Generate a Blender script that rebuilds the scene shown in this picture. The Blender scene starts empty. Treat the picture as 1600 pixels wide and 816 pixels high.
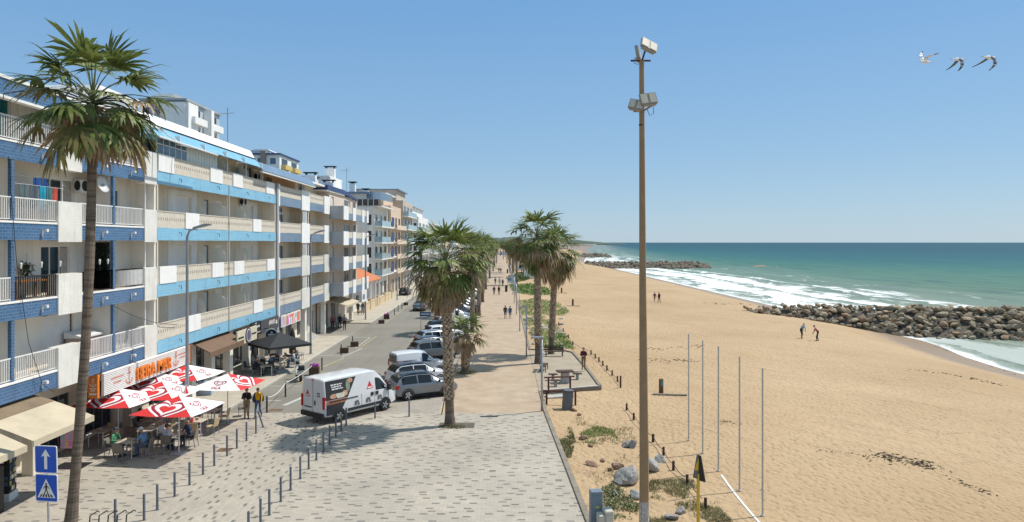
import bpy, bmesh, math, random
from mathutils import Vector, Matrix, Euler, noise as mnoise
R = math.radians
PI = math.pi
S = bpy.context.scene
COL = S.collection
random.seed(7)

# ---------------------------------------------------------------- camera model (used to read positions off the photo)
F, CX, HY, CH = 1100.0, 785.0, 379.0, 10.0
def lerp(a, b, t): return a + (b - a) * t
def sstep(a, b, x):
    t = max(0.0, min(1.0, (x - a) / (b - a))); return t * t * (3 - 2 * t)
SEA_Z = -3.5
def edge_x(y):                                   # seaward edge of the plaza and promenade
    return 2.45 if y > 41.3 else lerp(2.45, 3.05, (41.3 - y) / 18.0)
def shore_x(y): return 60.0 - 4.5 * (1 - sstep(72, 100, y)) + max(0.0, y - 500.0) * 0.14
def sand_z(x, y, fine=True):
    e = edge_x(y)
    if x <= e: return -0.10
    s = x - e
    sx = shore_x(y)
    berm = -0.22 - 0.020 * s
    k = sstep(sx - 22, sx + 6, x)
    z = lerp(berm, SEA_Z - 0.6, k)
    if x > sx: z = min(z, SEA_Z - 0.35 - (x - sx) * 0.05)
    if fine and x < sx - 3:
        a = min(1.0, s / 1.5) * sstep(0, 14, sx - x)
        z += a * (0.16 * mnoise.noise(Vector((x * .13, y * .09, 1.3))) + 0.07 * mnoise.noise(Vector((x * .45, y * .4, 4.1))))
    return z
def at(px, py, z=0.0):                           # photo pixel -> point on the level z
    Y = F * (CH - z) / (py - HY); return Vector(((px - CX) / F * Y, Y, z))
def at_sand(px, py):
    z = -0.5
    for _ in range(12):
        p = at(px, py, z); z = sand_z(p.x, p.y)
    p.z = z; return p

# ---------------------------------------------------------------- materials
def nt_new(name):
    m = bpy.data.materials.new(name); m.use_nodes = True
    nt = m.node_tree; b = nt.nodes.get('Principled BSDF'); return m, nt, b
def N(nt, kind, **kw):
    n = nt.nodes.new(kind)
    for k, v in kw.items(): setattr(n, k, v)
    return n
def math_n(nt, op, a, b=None, c=None, clamp=False):
    n = nt.nodes.new('ShaderNodeMath'); n.operation = op; n.use_clamp = clamp
    for i, v in enumerate((a, b, c)):
        if v is None: continue
        if isinstance(v, (int, float)): n.inputs[i].default_value = v
        else: nt.links.new(v, n.inputs[i])
    return n.outputs[0]
def mix_c(nt, fac, a, b, blend='MIX'):
    n = nt.nodes.new('ShaderNodeMix'); n.data_type = 'RGBA'; n.blend_type = blend
    for i, v in ((0, fac), (6, a), (7, b)):
        if isinstance(v, (int, float)): n.inputs[i].default_value = v
        elif isinstance(v, tuple): n.inputs[i].default_value = (v[0], v[1], v[2], 1)
        else: nt.links.new(v, n.inputs[i])
    return n.outputs[2]
def noise_n(nt, vec, scale, detail=3, rough=.55, dist=0):
    n = nt.nodes.new('ShaderNodeTexNoise'); n.inputs['Scale'].default_value = scale
    n.inputs['Detail'].default_value = detail; n.inputs['Roughness'].default_value = rough; n.inputs['Distortion'].default_value = dist
    if vec is not None: nt.links.new(vec, n.inputs['Vector'])
    return n.outputs['Fac']
def ramp(nt, fac, stops):
    n = nt.nodes.new('ShaderNodeValToRGB'); cr = n.color_ramp
    while len(cr.elements) < len(stops): cr.elements.new(0.5)
    for e, (p, c) in zip(cr.elements, stops):
        e.position = p; e.color = (c[0], c[1], c[2], 1) if isinstance(c, tuple) else (c, c, c, 1)
    nt.links.new(fac, n.inputs[0]); return n.outputs[0]
def maprange(nt, v, a, b, c=0.0, d=1.0, smooth=True):
    n = nt.nodes.new('ShaderNodeMapRange')
    if smooth: n.interpolation_type = 'SMOOTHSTEP'
    nt.links.new(v, n.inputs[0])
    for i, k in ((1, a), (2, b), (3, c), (4, d)): n.inputs[i].default_value = k
    return n.outputs[0]
def bump_n(nt, b, h, strength=.3, dist=.02):
    n = nt.nodes.new('ShaderNodeBump'); n.inputs['Strength'].default_value = strength; n.inputs['Distance'].default_value = dist
    nt.links.new(h, n.inputs['Height']); nt.links.new(n.outputs[0], b.inputs['Normal'])
def objc(nt): return nt.nodes.new('ShaderNodeTexCoord').outputs['Object']
def posn(nt): return nt.nodes.new('ShaderNodeNewGeometry').outputs['Position']
def vmul(nt, v, t):
    n = nt.nodes.new('ShaderNodeVectorMath'); n.operation = 'MULTIPLY'; nt.links.new(v, n.inputs[0]); n.inputs[1].default_value = t
    return n.outputs[0]
def sep(nt, v):
    n = nt.nodes.new('ShaderNodeSeparateXYZ'); nt.links.new(v, n.inputs[0]); return n.outputs
def comb(nt, x, y, z=0.0):
    n = nt.nodes.new('ShaderNodeCombineXYZ')
    for i, v in enumerate((x, y, z)):
        if isinstance(v, (int, float)): n.inputs[i].default_value = v
        else: nt.links.new(v, n.inputs[i])
    return n.outputs[0]
MC = {}
def mat(name, col, rough=.6, var=.12, vs=2.5, bump=0, bs=40, metal=0, spec=.4, world=False, streak=False, sheen=None):
    if name in MC: return MC[name]
    m, nt, b = nt_new(name)
    v = posn(nt) if world else objc(nt)
    f = noise_n(nt, v, vs, 5, .6)
    dark = tuple(c * (1 - var) for c in col); light = tuple(min(1, c * (1 + var)) for c in col)
    c = ramp(nt, f, [(.3, dark), (.7, light)])
    if streak:                                   # rain dirt running down the wall
        f2 = noise_n(nt, vmul(nt, v, (1.6, 1.6, .12)), 2.2, 4, .6)
        c = mix_c(nt, maprange(nt, f2, .50, .76, 0, .45), c, tuple(x * y for x, y in zip(col, (.66, .60, .52))))
    nt.links.new(c, b.inputs['Base Color'])
    b.inputs['Roughness'].default_value = rough; b.inputs['Metallic'].default_value = metal
    b.inputs['Specular IOR Level'].default_value = spec
    if bump: bump_n(nt, b, noise_n(nt, v, bs, 4), bump, .03)
    MC[name] = m; return m
def brick_mat(name, c1, c2, mortar, bw, bh, msize=.012, rough=.35, plane='wall', var=.5, bump=.2, offset=.5):
    if name in MC: return MC[name]
    m, nt, b = nt_new(name)
    s = sep(nt, posn(nt))
    if plane == 'wall': v = comb(nt, math_n(nt, 'ADD', s[0], s[1]), s[2])
    elif plane == 'y': v = comb(nt, s[1], s[0])
    else: v = comb(nt, s[0], s[1])
    t = nt.nodes.new('ShaderNodeTexBrick'); nt.links.new(v, t.inputs['Vector'])
    t.offset = offset
    for k, c in (('Color1', c1), ('Color2', c2), ('Mortar', mortar)): t.inputs[k].default_value = (*c, 1)
    t.inputs['Scale'].default_value = 1; t.inputs['Brick Width'].default_value = bw; t.inputs['Row Height'].default_value = bh
    t.inputs['Mortar Size'].default_value = msize; t.inputs['Bias'].default_value = 0
    f = noise_n(nt, posn(nt), .7, 4, .6)
    c = mix_c(nt, var, t.outputs['Color'], ramp(nt, f, [(.3, tuple(x * .8 for x in c1)), (.7, tuple(min(1, x * 1.15) for x in c2))]))
    if plane == 'wall':                             # salt and rust running down the tiles
        f2 = noise_n(nt, vmul(nt, posn(nt), (2.2, 2.2, .22)), 1.6, 5, .65)
        c = mix_c(nt, maprange(nt, f2, .50, .76, 0, .5), c, tuple(x * .45 + .06 for x in c1))
        c = mix_c(nt, maprange(nt, noise_n(nt, posn(nt), 1.1, 4, .6), .58, .78, 0, .35), c, mortar)
    nt.links.new(c, b.inputs['Base Color']); b.inputs['Roughness'].default_value = rough
    b.inputs['Specular IOR Level'].default_value = .35
    bump_n(nt, b, math_n(nt, 'SUBTRACT', 1.0, t.outputs['Fac']), bump, .01)
    MC[name] = m; return m

# ---------------------------------------------------------------- mesh builder
class MB:
    def __init__(s): s.v, s.f, s.m = [], [], []
    def face(s, pts, m=0):
        i = len(s.v); s.v += [tuple(p) for p in pts]; s.f.append(tuple(range(i, i + len(pts)))); s.m.append(m)
    def mesh(s, vs, fs, m=0):
        i = len(s.v); s.v += [tuple(p) for p in vs]
        for f in fs: s.f.append(tuple(k + i for k in f)); s.m.append(m)
    def box(s, x0, x1, y0, y1, z0, z1, m=0, T=None):
        vs = [(x, y, z) for z in (z0, z1) for y in (y0, y1) for x in (x0, x1)]
        if T is not None: vs = [tuple(T @ Vector(p)) for p in vs]
        s.mesh(vs, [(0, 2, 3, 1), (4, 5, 7, 6), (0, 1, 5, 4), (2, 6, 7, 3), (0, 4, 6, 2), (1, 3, 7, 5)], m)
    def bbox(s, x0, x1, y0, y1, z0, z1, m=0, bev=.02, T=None):         # box with chamfered vertical + top edges
        b = bev; P = []
        for z, k in ((z0, 0), (z1 - b, 0), (z1, b)):
            P.append([(x0 + b + k, y0 + k, z), (x1 - b - k, y0 + k, z), (x1 - k, y0 + b + k, z), (x1 - k, y1 - b - k, z),
                      (x1 - b - k, y1 - k, z), (x0 + b + k, y1 - k, z), (x0 + k, y1 - b - k, z), (x0 + k, y0 + b + k, z)])
        vs = [p for r in P for p in r]
        if T is not None: vs = [tuple(T @ Vector(p)) for p in vs]
        fs = [tuple(range(7, -1, -1)), tuple(range(16, 24))]
        for r in range(2):
            for k in range(8): fs.append((r * 8 + k, r * 8 + (k + 1) % 8, r * 8 + 8 + (k + 1) % 8, r * 8 + 8 + k))
        s.mesh(vs, fs, m)
    def tube(s, pts, rad, n=8, m=0, cap=True):
        pts = [Vector(p) for p in pts]; rings = []
        if not isinstance(rad, (list, tuple)): rad = [rad] * len(pts)
        up = None
        for i, p in enumerate(pts):
            d = (pts[min(i + 1, len(pts) - 1)] - pts[max(i - 1, 0)]).normalized()
            if up is None: up = Vector((0, 0, 1)) if abs(d.z) < .9 else Vector((1, 0, 0))
            a = d.cross(up).normalized(); b = a.cross(d).normalized(); up = b
            rings.append([p + (a * math.cos(2 * PI * k / n) + b * math.sin(2 * PI * k / n)) * rad[i] for k in range(n)])
        vs = [q for r in rings for q in r]; fs = []
        for i in range(len(pts) - 1):
            for k in range(n):
                k2 = (k + 1) % n; fs.append((i * n + k, i * n + k2, i * n + n + k2, i * n + n + k))
        if cap: fs.append(tuple(range(n - 1, -1, -1))); fs.append(tuple(range((len(pts) - 1) * n, len(pts) * n)))
        s.mesh(vs, fs, m)
    def lathe(s, prof, n=16, m=0, T=None):
        vs, fs = [], []
        for r, z in prof:
            for k in range(n): vs.append((r * math.cos(2 * PI * k / n), r * math.sin(2 * PI * k / n), z))
        for i in range(len(prof) - 1):
            for k in range(n):
                k2 = (k + 1) % n; fs.append((i * n + k, i * n + k2, i * n + n + k2, i * n + n + k))
        fs.append(tuple(range(n - 1, -1, -1))); fs.append(tuple(range((len(prof) - 1) * n, len(prof) * n)))
        if T is not None: vs = [tuple(T @ Vector(p)) for p in vs]
        s.mesh(vs, fs, m)
    def ball(s, c, r, n=10, m=0, sc=(1, 1, 1)):
        prof = []; h = n // 2
        vs, fs = [], []
        for i in range(h + 1):
            t = PI * i / h - PI / 2
            for k in range(n): vs.append((c[0] + r * sc[0] * math.cos(t) * math.cos(2 * PI * k / n), c[1] + r * sc[1] * math.cos(t) * math.sin(2 * PI * k / n), c[2] + r * sc[2] * math.sin(t)))
        for i in range(h):
            for k in range(n):
                k2 = (k + 1) % n; fs.append((i * n + k, i * n + k2, i * n + n + k2, i * n + n + k))
        s.mesh(vs, fs, m)
    def prism(s, poly, axis, a0, a1, m=0, T=None):    # extrude a 2-D outline along an axis
        def P(u, w, a): return {'x': (a, u, w), 'y': (u, a, w), 'z': (u, w, a)}[axis]
        n = len(poly); vs = [P(u, w, a0) for u, w in poly] + [P(u, w, a1) for u, w in poly]
        if T is not None: vs = [tuple(T @ Vector(p)) for p in vs]
        fs = [tuple(range(n - 1, -1, -1)), tuple(range(n, 2 * n))] + [(k, (k + 1) % n, n + (k + 1) % n, n + k) for k in range(n)]
        s.mesh(vs, fs, m)
    def xform(s, T): s.v = [tuple(T @ Vector(p)) for p in s.v]; return s
    def build(s, name, mats, parent=None, off=None, smooth=False, loc=None, rz=0):
        me = bpy.data.meshes.new(name)
        vs = s.v if off is None else [(a - off[0], b - off[1], c - off[2]) for a, b, c in s.v]
        me.from_pydata(vs, [], s.f)
        if not isinstance(mats, (list, tuple)): mats = [mats]
        for m in mats: me.materials.append(m)
        me.polygons.foreach_set('material_index', s.m)
        if smooth: me.polygons.foreach_set('use_smooth', [True] * len(s.f))
        me.validate(); 
        bm = bmesh.new(); bm.from_mesh(me); bmesh.ops.recalc_face_normals(bm, faces=bm.faces); bm.to_mesh(me); bm.free()
        o = bpy.data.objects.new(name, me); COL.objects.link(o)
        if parent is not None: o.parent = parent
        if loc is not None: o.location = loc
        if rz: o.rotation_euler = (0, 0, rz)
        return o
def smooth_by_angle(o, ang=35):
    me = o.data; me.polygons.foreach_set('use_smooth', [True] * len(me.polygons))
    bm = bmesh.new(); bm.from_mesh(me); bmesh.ops.remove_doubles(bm, verts=bm.verts, dist=.0005)
    for e in bm.edges:
        e.smooth = not (len(e.link_faces) == 2 and e.calc_face_angle(0) > R(ang))
    bm.to_mesh(me); bm.free(); return o
def tag(o, label=None, cat=None, group=None, kind=None):
    if label: o['label'] = label
    if cat: o['category'] = cat
    if group: o['group'] = group
    if kind: o['kind'] = kind
    return o
def thing(name, label, cat, loc=(0, 0, 0), rz=0, group=None):
    o = bpy.data.objects.new(name, None); COL.objects.link(o); o.empty_display_size = .3
    o.location = loc; o.rotation_euler = (0, 0, rz); return tag(o, label, cat, group)
def copy_tree(o, parent=None):
    c = o.copy(); COL.objects.link(c)
    if parent is not None: c.parent = parent
    for ch in list(o.children): copy_tree(ch, c)
    return c
def place(proto, used, loc, rz=0, label=None, group=None, scale=None):   # first use moves the prototype, later uses copy it
    o = proto if not used else copy_tree(proto)
    o.location = loc; o.rotation_euler = (0, 0, rz)
    if scale: o.scale = (scale,) * 3 if not isinstance(scale, tuple) else scale
    if label: o['label'] = label
    if group: o['group'] = group
    return o
def text_mesh(body, size, depth=.01, spacing=1.0, bold=0.0):
    cu = bpy.data.curves.new('lettering', 'FONT'); cu.body = body; cu.size = size; cu.extrude = depth; cu.space_character = spacing; cu.offset = bold
    cu.align_x = 'CENTER'; cu.align_y = 'CENTER'
    o = bpy.data.objects.new('lettering', cu); COL.objects.link(o)
    dg = bpy.context.evaluated_depsgraph_get()
    me = bpy.data.meshes.new_from_object(o.evaluated_get(dg)); bpy.data.objects.remove(o)
    return me
def text(body, size, T, m, parent=None, depth=.01, width=None, name='lettering', bold=0.0, mb=None):
    me = text_mesh(body, size, depth, bold=bold)
    xs = [v.co.x for v in me.vertices]; w = max(xs) - min(xs); k = width / w if width else 1
    T2 = T @ Matrix.Diagonal((k, 1, 1, 1))
    me.transform(T2)
    me.materials.clear(); me.materials.append(m)
    o = bpy.data.objects.new(name, me); COL.objects.link(o)
    if parent is not None: o.parent = parent
    return o
def basis(o, u, v):                                 # matrix taking local x,y,z to u, v, u x v at o
    u = Vector(u).normalized(); v = Vector(v).normalized(); w = u.cross(v)
    return Matrix(((u.x, v.x, w.x, o[0]), (u.y, v.y, w.y, o[1]), (u.z, v.z, w.z, o[2]), (0, 0, 0, 1)))

# ---------------------------------------------------------------- common materials
M_white = mat('white_paint', (.83, .82, .79), .6, .05, .9, streak=True, world=True)
M_cream = mat('cream_render', (.74, .66, .53), .8, .08, .6, bump=.15, streak=True, world=True)
M_stucco = mat('pale_stucco', (.78, .75, .68), .85, .08, .6, bump=.2, streak=True, world=True)
M_grey_wall = mat('grey_render', (.36, .38, .40), .8, .08, .8, streak=True, world=True)
M_pink = mat('pinkish_render', (.62, .46, .36), .8, .08, .8, streak=True, world=True)
M_whitem = mat('white_metal', (.74, .74, .72), .4, .06, 4)
M_beigem = mat('beige_railing', (.62, .56, .46), .6, .1, 3)
M_shutter = mat('white_shutter', (.76, .76, .74), .45, .05, 3)
M_brown = mat('brown_frame', (.16, .09, .05), .5, .2, 5)
M_dark = mat('dark_interior', (.015, .016, .02), .7, .2, 3)
M_black = mat('black_metal', (.02, .02, .022), .45, .3, 5)
M_grey_metal = mat('grey_steel', (.22, .24, .27), .4, .12, 6, metal=.4)
M_lamp_grey = mat('lamp_grey_paint', (.30, .33, .36), .4, .1, 3, metal=.3)
M_pale_pole = mat('pale_grey_pole_paint', (.50, .49, .47), .5, .1, 5)
M_galv = mat('galvanised_steel', (.42, .43, .44), .38, .15, 8, metal=.6)
M_conc = mat('concrete', (.42, .40, .36), .9, .18, 4, bump=.3, bs=60)
M_wood_d = mat('dark_wood', (.07, .04, .03), .8, .3, 8, bump=.3)
M_rubber = mat('tyre_rubber', (.015, .015, .016), .75, .2, 6)
M_chrome = mat('alloy_wheel', (.55, .56, .57), .3, .1, 9, metal=.8)
M_trim = mat('black_plastic', (.025, .026, .028), .55, .2, 7)
M_red_l = mat('red_lens', (.45, .01, .01), .2, .1, 8)
M_lens = mat('headlight_lens', (.55, .58, .6), .1, .1, 9)
M_plate = mat('number_plate', (.75, .75, .72), .4, .05, 9)
def glass(name, col, rough=.06):
    if name in MC: return MC[name]
    m, nt, b = nt_new(name)
    f = noise_n(nt, objc(nt), .9, 2)
    nt.links.new(ramp(nt, f, [(.35, tuple(c * .7 for c in col)), (.65, col)]), b.inputs['Base Color'])
    b.inputs['Roughness'].default_value = rough; b.inputs['Specular IOR Level'].default_value = .6
    MC[name] = m; return m
M_glass = glass('window_glass', (.03, .04, .05))
M_glass_b = glass('bluish_glass', (.10, .16, .22))
M_glass_t = glass('teal_glass', (.02, .22, .24))
M_car_glass = glass('car_glass', (.012, .015, .018), .04)
def paint(name, col, rough=.25, metal=0.0):
    if name in MC: return MC[name]
    m, nt, b = nt_new(name)
    f = noise_n(nt, objc(nt), 3, 4)
    nt.links.new(ramp(nt, f, [(.3, tuple(c * .93 for c in col)), (.7, col)]), b.inputs['Base Color'])
    b.inputs['Roughness'].default_value = rough; b.inputs['Metallic'].default_value = metal
    b.inputs['Coat Weight'].default_value = .6; b.inputs['Coat Roughness'].default_value = .06
    MC[name] = m; return m
# ================================================================ world, sun, camera
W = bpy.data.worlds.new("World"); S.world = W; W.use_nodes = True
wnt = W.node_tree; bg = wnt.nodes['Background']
sky = wnt.nodes.new('ShaderNodeTexSky'); sky.sky_type = 'NISHITA'; sky.sun_disc = False
SUN = Vector((5.6, 2.5, 9.2)).normalized()
sky.sun_elevation = math.asin(SUN.z); sky.sun_rotation = math.atan2(SUN.x, SUN.y)
sky.altitude = 0; sky.air_density = 1.0; sky.dust_density = 0.2; sky.ozone_density = 2.0
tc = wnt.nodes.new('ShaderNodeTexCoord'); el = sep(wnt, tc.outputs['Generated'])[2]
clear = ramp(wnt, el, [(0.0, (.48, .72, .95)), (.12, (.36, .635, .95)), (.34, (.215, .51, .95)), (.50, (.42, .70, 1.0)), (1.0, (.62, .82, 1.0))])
clear = mix_c(wnt, 1.0, clear, (3.5, 3.5, 3.5), 'MULTIPLY')      # maritime sky: low yellow band turned pale blue, upper part brightened to lift shadows
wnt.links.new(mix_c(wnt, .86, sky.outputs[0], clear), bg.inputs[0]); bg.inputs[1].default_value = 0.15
ld = bpy.data.lights.new('sun', 'SUN'); ld.energy = 3.55; ld.angle = R(.53); ld.color = (1, .95, .87)
lo = bpy.data.objects.new('sun', ld); COL.objects.link(lo); lo.rotation_euler = (-SUN).to_track_quat('-Z', 'Y').to_euler()
cd = bpy.data.cameras.new('camera'); cam = bpy.data.objects.new('camera', cd); COL.objects.link(cam)
cam.location = (0, 0, CH); cam.rotation_euler = (R(90), 0, 0)
cd.sensor_width = 36; cd.lens = 36 * F / 1600; cd.shift_x = (800 - CX) / 1600; cd.shift_y = -(408 - HY) / 1600
cd.clip_start = .5; cd.clip_end = 90000; S.camera = cam
S.view_settings.view_transform = 'Standard'; S.view_settings.look = 'None'; S.view_settings.gamma = 1; S.view_settings.exposure = 0.39
S.view_settings.use_curve_mapping = False
S.cycles.use_denoising = True; S.cycles.max_bounces = 8; S.cycles.diffuse_bounces = 5; S.cycles.glossy_bounces = 3
S.cycles.sample_clamp_indirect = 6

# ================================================================ ground materials
def sand_mat():
    m, nt, b = nt_new('beach_sand'); p = posn(nt); s = sep(nt, p)
    f1 = noise_n(nt, p, .06, 5, .6); f2 = noise_n(nt, vmul(nt, p, (1, .7, 1)), 1.9, 5, .68); f3 = noise_n(nt, p, 9, 3, .7)
    c = ramp(nt, f1, [(.32, (.405, .28, .158)), (.68, (.50, .36, .215))])
    c = mix_c(nt, maprange(nt, f2, .45, .75, 0, .45), c, (.37, .255, .15))
    c = mix_c(nt, maprange(nt, f3, .5, .8, 0, .35), c, (.62, .48, .32))
    f5 = noise_n(nt, vmul(nt, p, (1, .75, 1)), 3.6, 3, .75); f6 = noise_n(nt, p, .22, 3)
    c = mix_c(nt, math_n(nt, 'MULTIPLY', maprange(nt, f5, .55, .67, 0, .6), maprange(nt, f6, .3, .62, .35, 1)), c, (.27, .18, .10))
    rt = comb(nt, math_n(nt, 'ADD', math_n(nt, 'MULTIPLY', s[0], .80), math_n(nt, 'MULTIPLY', s[1], .60)), math_n(nt, 'SUBTRACT', math_n(nt, 'MULTIPLY', s[1], .80), math_n(nt, 'MULTIPLY', s[0], .60)))
    f7 = noise_n(nt, vmul(nt, rt, (1.1, .07, 1)), 1.0, 4, .7)
    c = mix_c(nt, maprange(nt, f7, .50, .72, 0, .38), c, (.30, .20, .115))
    f4 = noise_n(nt, vmul(nt, p, (.5, 1.6, 1)), 1.7, 4, .6)
    c = mix_c(nt, maprange(nt, f4, .63, .75, 0, .5), c, (.24, .165, .10))
    # wet sand along the water line
    wz = math_n(nt, 'ADD', s[2], math_n(nt, 'MULTIPLY', math_n(nt, 'SUBTRACT', noise_n(nt, vmul(nt, p, (1, .25, 1)), .12, 3), .5), .5))
    wet = maprange(nt, wz, -2.9, -2.2, 1, 0)
    c = mix_c(nt, math_n(nt, 'MULTIPLY', wet, .62), c, (.20, .135, .085))
    # town soil behind the buildings
    c = mix_c(nt, maprange(nt, s[0], -30, -22, 1, 0), c, (.20, .19, .16))
    nt.links.new(c, b.inputs['Base Color'])
    nt.links.new(math_n(nt, 'SUBTRACT', .95, math_n(nt, 'MULTIPLY', wet, .55)), b.inputs['Roughness'])
    b.inputs['Specular IOR Level'].default_value = .25
    v = nt.nodes.new('ShaderNodeTexVoronoi'); v.inputs['Scale'].default_value = 3.6; v.inputs['Randomness'].default_value = 1
    v.feature = 'SMOOTH_F1'; nt.links.new(vmul(nt, p, (1, .8, 1)), v.inputs['Vector'])
    foot = maprange(nt, v.outputs['Distance'], 0, .5, 0, 1)
    dry = math_n(nt, 'SUBTRACT', 1.0, wet)
    h = math_n(nt, 'ADD', math_n(nt, 'MULTIPLY', foot, .55), math_n(nt, 'ADD', math_n(nt, 'MULTIPLY', f2, .9), math_n(nt, 'MULTIPLY', noise_n(nt, p, 5, 4, .65), .45)))
    bump_n(nt, b, math_n(nt, 'MULTIPLY', h, dry), .75, .15)
    return m
def tile_mat(name, rot):
    m, nt, b = nt_new(name); p = posn(nt); s = sep(nt, p)
    u, v = (s[1], s[0]) if rot else (s[0], s[1])
    pu, pv = .80, .40
    vr = math_n(nt, 'DIVIDE', v, pv); row = math_n(nt, 'FLOOR', vr)
    wn = nt.nodes.new('ShaderNodeTexWhiteNoise'); wn.noise_dimensions = '1D'; nt.links.new(row, wn.inputs['W'])
    sh = math_n(nt, 'ADD', math_n(nt, 'MULTIPLY', math_n(nt, 'FLOORED_MODULO', row, 2.0), .5), math_n(nt, 'MULTIPLY', wn.outputs['Value'], .22))
    ur = math_n(nt, 'ADD', math_n(nt, 'DIVIDE', u, pu), sh)
    cell = math_n(nt, 'FLOOR', ur)
    w2 = nt.nodes.new('ShaderNodeTexWhiteNoise'); w2.noise_dimensions = '2D'; nt.links.new(comb(nt, cell, row), w2.inputs['Vector'])
    fu = math_n(nt, 'FRACT', ur); fv = math_n(nt, 'FRACT', vr)
    jit = math_n(nt, 'MULTIPLY', math_n(nt, 'FLOOR', math_n(nt, 'MULTIPLY', sep(nt, w2.outputs['Color'])[0], 3.0)), .2)
    jv = math_n(nt, 'DIVIDE', math_n(nt, 'FLOOR', math_n(nt, 'MULTIPLY', sep(nt, w2.outputs['Color'])[1], 3.0)), 3.0)
    fu = math_n(nt, 'SUBTRACT', fu, jit); fv = math_n(nt, 'SUBTRACT', fv, jv)
    inu = math_n(nt, 'MULTIPLY', math_n(nt, 'LESS_THAN', fu, .36), math_n(nt, 'GREATER_THAN', fu, 0.0))
    mask = math_n(nt, 'MULTIPLY', inu, math_n(nt, 'MULTIPLY', math_n(nt, 'LESS_THAN', fv, .31), math_n(nt, 'GREATER_THAN', fv, .0)))
    mask = math_n(nt, 'MULTIPLY', mask, math_n(nt, 'GREATER_THAN', w2.outputs['Value'], .10))
    t = nt.nodes.new('ShaderNodeTexBrick'); nt.links.new(comb(nt, u, v), t.inputs['Vector'])
    for k, c in (('Color1', (.455, .415, .35)), ('Color2', (.395, .36, .305)), ('Mortar', (.31, .275, .225))): t.inputs[k].default_value = (*c, 1)
    t.inputs['Scale'].default_value = 1; t.inputs['Brick Width'].default_value = .32; t.inputs['Row Height'].default_value = .133; t.inputs['Mortar Size'].default_value = .006
    f = noise_n(nt, p, .25, 5, .65); f2 = noise_n(nt, p, 2.2, 4, .6)
    c = mix_c(nt, 1.0, t.outputs['Color'], ramp(nt, f, [(.28, (.80, .79, .78)), (.72, (1.08, 1.06, 1.02))]), 'MULTIPLY')
    c = mix_c(nt, maprange(nt, f2, .58, .82, 0, .35), c, (.27, .24, .19))
    c = mix_c(nt, math_n(nt, 'MULTIPLY', mask, .86), c, mix_c(nt, w2.outputs['Value'], (.115, .105, .095), (.20, .18, .16)))
    nt.links.new(c, b.inputs['Base Color']); b.inputs['Roughness'].default_value = .82; b.inputs['Specular IOR Level'].default_value = .25
    bump_n(nt, b, math_n(nt, 'SUBTRACT', math_n(nt, 'MULTIPLY', f2, .3), t.outputs['Fac']), .25, .01)
    return m
def asphalt_mat(name, c0, c1, crack=True):
    m, nt, b = nt_new(name); p = posn(nt)
    f = noise_n(nt, p, .18, 5, .6); f2 = noise_n(nt, p, 30, 3, .7); f3 = noise_n(nt, vmul(nt, p, (1.3, .12, 1)), .9, 4, .6)
    c = ramp(nt, f, [(.3, c0), (.7, c1)])
    c = mix_c(nt, maprange(nt, f2, .45, .75, 0, .4), c, tuple(x * .55 for x in c0))
    c = mix_c(nt, maprange(nt, f3, .5, .75, 0, .35), c, tuple(x * .7 for x in c0))
    nt.links.new(c, b.inputs['Base Color']); b.inputs['Roughness'].default_value = .88; b.inputs['Specular IOR Level'].default_value = .25
    bump_n(nt, b, f2, .3, .008)
    return m
M_sand = sand_mat()
M_tile = tile_mat('light_block_paving', False); M_tile_r = tile_mat('road_block_paving', True)
M_asph = asphalt_mat('worn_asphalt', (.20, .185, .155), (.255, .24, .205))
M_apron = asphalt_mat('dusty_asphalt', (.24, .215, .18), (.30, .275, .235))
M_prom = brick_mat('ochre_paving', (.40, .30, .205), (.45, .35, .25), (.29, .215, .15), .42, .21, .008, .85, 'xy', .55, .25)
M_walk = brick_mat('sidewalk_paving', (.42, .37, .29), (.48, .43, .35), (.30, .26, .20), .30, .30, .010, .85, 'xy', .5, .2)
M_cobble = brick_mat('cobble_paving', (.33, .29, .24), (.45, .41, .35), (.20, .17, .14), .13, .12, .018, .9, 'xy', .35, .6)
M_kerb = mat('kerb_concrete', (.47, .44, .38), .85, .12, 1.5, bump=.2, world=True)
M_kerb_d = mat('weathered_kerb', (.24, .205, .16), .9, .25, 1.8, bump=.4, world=True)
M_yel = mat('yellow_road_paint', (.40, .33, .16), .7, .25, 1.2, world=True)
M_wht = mat('white_road_paint', (.46, .45, .41), .7, .18, 1.2, world=True)

# ================================================================ terrain: one sheet to the horizon
def frange(a, b, d):
    o = []; x = a
    while x < b - 1e-6: o.append(x); x += d
    return o
ys = frange(-60, 16, 6) + frange(16, 62, .42) + frange(62, 130, 1.0) + frange(130, 320, 4) + frange(320, 700, 15) + [700, 760, 850, 1000, 1250, 1600, 2200, 3000, 4200, 6000, 9000, 14000]
us = [-9000, -1500, -300, -60, -22] + [-8, -1] + [i / 130 for i in range(0, 131)] + [1.06, 1.3, 2.0]
verts, faces = [], []
for y in ys:
    e = edge_x(y); sx = shore_x(y)
    for u in us:
        x = (e + u if u < 0 else e + .02 + (sx - e) * u)
        verts.append((x, y, sand_z(x, y)))
nu = len(us)
for j in range(len(ys) - 1):
    for i in range(nu - 1): faces.append((j * nu + i, j * nu + i + 1, (j + 1) * nu + i + 1, (j + 1) * nu + i))
g = MB(); g.v = verts; g.f = faces; g.m = [0] * len(faces)
tag(g.build('sand_beach', M_sand, smooth=True), kind='structure')

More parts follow.
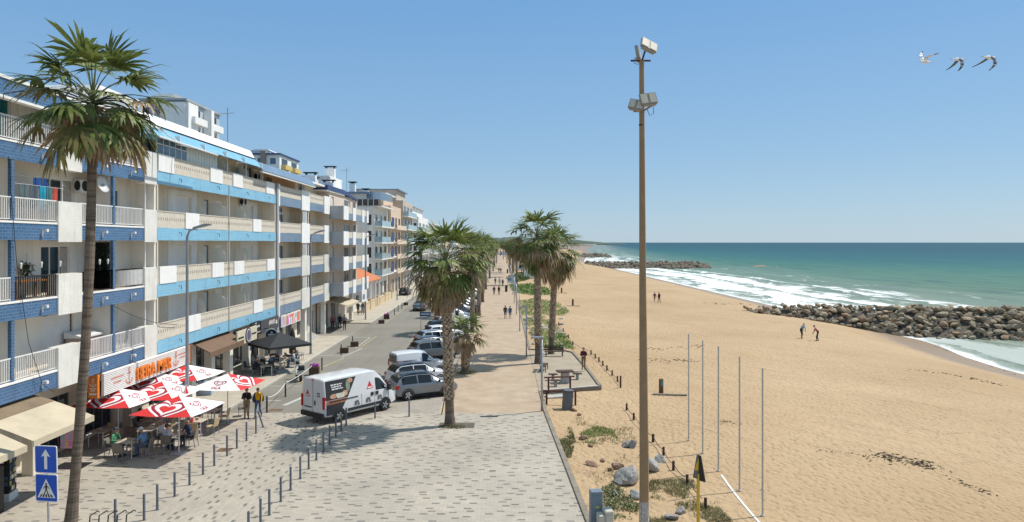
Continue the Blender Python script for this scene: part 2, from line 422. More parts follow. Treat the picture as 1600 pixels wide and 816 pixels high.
# ================================================================ paved sheets
def sheet(name, m, poly, z):
    b = MB(); b.face([(x, y, z) for x, y in poly]); return tag(b.build(name, m), kind='structure')
def strip(name, m, rects, z):
    b = MB()
    for x0, x1, y0, y1 in rects: b.face([(x0, y0, z), (x1, y0, z), (x1, y1, z), (x0, y1, z)])
    return tag(b.build(name, m), kind='structure')
strip('plaza_paving', M_tile, [(-24, -12.95, 2, 41.3), (-8.5, 2.4, 2, 41.3)], 0.0)
sheet('plaza_paving_edge', M_tile, [(2.4, 2), (edge_x(2), 2), (edge_x(23.3), 23.3), (2.45, 41.3), (2.4, 41.3)], 0.0)
strip('plaza_road', M_tile_r, [(-12.95, -8.5, 2, 41.3)], 0.0)
strip('asphalt_road', M_asph, [(-16.3, -8.6, 41.3, 700)], 0.0)
strip('parking_bays', M_cobble, [(-8.6, -3.73, 41.3, 700)], 0.0)
strip('promenade', M_prom, [(-3.73, 2.45, 41.3, 900)], 0.0)
strip('sidewalk', M_walk, [(-23, -16.5, 41.3, 74.6), (-23, -16.5, 87, 700)], 0.09)
strip('side_street', M_apron, [(-40, -16.3, 74.9, 86.7)], 0.0)
kb = MB()
kb.box(-16.5, -16.3, 41.3, 74.6, -.1, .10); kb.box(-16.5, -16.3, 87, 700, -.1, .10)
kb.box(-23, -16.5, 74.6, 74.8, -.1, .10); kb.box(-23, -16.5, 86.8, 87, -.1, .10); kb.box(-23, -16.5, 41.1, 41.3, -.1, .096)
tag(kb.build('kerb', M_kerb), kind='structure')
kb = MB(); kb.box(-3.80, -3.66, 44.5, 700, -.1, .03)
tag(kb.build('bay_kerb', M_kerb_d), kind='structure')
kb = MB(); yy = [10, 16] + frange(20, 41.3, 3.5) + [41.3, 47.2]
for a, c in zip(yy, yy[1:]):
    x0, x1 = edge_x(a), edge_x(c)
    kb.mesh([(x0, a, -.8), (x0 + .22, a, -.8), (x0 + .22, a, .07), (x0, a, .07), (x1, c, -.8), (x1 + .22, c, -.8), (x1 + .22, c, .07), (x1, c, .07)],
            [(0, 1, 5, 4), (1, 2, 6, 5), (2, 3, 7, 6), (3, 0, 4, 7), (0, 3, 2, 1), (4, 5, 6, 7)])
kb.box(2.45, 2.67, 65.8, 900, -.8, .06)
tag(kb.build('promenade_kerb', M_kerb_d), kind='structure')
# painted lines
pm = MB()
def line(b, p, q, w, z=.004):
    p = Vector((p[0], p[1])); q = Vector((q[0], q[1])); d = (q - p).normalized(); n = Vector((-d.y, d.x)) * w / 2
    b.face([(p.x - n.x, p.y - n.y, z), (q.x - n.x, q.y - n.y, z), (q.x + n.x, q.y + n.y, z), (p.x + n.x, p.y + n.y, z)])
for y in (44.5, 49.0): line(pm, (-16.2, y), (-14.0, y), .12)
line(pm, (-14.0, 62.3), (-16.2, 62.3), .12); line(pm, (-13.9, 66.5), (-13.9, 74), .10)
line(pm, (-16.2, 74.2), (-14, 74.2), .12); line(pm, (-13.4, 43.2), (-12.9, 45.4), .28)
line(pm, (-14.0, 61.5), (-13.2, 66.5), .14); line(pm, (-16.2, 88), (-14.8, 88), .1)
for y in frange(92, 180, 6): line(pm, (-15.2, y), (-15.2, y + 5.9), .08)
tag(pm.build('white_road_marking', M_wht), kind='structure')
pm = MB()
for y0 in (50.0, 56.2): line(pm, (-14.5, y0), (-13.7, y0 + 4.6), .16)
line(pm, (-13.6, 66), (-13.4, 75), .12); line(pm, (-14.6, 87), (-14.9, 120), .1)
tag(pm.build('yellow_road_marking', M_yel), kind='structure')
b = MB()
line(b, (-13.9, 42.0), (-13.1, 42.0), .6, .006); 
tag(b.build('storm_drain_patch', mat('rusty_cover', (.16, .10, .06), .8, .3, 5, bump=.3)), kind='structure')
c = at(352, 703); b = MB(); b.box(c.x - .35, c.x + .3, c.y - .3, c.y + .3, -.02, .008)
for k in range(6): b.box(c.x - .3 + .1 * k, c.x - .26 + .1 * k, c.y - .25, c.y + .25, .008, .014)
tag(b.build('manhole_cover', MC['rusty_cover']), 'rusty square manhole cover in the paved crossing', 'manhole cover')
c = at(764, 651); b = MB(); b.box(c.x - .5, c.x + .5, c.y - .12, c.y + .12, -.02, .006)
for k in range(10): b.box(c.x - .47 + .096 * k, c.x - .42 + .096 * k, c.y - .1, c.y + .1, .006, .012)
tag(b.build('drain_grate', M_black), 'long dark drain grate where plaza tiles meet ochre promenade', 'drain')

# picnic platform
b = MB(); pl = [(2.47, 47.3), (6.9, 49.0), (6.8, 56.3), (6.5, 63.8), (5.7, 65.2), (2.47, 65.7)]
b.prism(pl, 'z', -.9, .0)
tag(b.build('picnic_terrace', brick_mat('terrace_paving', (.34, .28, .20), (.39, .33, .25), (.25, .21, .15), .4, .4, .01, .85, 'xy', .5, .2)), kind='structure')
b = MB()
def kerbline(b, pts, w, z0, z1):
    for p, q in zip(pts, pts[1:]):
        p = Vector(p); q = Vector(q); d = (q - p).normalized(); n = Vector((d.y, -d.x)) * w
        P = [p, q, q + n, p + n]
        b.mesh([(v.x, v.y, z0) for v in P] + [(v.x, v.y, z1) for v in P], [(3, 2, 1, 0), (4, 5, 6, 7), (0, 1, 5, 4), (1, 2, 6, 5), (2, 3, 7, 6), (3, 0, 4, 7)])
kerbline(b, pl[1:], -.22, -.9, .10)
tag(b.build('terrace_kerb', M_kerb_d), kind='structure')
b = MB(); kerbline(b, pl[:2], -.25, -.9, .05); kerbline(b, [(2.68, 46.9), (4.4, 47.6)], .9, -.6, -.16)
tag(b.build('terrace_wall', M_conc), kind='structure')

# ================================================================ sea
def sea_mat():
    m, nt, b = nt_new('sea_water'); p = posn(nt); s = sep(nt, p)
    sx = math_n(nt, 'ADD', 56.0, math_n(nt, 'MULTIPLY', math_n(nt, 'MAXIMUM', math_n(nt, 'SUBTRACT', s[1], 500.0), 0.0), .14))
    sx = math_n(nt, 'SUBTRACT', sx, maprange(nt, s[1], 72, 100, 4.5, 0))
    d = math_n(nt, 'SUBTRACT', s[0], sx)
    far = math_n(nt, 'ADD', math_n(nt, 'MULTIPLY', d, 1.0), math_n(nt, 'MULTIPLY', s[1], .45))
    wob = math_n(nt, 'MULTIPLY', math_n(nt, 'SUBTRACT', noise_n(nt, vmul(nt, p, (1, .35, 0)), .004, 4), .5), 420)
    t = maprange(nt, math_n(nt, 'ADD', far, wob), 60, 1250, 0, 1, False)
    c = ramp(nt, t, [(0, (.13, .175, .10)), (.10, (.08, .165, .095)), (.26, (.030, .125, .085)), (.42, (.006, .080, .078)), (1, (.002, .050, .062))])
    chop = noise_n(nt, vmul(nt, p, (1, .30, 0)), .10, 6, .65)
    c = mix_c(nt, maprange(nt, chop, .45, .72, 0, .55), c, tuple(x for x in (.015, .06, .06)))
    # surf: broken lines of foam parallel to the shore, thick near the beach
    n1 = noise_n(nt, vmul(nt, p, (1, .38, 0)), .035, 6, .62); n2 = noise_n(nt, vmul(nt, p, (1, .45, 0)), .30, 6, .72, .6)
    ph = math_n(nt, 'ADD', math_n(nt, 'DIVIDE', d, 17.0), math_n(nt, 'MULTIPLY', n1, 3.4))
    wave = math_n(nt, 'POWER', math_n(nt, 'SUBTRACT', 1.0, math_n(nt, 'FRACT', ph)), 1.3)
    fall = maprange(nt, math_n(nt, 'ADD', d, math_n(nt, 'MULTIPLY', math_n(nt, 'SUBTRACT', n1, .5), 70)), 14, 112, 1.0, 0.0)
    val = math_n(nt, 'ADD', math_n(nt, 'MULTIPLY', wave, .27), math_n(nt, 'ADD', math_n(nt, 'MULTIPLY', n2, .62), math_n(nt, 'MULTIPLY', fall, .64)))
    foam = math_n(nt, 'MULTIPLY', maprange(nt, val, .93, 1.10, 0, 1), maprange(nt, fall, 0, .22, 0, 1))
    foam = math_n(nt, 'MULTIPLY', foam, maprange(nt, s[1], 92, 125, .35, 1))
    edge = maprange(nt, math_n(nt, 'ADD', d, math_n(nt, 'MULTIPLY', math_n(nt, 'SUBTRACT', n2, .5), 7)), 1.2, 4.5, 1, 0)
    foam = math_n(nt, 'MULTIPLY', foam, maprange(nt, s[1], 430, 900, 1, .12))
    foam = math_n(nt, 'MAXIMUM', foam, math_n(nt, 'MULTIPLY', edge, maprange(nt, s[1], 450, 900, 1, .04)))
    caps = noise_n(nt, vmul(nt, p, (1, .4, 0)), .085, 3, .5); cap2 = noise_n(nt, vmul(nt, p, (1, .25, 0)), .022, 2)
    wc = math_n(nt, 'MULTIPLY', maprange(nt, caps, .71, .76, 0, .8), maprange(nt, cap2, .45, .6))
    foam = math_n(nt, 'MAXIMUM', foam, wc)
    milky = math_n(nt, 'MULTIPLY', fall, .55)
    c = mix_c(nt, milky, c, (.24, .28, .215))
    c = mix_c(nt, foam, c, (.80, .82, .82))
    nt.links.new(c, b.inputs['Base Color'])
    nt.links.new(math_n(nt, 'ADD', .38, math_n(nt, 'MULTIPLY', foam, .5)), b.inputs['Roughness'])
    nt.links.new(maprange(nt, foam, 0, 1, .09, .05, False), b.inputs['Specular IOR Level'])
    h = math_n(nt, 'ADD', math_n(nt, 'MULTIPLY', chop, 1.0), math_n(nt, 'ADD', math_n(nt, 'MULTIPLY', noise_n(nt, vmul(nt, p, (1, .5, 0)), .7, 4, .6), .25), math_n(nt, 'MULTIPLY', foam, .3)))
    bump_n(nt, b, h, .55, 1.4)
    return m
b = MB()
ds = frange(-14, 110, 2.0) + frange(110, 260, 8) + [260, 300, 360, 450, 600, 850, 1300, 2000, 4000, 9000, 20000, 60000]
yr = frange(-40, 60, 10) + frange(60, 240, 2.5) + frange(240, 460, 6) + frange(460, 900, 25) + [900, 1000, 1200, 1500, 2000, 3000, 5000, 9000, 18000, 40000, 80000]
for y in yr:
    sx = shore_x(y) - 4
    for d in ds:
        a = .30 * sstep(2, 30, d) * (1 - sstep(140, 300, d))
        ph = d / 17 * 2 * PI + 9 * mnoise.noise(Vector((d * .012, y * .009, 2.2)))
        z = SEA_Z + a * max(-.35, math.sin(ph)) + .10 * (1 - sstep(100, 300, d)) * mnoise.noise(Vector((d * .2, y * .15, 7)))
        b.v.append((sx + d, y, z))
n = len(ds)
b.f = [(j * n + i, j * n + i + 1, (j + 1) * n + i + 1, (j + 1) * n + i) for j in range(len(yr) - 1) for i in range(n - 1)]; b.m = [0] * len(b.f)
tag(b.build('sea', sea_mat(), smooth=True), kind='structure')

# far wooded hills on the horizon behind the street
b = MB(); rnd = random.Random(3); xs = frange(-900, 700, 14); tops = []
for i, x in enumerate(xs):
    k = sstep(700, 250, x)
    tops.append(4 + k * (34 + 10 * mnoise.noise(Vector((x * .006, 0, 0))) + 9 * abs(mnoise.noise(Vector((x * .05, 3, 0))))))
for dy, kk in ((0, 0), (60, .7), (160, 1.0), (420, .5), (800, .0)):
    for x, t in zip(xs, tops): b.v.append((x, 3900 + dy, -1 + (t + 4 * mnoise.noise(Vector((x * .07, dy * .1, 5)))) * kk))
n = len(xs)
b.f = [(j * n + i, j * n + i + 1, (j + 1) * n + i + 1, (j + 1) * n + i) for j in range(4) for i in range(n - 1)]; b.m = [0] * len(b.f)
tag(b.build('distant_hills', mat('distant_woodland', (.075, .10, .075), .9, .3, .02, world=True)), kind='structure')
# ================================================================ buildings
M_tileblue = brick_mat('blue_facade_tiles', (.046, .115, .235), (.078, .162, .295), (.20, .29, .39), .30, .125, .010, .25, 'wall', .35, .15)
M_tilesky = brick_mat('sky_blue_facade_tiles', (.19, .45, .63), (.25, .51, .67), (.40, .60, .72), .62, .16, .007, .3, 'wall', .3, .1)
M_tileslate = brick_mat('slate_blue_facade_tiles', (.135, .205, .30), (.185, .26, .36), (.32, .38, .45), .40, .14, .007, .35, 'wall', .4, .1)
M_tilewhite = brick_mat('white_facade_tiles', (.70, .68, .62), (.76, .74, .68), (.58, .56, .5), .3, .12, .006, .4, 'wall', .5, .1)
M_navy = mat('navy_metal_fascia', (.035, .065, .17), .5, .15, 2)
M_screen = mat('frosted_partition_panel', (.78, .80, .74), .35, .05, 2)
M_baluglass = glass('balcony_glass', (.36, .52, .56), .1)
M_floor = mat('balcony_floor', (.50, .42, .34), .8, .15, 2)
M_awn = mat('beige_awning_canvas', (.50, .43, .31), .85, .12, 1.1, bump=.15)
M_rooft = mat('flat_roof_membrane', (.42, .40, .37), .9, .15, .5, world=True)
M_orange = mat('orange_sign_paint', (.78, .22, .03), .45, .06, 2)
M_signw = mat('white_sign_panel', (.78, .76, .72), .5, .05, 2)
M_clay = mat('orange_clay_tiles', (.55, .19, .08), .8, .25, 3, bump=.3)
M_lamp_w = mat('white_fitting', (.72, .72, .70), .4, .05, 3)

def clusters(mb, eps=.035):
    par = list(range(len(mb.v)))
    def find(i):
        while par[i] != i: par[i] = par[par[i]]; i = par[i]
        return i
    for f in mb.f:
        r = find(f[0])
        for k in f[1:]: par[find(k)] = r
    isl = {}
    for fi, f in enumerate(mb.f): isl.setdefault(find(f[0]), []).append(fi)
    if len(isl) == 1: return [mb]
    items = []
    for fs in isl.values():
        vs = [mb.v[k] for fi in fs for k in mb.f[fi]]
        items.append([tuple(min(v[i] for v in vs) - eps / 2 for i in range(3)), tuple(max(v[i] for v in vs) + eps / 2 for i in range(3)), fs])
    n = len(items); q = list(range(n))
    def fd(i):
        while q[i] != i: q[i] = q[q[i]]; i = q[i]
        return i
    for i in range(n):
        a0, a1, _ = items[i]
        for j in range(i + 1, n):
            b0, b1, _ = items[j]
            if a0[0] <= b1[0] and b0[0] <= a1[0] and a0[1] <= b1[1] and b0[1] <= a1[1] and a0[2] <= b1[2] and b0[2] <= a1[2]: q[fd(i)] = fd(j)
    grp = {}
    for i in range(n): grp.setdefault(fd(i), []).extend(items[i][2])
    if len(grp) == 1: return [mb]
    out = []
    for fs in grp.values():
        m = MB(); mp = {}
        for fi in sorted(fs):
            t = []
            for k in mb.f[fi]:
                if k not in mp: mp[k] = len(m.v); m.v.append(mb.v[k])
                t.append(mp[k])
            m.f.append(tuple(t)); m.m.append(mb.m[fi])
        out.append(m)
    return out
class Building:
    def __init__(s, name, label, cat, x, y):
        s.root = thing(name, label, cat, (x, y, 0)); s.o = (x, y, 0)
    def part(s, mb, name, mats, parent=None, smooth=False):
        o = None                                      # pieces that do not touch become parts of their own
        for m in clusters(mb): o = m.build(name, mats, parent or s.root, off=s.o, smooth=smooth)
        return o
def rect_minus(a0, a1, b0, b1, holes):            # cells of a rectangle left around its openings
    A = sorted({a0, a1, *[h[0] for h in holes], *[h[1] for h in holes]}); B = sorted({b0, b1, *[h[2] for h in holes], *[h[3] for h in holes]})
    A = [a for a in A if a0 <= a <= a1]; B = [v for v in B if b0 <= v <= b1]
    for p, q in zip(A, A[1:]):
        for r, t in zip(B, B[1:]):
            cx, cy = (p + q) / 2, (r + t) / 2
            if not any(h[0] < cx < h[1] and h[2] < cy < h[3] for h in holes): yield p, q, r, t
def face_wall(mb, X, y0, y1, z0, z1, holes, depth=.14, m=0):    # wall skin looking to +X with real openings
    for p, q, r, t in rect_minus(y0, y1, z0, z1, holes): mb.face([(X, p, r), (X, q, r), (X, q, t), (X, p, t)], m)
    for a, c, e, f in holes:
        D = X - depth
        mb.face([(X, a, e), (D, a, e), (D, a, f), (X, a, f)], m); mb.face([(X, c, e), (D, c, e), (D, c, f), (X, c, f)], m)
        mb.face([(X, a, f), (D, a, f), (D, c, f), (X, c, f)], m); mb.face([(X, a, e), (D, a, e), (D, c, e), (X, c, e)], m)
def face_wall_y(mb, Y, x0, x1, z0, z1, holes, depth=.14, m=0):  # wall skin looking to -Y
    for p, q, r, t in rect_minus(x0, x1, z0, z1, holes): mb.face([(p, Y, r), (q, Y, r), (q, Y, t), (p, Y, t)], m)
    for a, c, e, f in holes:
        D = Y + depth
        mb.face([(a, Y, e), (a, D, e), (a, D, f), (a, Y, f)], m); mb.face([(c, Y, e), (c, D, e), (c, D, f), (c, Y, f)], m)
        mb.face([(a, Y, f), (a, D, f), (c, D, f), (c, Y, f)], m); mb.face([(a, Y, e), (a, D, e), (c, D, e), (c, Y, e)], m)
def opening(B, X, a, c, e, f, kind, depth=.14, axis='x'):
    """a door or window set into the wall opening: frame + pane / shutter"""
    D = X - depth + .01
    mb = MB(); w = .06
    def bx(mb, d0, d1, u0, u1, z0, z1, m=0):
        if axis == 'x': mb.box(d0, d1, u0, u1, z0, z1, m)
        else: mb.box(u0, u1, 2 * X - d1, 2 * X - d0, z0, z1, m)
    fm = {'shutter': M_white, 'brown': M_brown, 'dark': M_whitem, 'win': M_whitem, 'teal': M_whitem, 'blue': M_whitem, 'shop': M_grey_metal, 'navy': M_navy}[kind]
    tall = f - e > 1.7
    bx(mb, D, D + .07, a, a + w, e, f); bx(mb, D, D + .07, c - w, c, e, f); bx(mb, D, D + .07, a + w, c - w, f - w, f)
    bx(mb, D, D + .07, a + w, c - w, e, e + .05)
    if kind in ('dark', 'win', 'teal', 'blue', 'shop') and c - a > .9:
        nm = max(1, int((c - a) / 1.0))
        for k in range(1, nm + 1):
            u = a + (c - a) * k / (nm + 1); bx(mb, D + .005, D + .06, u - .03, u + .03, e + .05, f - w)
        if kind == 'shop': bx(mb, D + .006, D + .058, a + w, c - w, e + (f - e) * .72, e + (f - e) * .72 + .06)
    fr = B.part(mb, 'door' if tall else 'window', fm)
    mb = MB()
    if kind in ('shutter', 'brown'):
        n = max(4, int((f - e) / .12))
        for k in range(n):
            z = e + .05 + (f - w - e - .05) * k / n; z2 = e + .05 + (f - w - e - .05) * (k + 1) / n
            bx(mb, D + .005, D + .03 + (.012 if k % 2 else 0), a + w, c - w, z, z2)
        B.part(mb, 'shutter', M_shutter, fr)
    else:
        bx(mb, D - .02, D + .02, a + w, c - w, e + .05, f - w)
        B.part(mb, 'pane', {'teal': M_glass_t, 'blue': M_glass_b}.get(kind, M_glass), fr)
        if kind == 'dark':
            mb = MB(); bx(mb, D + .024, D + .034, c - w - (c - a) * .26, c - w, e + .05, f - w - .02)
            B.part(mb, 'curtain', mat('grey_curtain', (.42, .38, .34), .9, .2, 6), fr)
    return fr
def bars(mb, X, y0, y1, z0, z1, step=.13, r=.012, m=0):
    mb.box(X - .025, X + .025, y0, y1, z1 - .05, z1, m); mb.box(X - .02, X + .02, y0, y1, z0 + .06, z0 + .09, m)
    n = max(2, int((y1 - y0) / step))
    for k in range(n + 1):
        y = y0 + (y1 - y0) * k / n
        mb.box(X - r, X + r, max(y0, y - r), min(y1, y + r), z0 if k in (0, n) else z0 + .09, z1 - .05, m)
def slot_rail(mb, X, y0, y1, z0, z1, m=0, ms=1):     # solid beige balustrade with a row of small slots
    mb.box(X - .04, X + .02, y0, y1, z0 + .02, z1 - .05, m); mb.box(X - .06, X + .05, y0, y1, z1 - .05, z1, m)
    n = int((y1 - y0) / .26)
    for k in range(n):
        y = y0 + .16 + k * .26
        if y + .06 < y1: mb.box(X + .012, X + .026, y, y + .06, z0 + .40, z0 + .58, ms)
def gaps(y0, y1, solids):
    c = y0
    for a, d in sorted(solids):
        if a > c + .05: yield c, min(a, y1)
        c = max(c, d)
    if c < y1 - .05: yield c, y1
XF, XW = -19.1, -20.45
LV = [4.5, 7.65, 10.8, 13.95]
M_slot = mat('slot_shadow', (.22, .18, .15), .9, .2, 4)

def body_box(B, mats, x0, x1, y0, y1, z0, z1, name='wall'):
    mb = MB(); mb.box(x0, x1, y0, y1, z0, z1); return B.part(mb, name, mats)

# ---------------------------------------------------------------- B1: near block with dark blue tile bands
B1 = Building('apartment_block', 'nearest white apartment block with dark blue tiled balcony bands at the left edge', 'building', -25.5, 26)
Y0, Y1 = 12.0, 38.88
# back walls with openings, level by level
holes = {0: [(31.3, 33.5, 4.55, 6.75, 'brown'), (23.5, 25.5, 4.55, 6.75, 'brown'), (35.6, 37.4, 4.55, 6.75, 'shutter')],
         1: [(31.2, 33.3, 7.7, 9.85, 'dark'), (24, 26, 7.7, 9.8, 'shutter')],
         2: [(31.1, 33.6, 10.85, 12.95, 'dark'), (23, 25.6, 10.85, 12.9, 'dark'), (36.6, 37.6, 11.6, 12.8, 'win')],
         3: [(27.6, 29.3, 14.0, 16.0, 'teal'), (24.5, 26.6, 14.0, 16.0, 'teal'), (33.2, 35.4, 14.0, 16.0, 'win')]}
allh = [h[:4] for hs in holes.values() for h in hs]
mb = MB(); face_wall(mb, XW, Y0, Y1, 4.3, 16.2, allh)
mb.box(-32, XW - .15, Y0, Y1, 3.9, 16.2)
mb.box(-32, XW, Y1, Y1 + .02, 4.3, 16.1); mb.box(XW, XF - .05, Y1 - .18, Y1, 3.9, 13.9)
mb.face([(XW, Y0, 4.3), (XW - .15, Y0, 4.3), (XW - .15, Y0, 16.2), (XW, Y0, 16.2)])
B.part(mb, 'wall', M_stucco) if False else B1.part(mb, 'wall', M_stucco)
for hs in holes.values():
    for a, c, e, f, k in hs: opening(B1, XW, a, c, e, f, k)
# ground floor: shop wall, recessed, with big glazed openings and pillars
gh = [(21.5, 24.4, .12, 2.9, 'shop'), (25.4, 28.6, .12, 2.9, 'shop'), (31.6, 34.6, .12, 2.7, 'shop'), (35.2, 38.3, .12, 2.7, 'shop')]
mb = MB(); face_wall(mb, -21.2, Y0, Y1, 0, 3.9, [h[:4] for h in gh], .2); mb.box(-32, -21.42, Y0, Y1, 0, 3.9)
B1.part(mb, 'shop_wall', M_cream)
for a, c, e, f, k in gh: opening(B1, -21.2, a, c, e, f, k, .2)
mb = MB()
for y in (20.9, 30.4, 38.4): mb.bbox(-20.6, -20.1, y - .25, y + .25, -.02, 3.86)
B1.part(mb, 'pillar', M_cream)
SOL = [(30.2, 31.9), (37.5, 38.8), (21.6, 23.4)]
for li, z in enumerate(LV):
    mb = MB(); mb.box(XW + .0, XF - .02, Y0, Y1 - .19, z - .22, z - .02)
    bal = B1.part(mb, 'balcony', M_floor)
    mb = MB()
    for a, c in gaps(Y0, Y1, SOL): mb.box(XF - .12, XF, a, c, z - .70, z - .03); mb.box(XF - .14, XF + .03, a, c, z - .03, z + .05, 1)
    B1.part(mb, 'tile_band', [M_tileblue, M_white], bal)
    mb = MB()
    for a, c in SOL: mb.box(XF - .42, XF + .06, a, c, z - .78, z + .98)
    B1.part(mb, 'parapet_panel', M_tilewhite, bal)
    for a, c in gaps(Y0, Y1, SOL):
        mb = MB(); dk = (li == 1 and 26 < (a + c) / 2 < 36)
        if li == 1 and c > 36: 
            bars(mb, XF - .06, 31.9, 34.6, z + .05, z + 1.0, r=.016); B1.part(mb, 'railing', M_black, bal)
            mb = MB(); bars(mb, XF - .06, 34.75, c, z + .05, z + 1.0, r=.016); B1.part(mb, 'railing', M_whitem, bal); continue
        if li == 1 and a > 22 and c < 31:
            bars(mb, XF - .06, 27.6, c, z + .05, z + 1.0, r=.016); B1.part(mb, 'railing', M_black, bal)
            mb = MB(); bars(mb, XF - .06, a, 27.4, z + .05, z + 1.0, r=.016); B1.part(mb, 'railing', M_whitem, bal); continue
        bars(mb, XF - .06, a, c, z + .05, z + 1.0, r=.016); B1.part(mb, 'railing', M_whitem, bal)
    mb = MB()
    for y in (26.2, 29.2, 33.6, 36.2):
        mb.box(XF + .002, XF + .20, y - .03, y + .03, z - .30, z - .25); mb.box(XF + .13, XF + .25, y - .07, y + .07, z - .36, z - .24); mb.box(XF + .003, XF + .03, y - .035, y + .035, z - .55, z - .25)
    B1.part(mb, 'wall_spotlight', M_lamp_w, bal)
mb = MB()
for y in (27.5, 34.68):
    for z0, z1 in zip([4.55, 7.7, 10.85], [6.95, 10.1, 13.25]):
        mb.box(XF - .16, XF - .02, y - .09, y + .09, z0, z1, 0)
B1.part(mb, 'blue_pillar', M_tileblue)
mb = MB()
for y in (27.5, 34.68):
    for z0, z1 in zip([4.5, 7.65, 10.8], [7.4, 10.55, 13.7]): mb.box(XW, XF - .17, y - .06, y + .06, z0, z1)
B1.part(mb, 'partition_wall', M_stucco)
mb = MB(); mb.tube([(XF - .3, 38.2, 4.5), (XF - .3, 38.2, 13.9)], .05, 8); B1.part(mb, 'downpipe', M_whitem)
mb = MB(); mb.box(-33, XF + .35, Y0, Y1 - .3, 16.2, 16.32, 0); mb.box(XF + .05, XF + .3, Y0, 30.6, 15.55, 16.2, 1); mb.box(-32.5, -20.2, Y0, Y1 - .3, 16.32, 16.75, 0)
mb.box(XF + .05, XF + .36, Y0, 30.6, 15.45, 15.55, 0); mb.box(XF - .1, XF + .2, 30.6, Y1 - .3, 15.6, 16.2, 2)
B1.part(mb, 'roof', [M_white, M_tileblue, M_tilesky])
mb = MB()
for y0, y1 in ((30.9, 33.2), (34.4, 36.8)):
    mb.box(XW + .01, XF - .1, y0, y0 + .04, 14.05, 15.6); 
    for k in range(5): y = lerp(y0, y1, k / 4); mb.box(XF - .13, XF - .09, y - .02, y + .02, 14.95, 15.6)
    mb.box(XF - .13, XF - .09, y0, y1, 15.55, 15.6)
B1.part(mb, 'glazed_enclosure', M_whitem)
mb = MB(); mb.box(XF - .125, XF - .095, 30.9, 33.2, 14.97, 15.55); B1.part(mb, 'enclosure_glass', M_glass_b)
# awnings over the shops (fold-out canvas, part of the building)
for i, (y0, y1, zt, zb, xf) in enumerate(((19.0, 25.15, 3.75, 2.75, -17.0), (25.35, 29.1, 3.75, 2.85, -16.9))):
    mb = MB(); n = 10; vs = []
    for k in range(n + 1):
        t = k / n; x = lerp(-19.6, xf, t); z = lerp(zt, zb, t) + .06 * math.sin(t * PI); vs.append((x, z))
    up = vs[:5]; lo_ = vs[4:]
    mb.prism([(x, z + .02) for x, z in up] + [(x, z - .0) for x, z in reversed(up)], 'y', y0, y1, 2)  # wall-side part of the canvas in a darker brown
    mb.prism(lo_ + [(x, z - .02) for x, z in reversed(lo_)], 'y', y0, y1); mb.box(xf, xf + .03, y0, y1, zb - .22, zb + .01); 
    mb.tube([(xf - .03, y0, zb - .03), (xf - .03, y1, zb - .03)], .04, 6, 1)
    B1.part(mb, 'awning', [M_awn, M_whitem, mat('brown_inner_canvas', (.21, .155, .10), .9, .2, 1.3)])

# ---------------------------------------------------------------- B2: sky-blue bands
B2 = Building('apartment_block', 'cream apartment block with light blue balcony bands above the orange restaurant lettering', 'building', -25.5, 49)
Y0, Y1 = 38.95, 59.4
doors = []
for li, z in enumerate(LV):
    t = 2.15
    doors += [(44.2, 46.1, z + .05, z + t, 'shutter'), (48.2, 49.0, z + .05, z + t, 'brown') , (50.2, 51.6, z + .05, z + t, 'shutter'), (55.6, 57.6, z + .05, z + t, 'shutter' if li < 3 else 'win')]
    doors += [(40.0, 41.2, z + .9, z + 2.1, 'win')]
mb = MB(); face_wall(mb, XW, Y0, Y1, 4.3, 16.2, [d[:4] for d in doors], m=0)
mb.box(-32, XW - .15, Y0, Y1, 3.9, 16.2); mb.box(XW, XF - .05, Y1 - .16, Y1, 3.9, 14); mb.face([(XW, Y1, 4.3), (XW - .15, Y1, 4.3), (XW - .15, Y1, 16.2), (XW, Y1, 16.2)])
B2.part(mb, 'wall', M_cream)
mb = MB()
for z in LV:
    for (a, c), (p, q) in (((43.0, 47.0), (44.1, 46.2)), ((54.9, 58.6), (55.5, 57.7))):
        mb.box(XW + .003, XW + .05, a, p, z, z + 2.5); mb.box(XW + .003, XW + .05, q, c, z, z + 2.5); mb.box(XW + .003, XW + .05, p, q, z + 2.2, z + 2.5)
B2.part(mb, 'white_wall_panel', M_white)
for a, c, e, f, k in doors: opening(B2, XW, a, c, e, f, k)
S_A = {3: [(39.05, 40.9), (46, 48), (49.9, 51.7), (56.9, 58.8)], 2: [(42.4, 44.3), (53.9, 55.7)], 1: [(39.2, 41.2), (46.3, 48.2), (50.1, 52), (57.1, 59)], 0: [(42.6, 44.5), (54, 56)]}
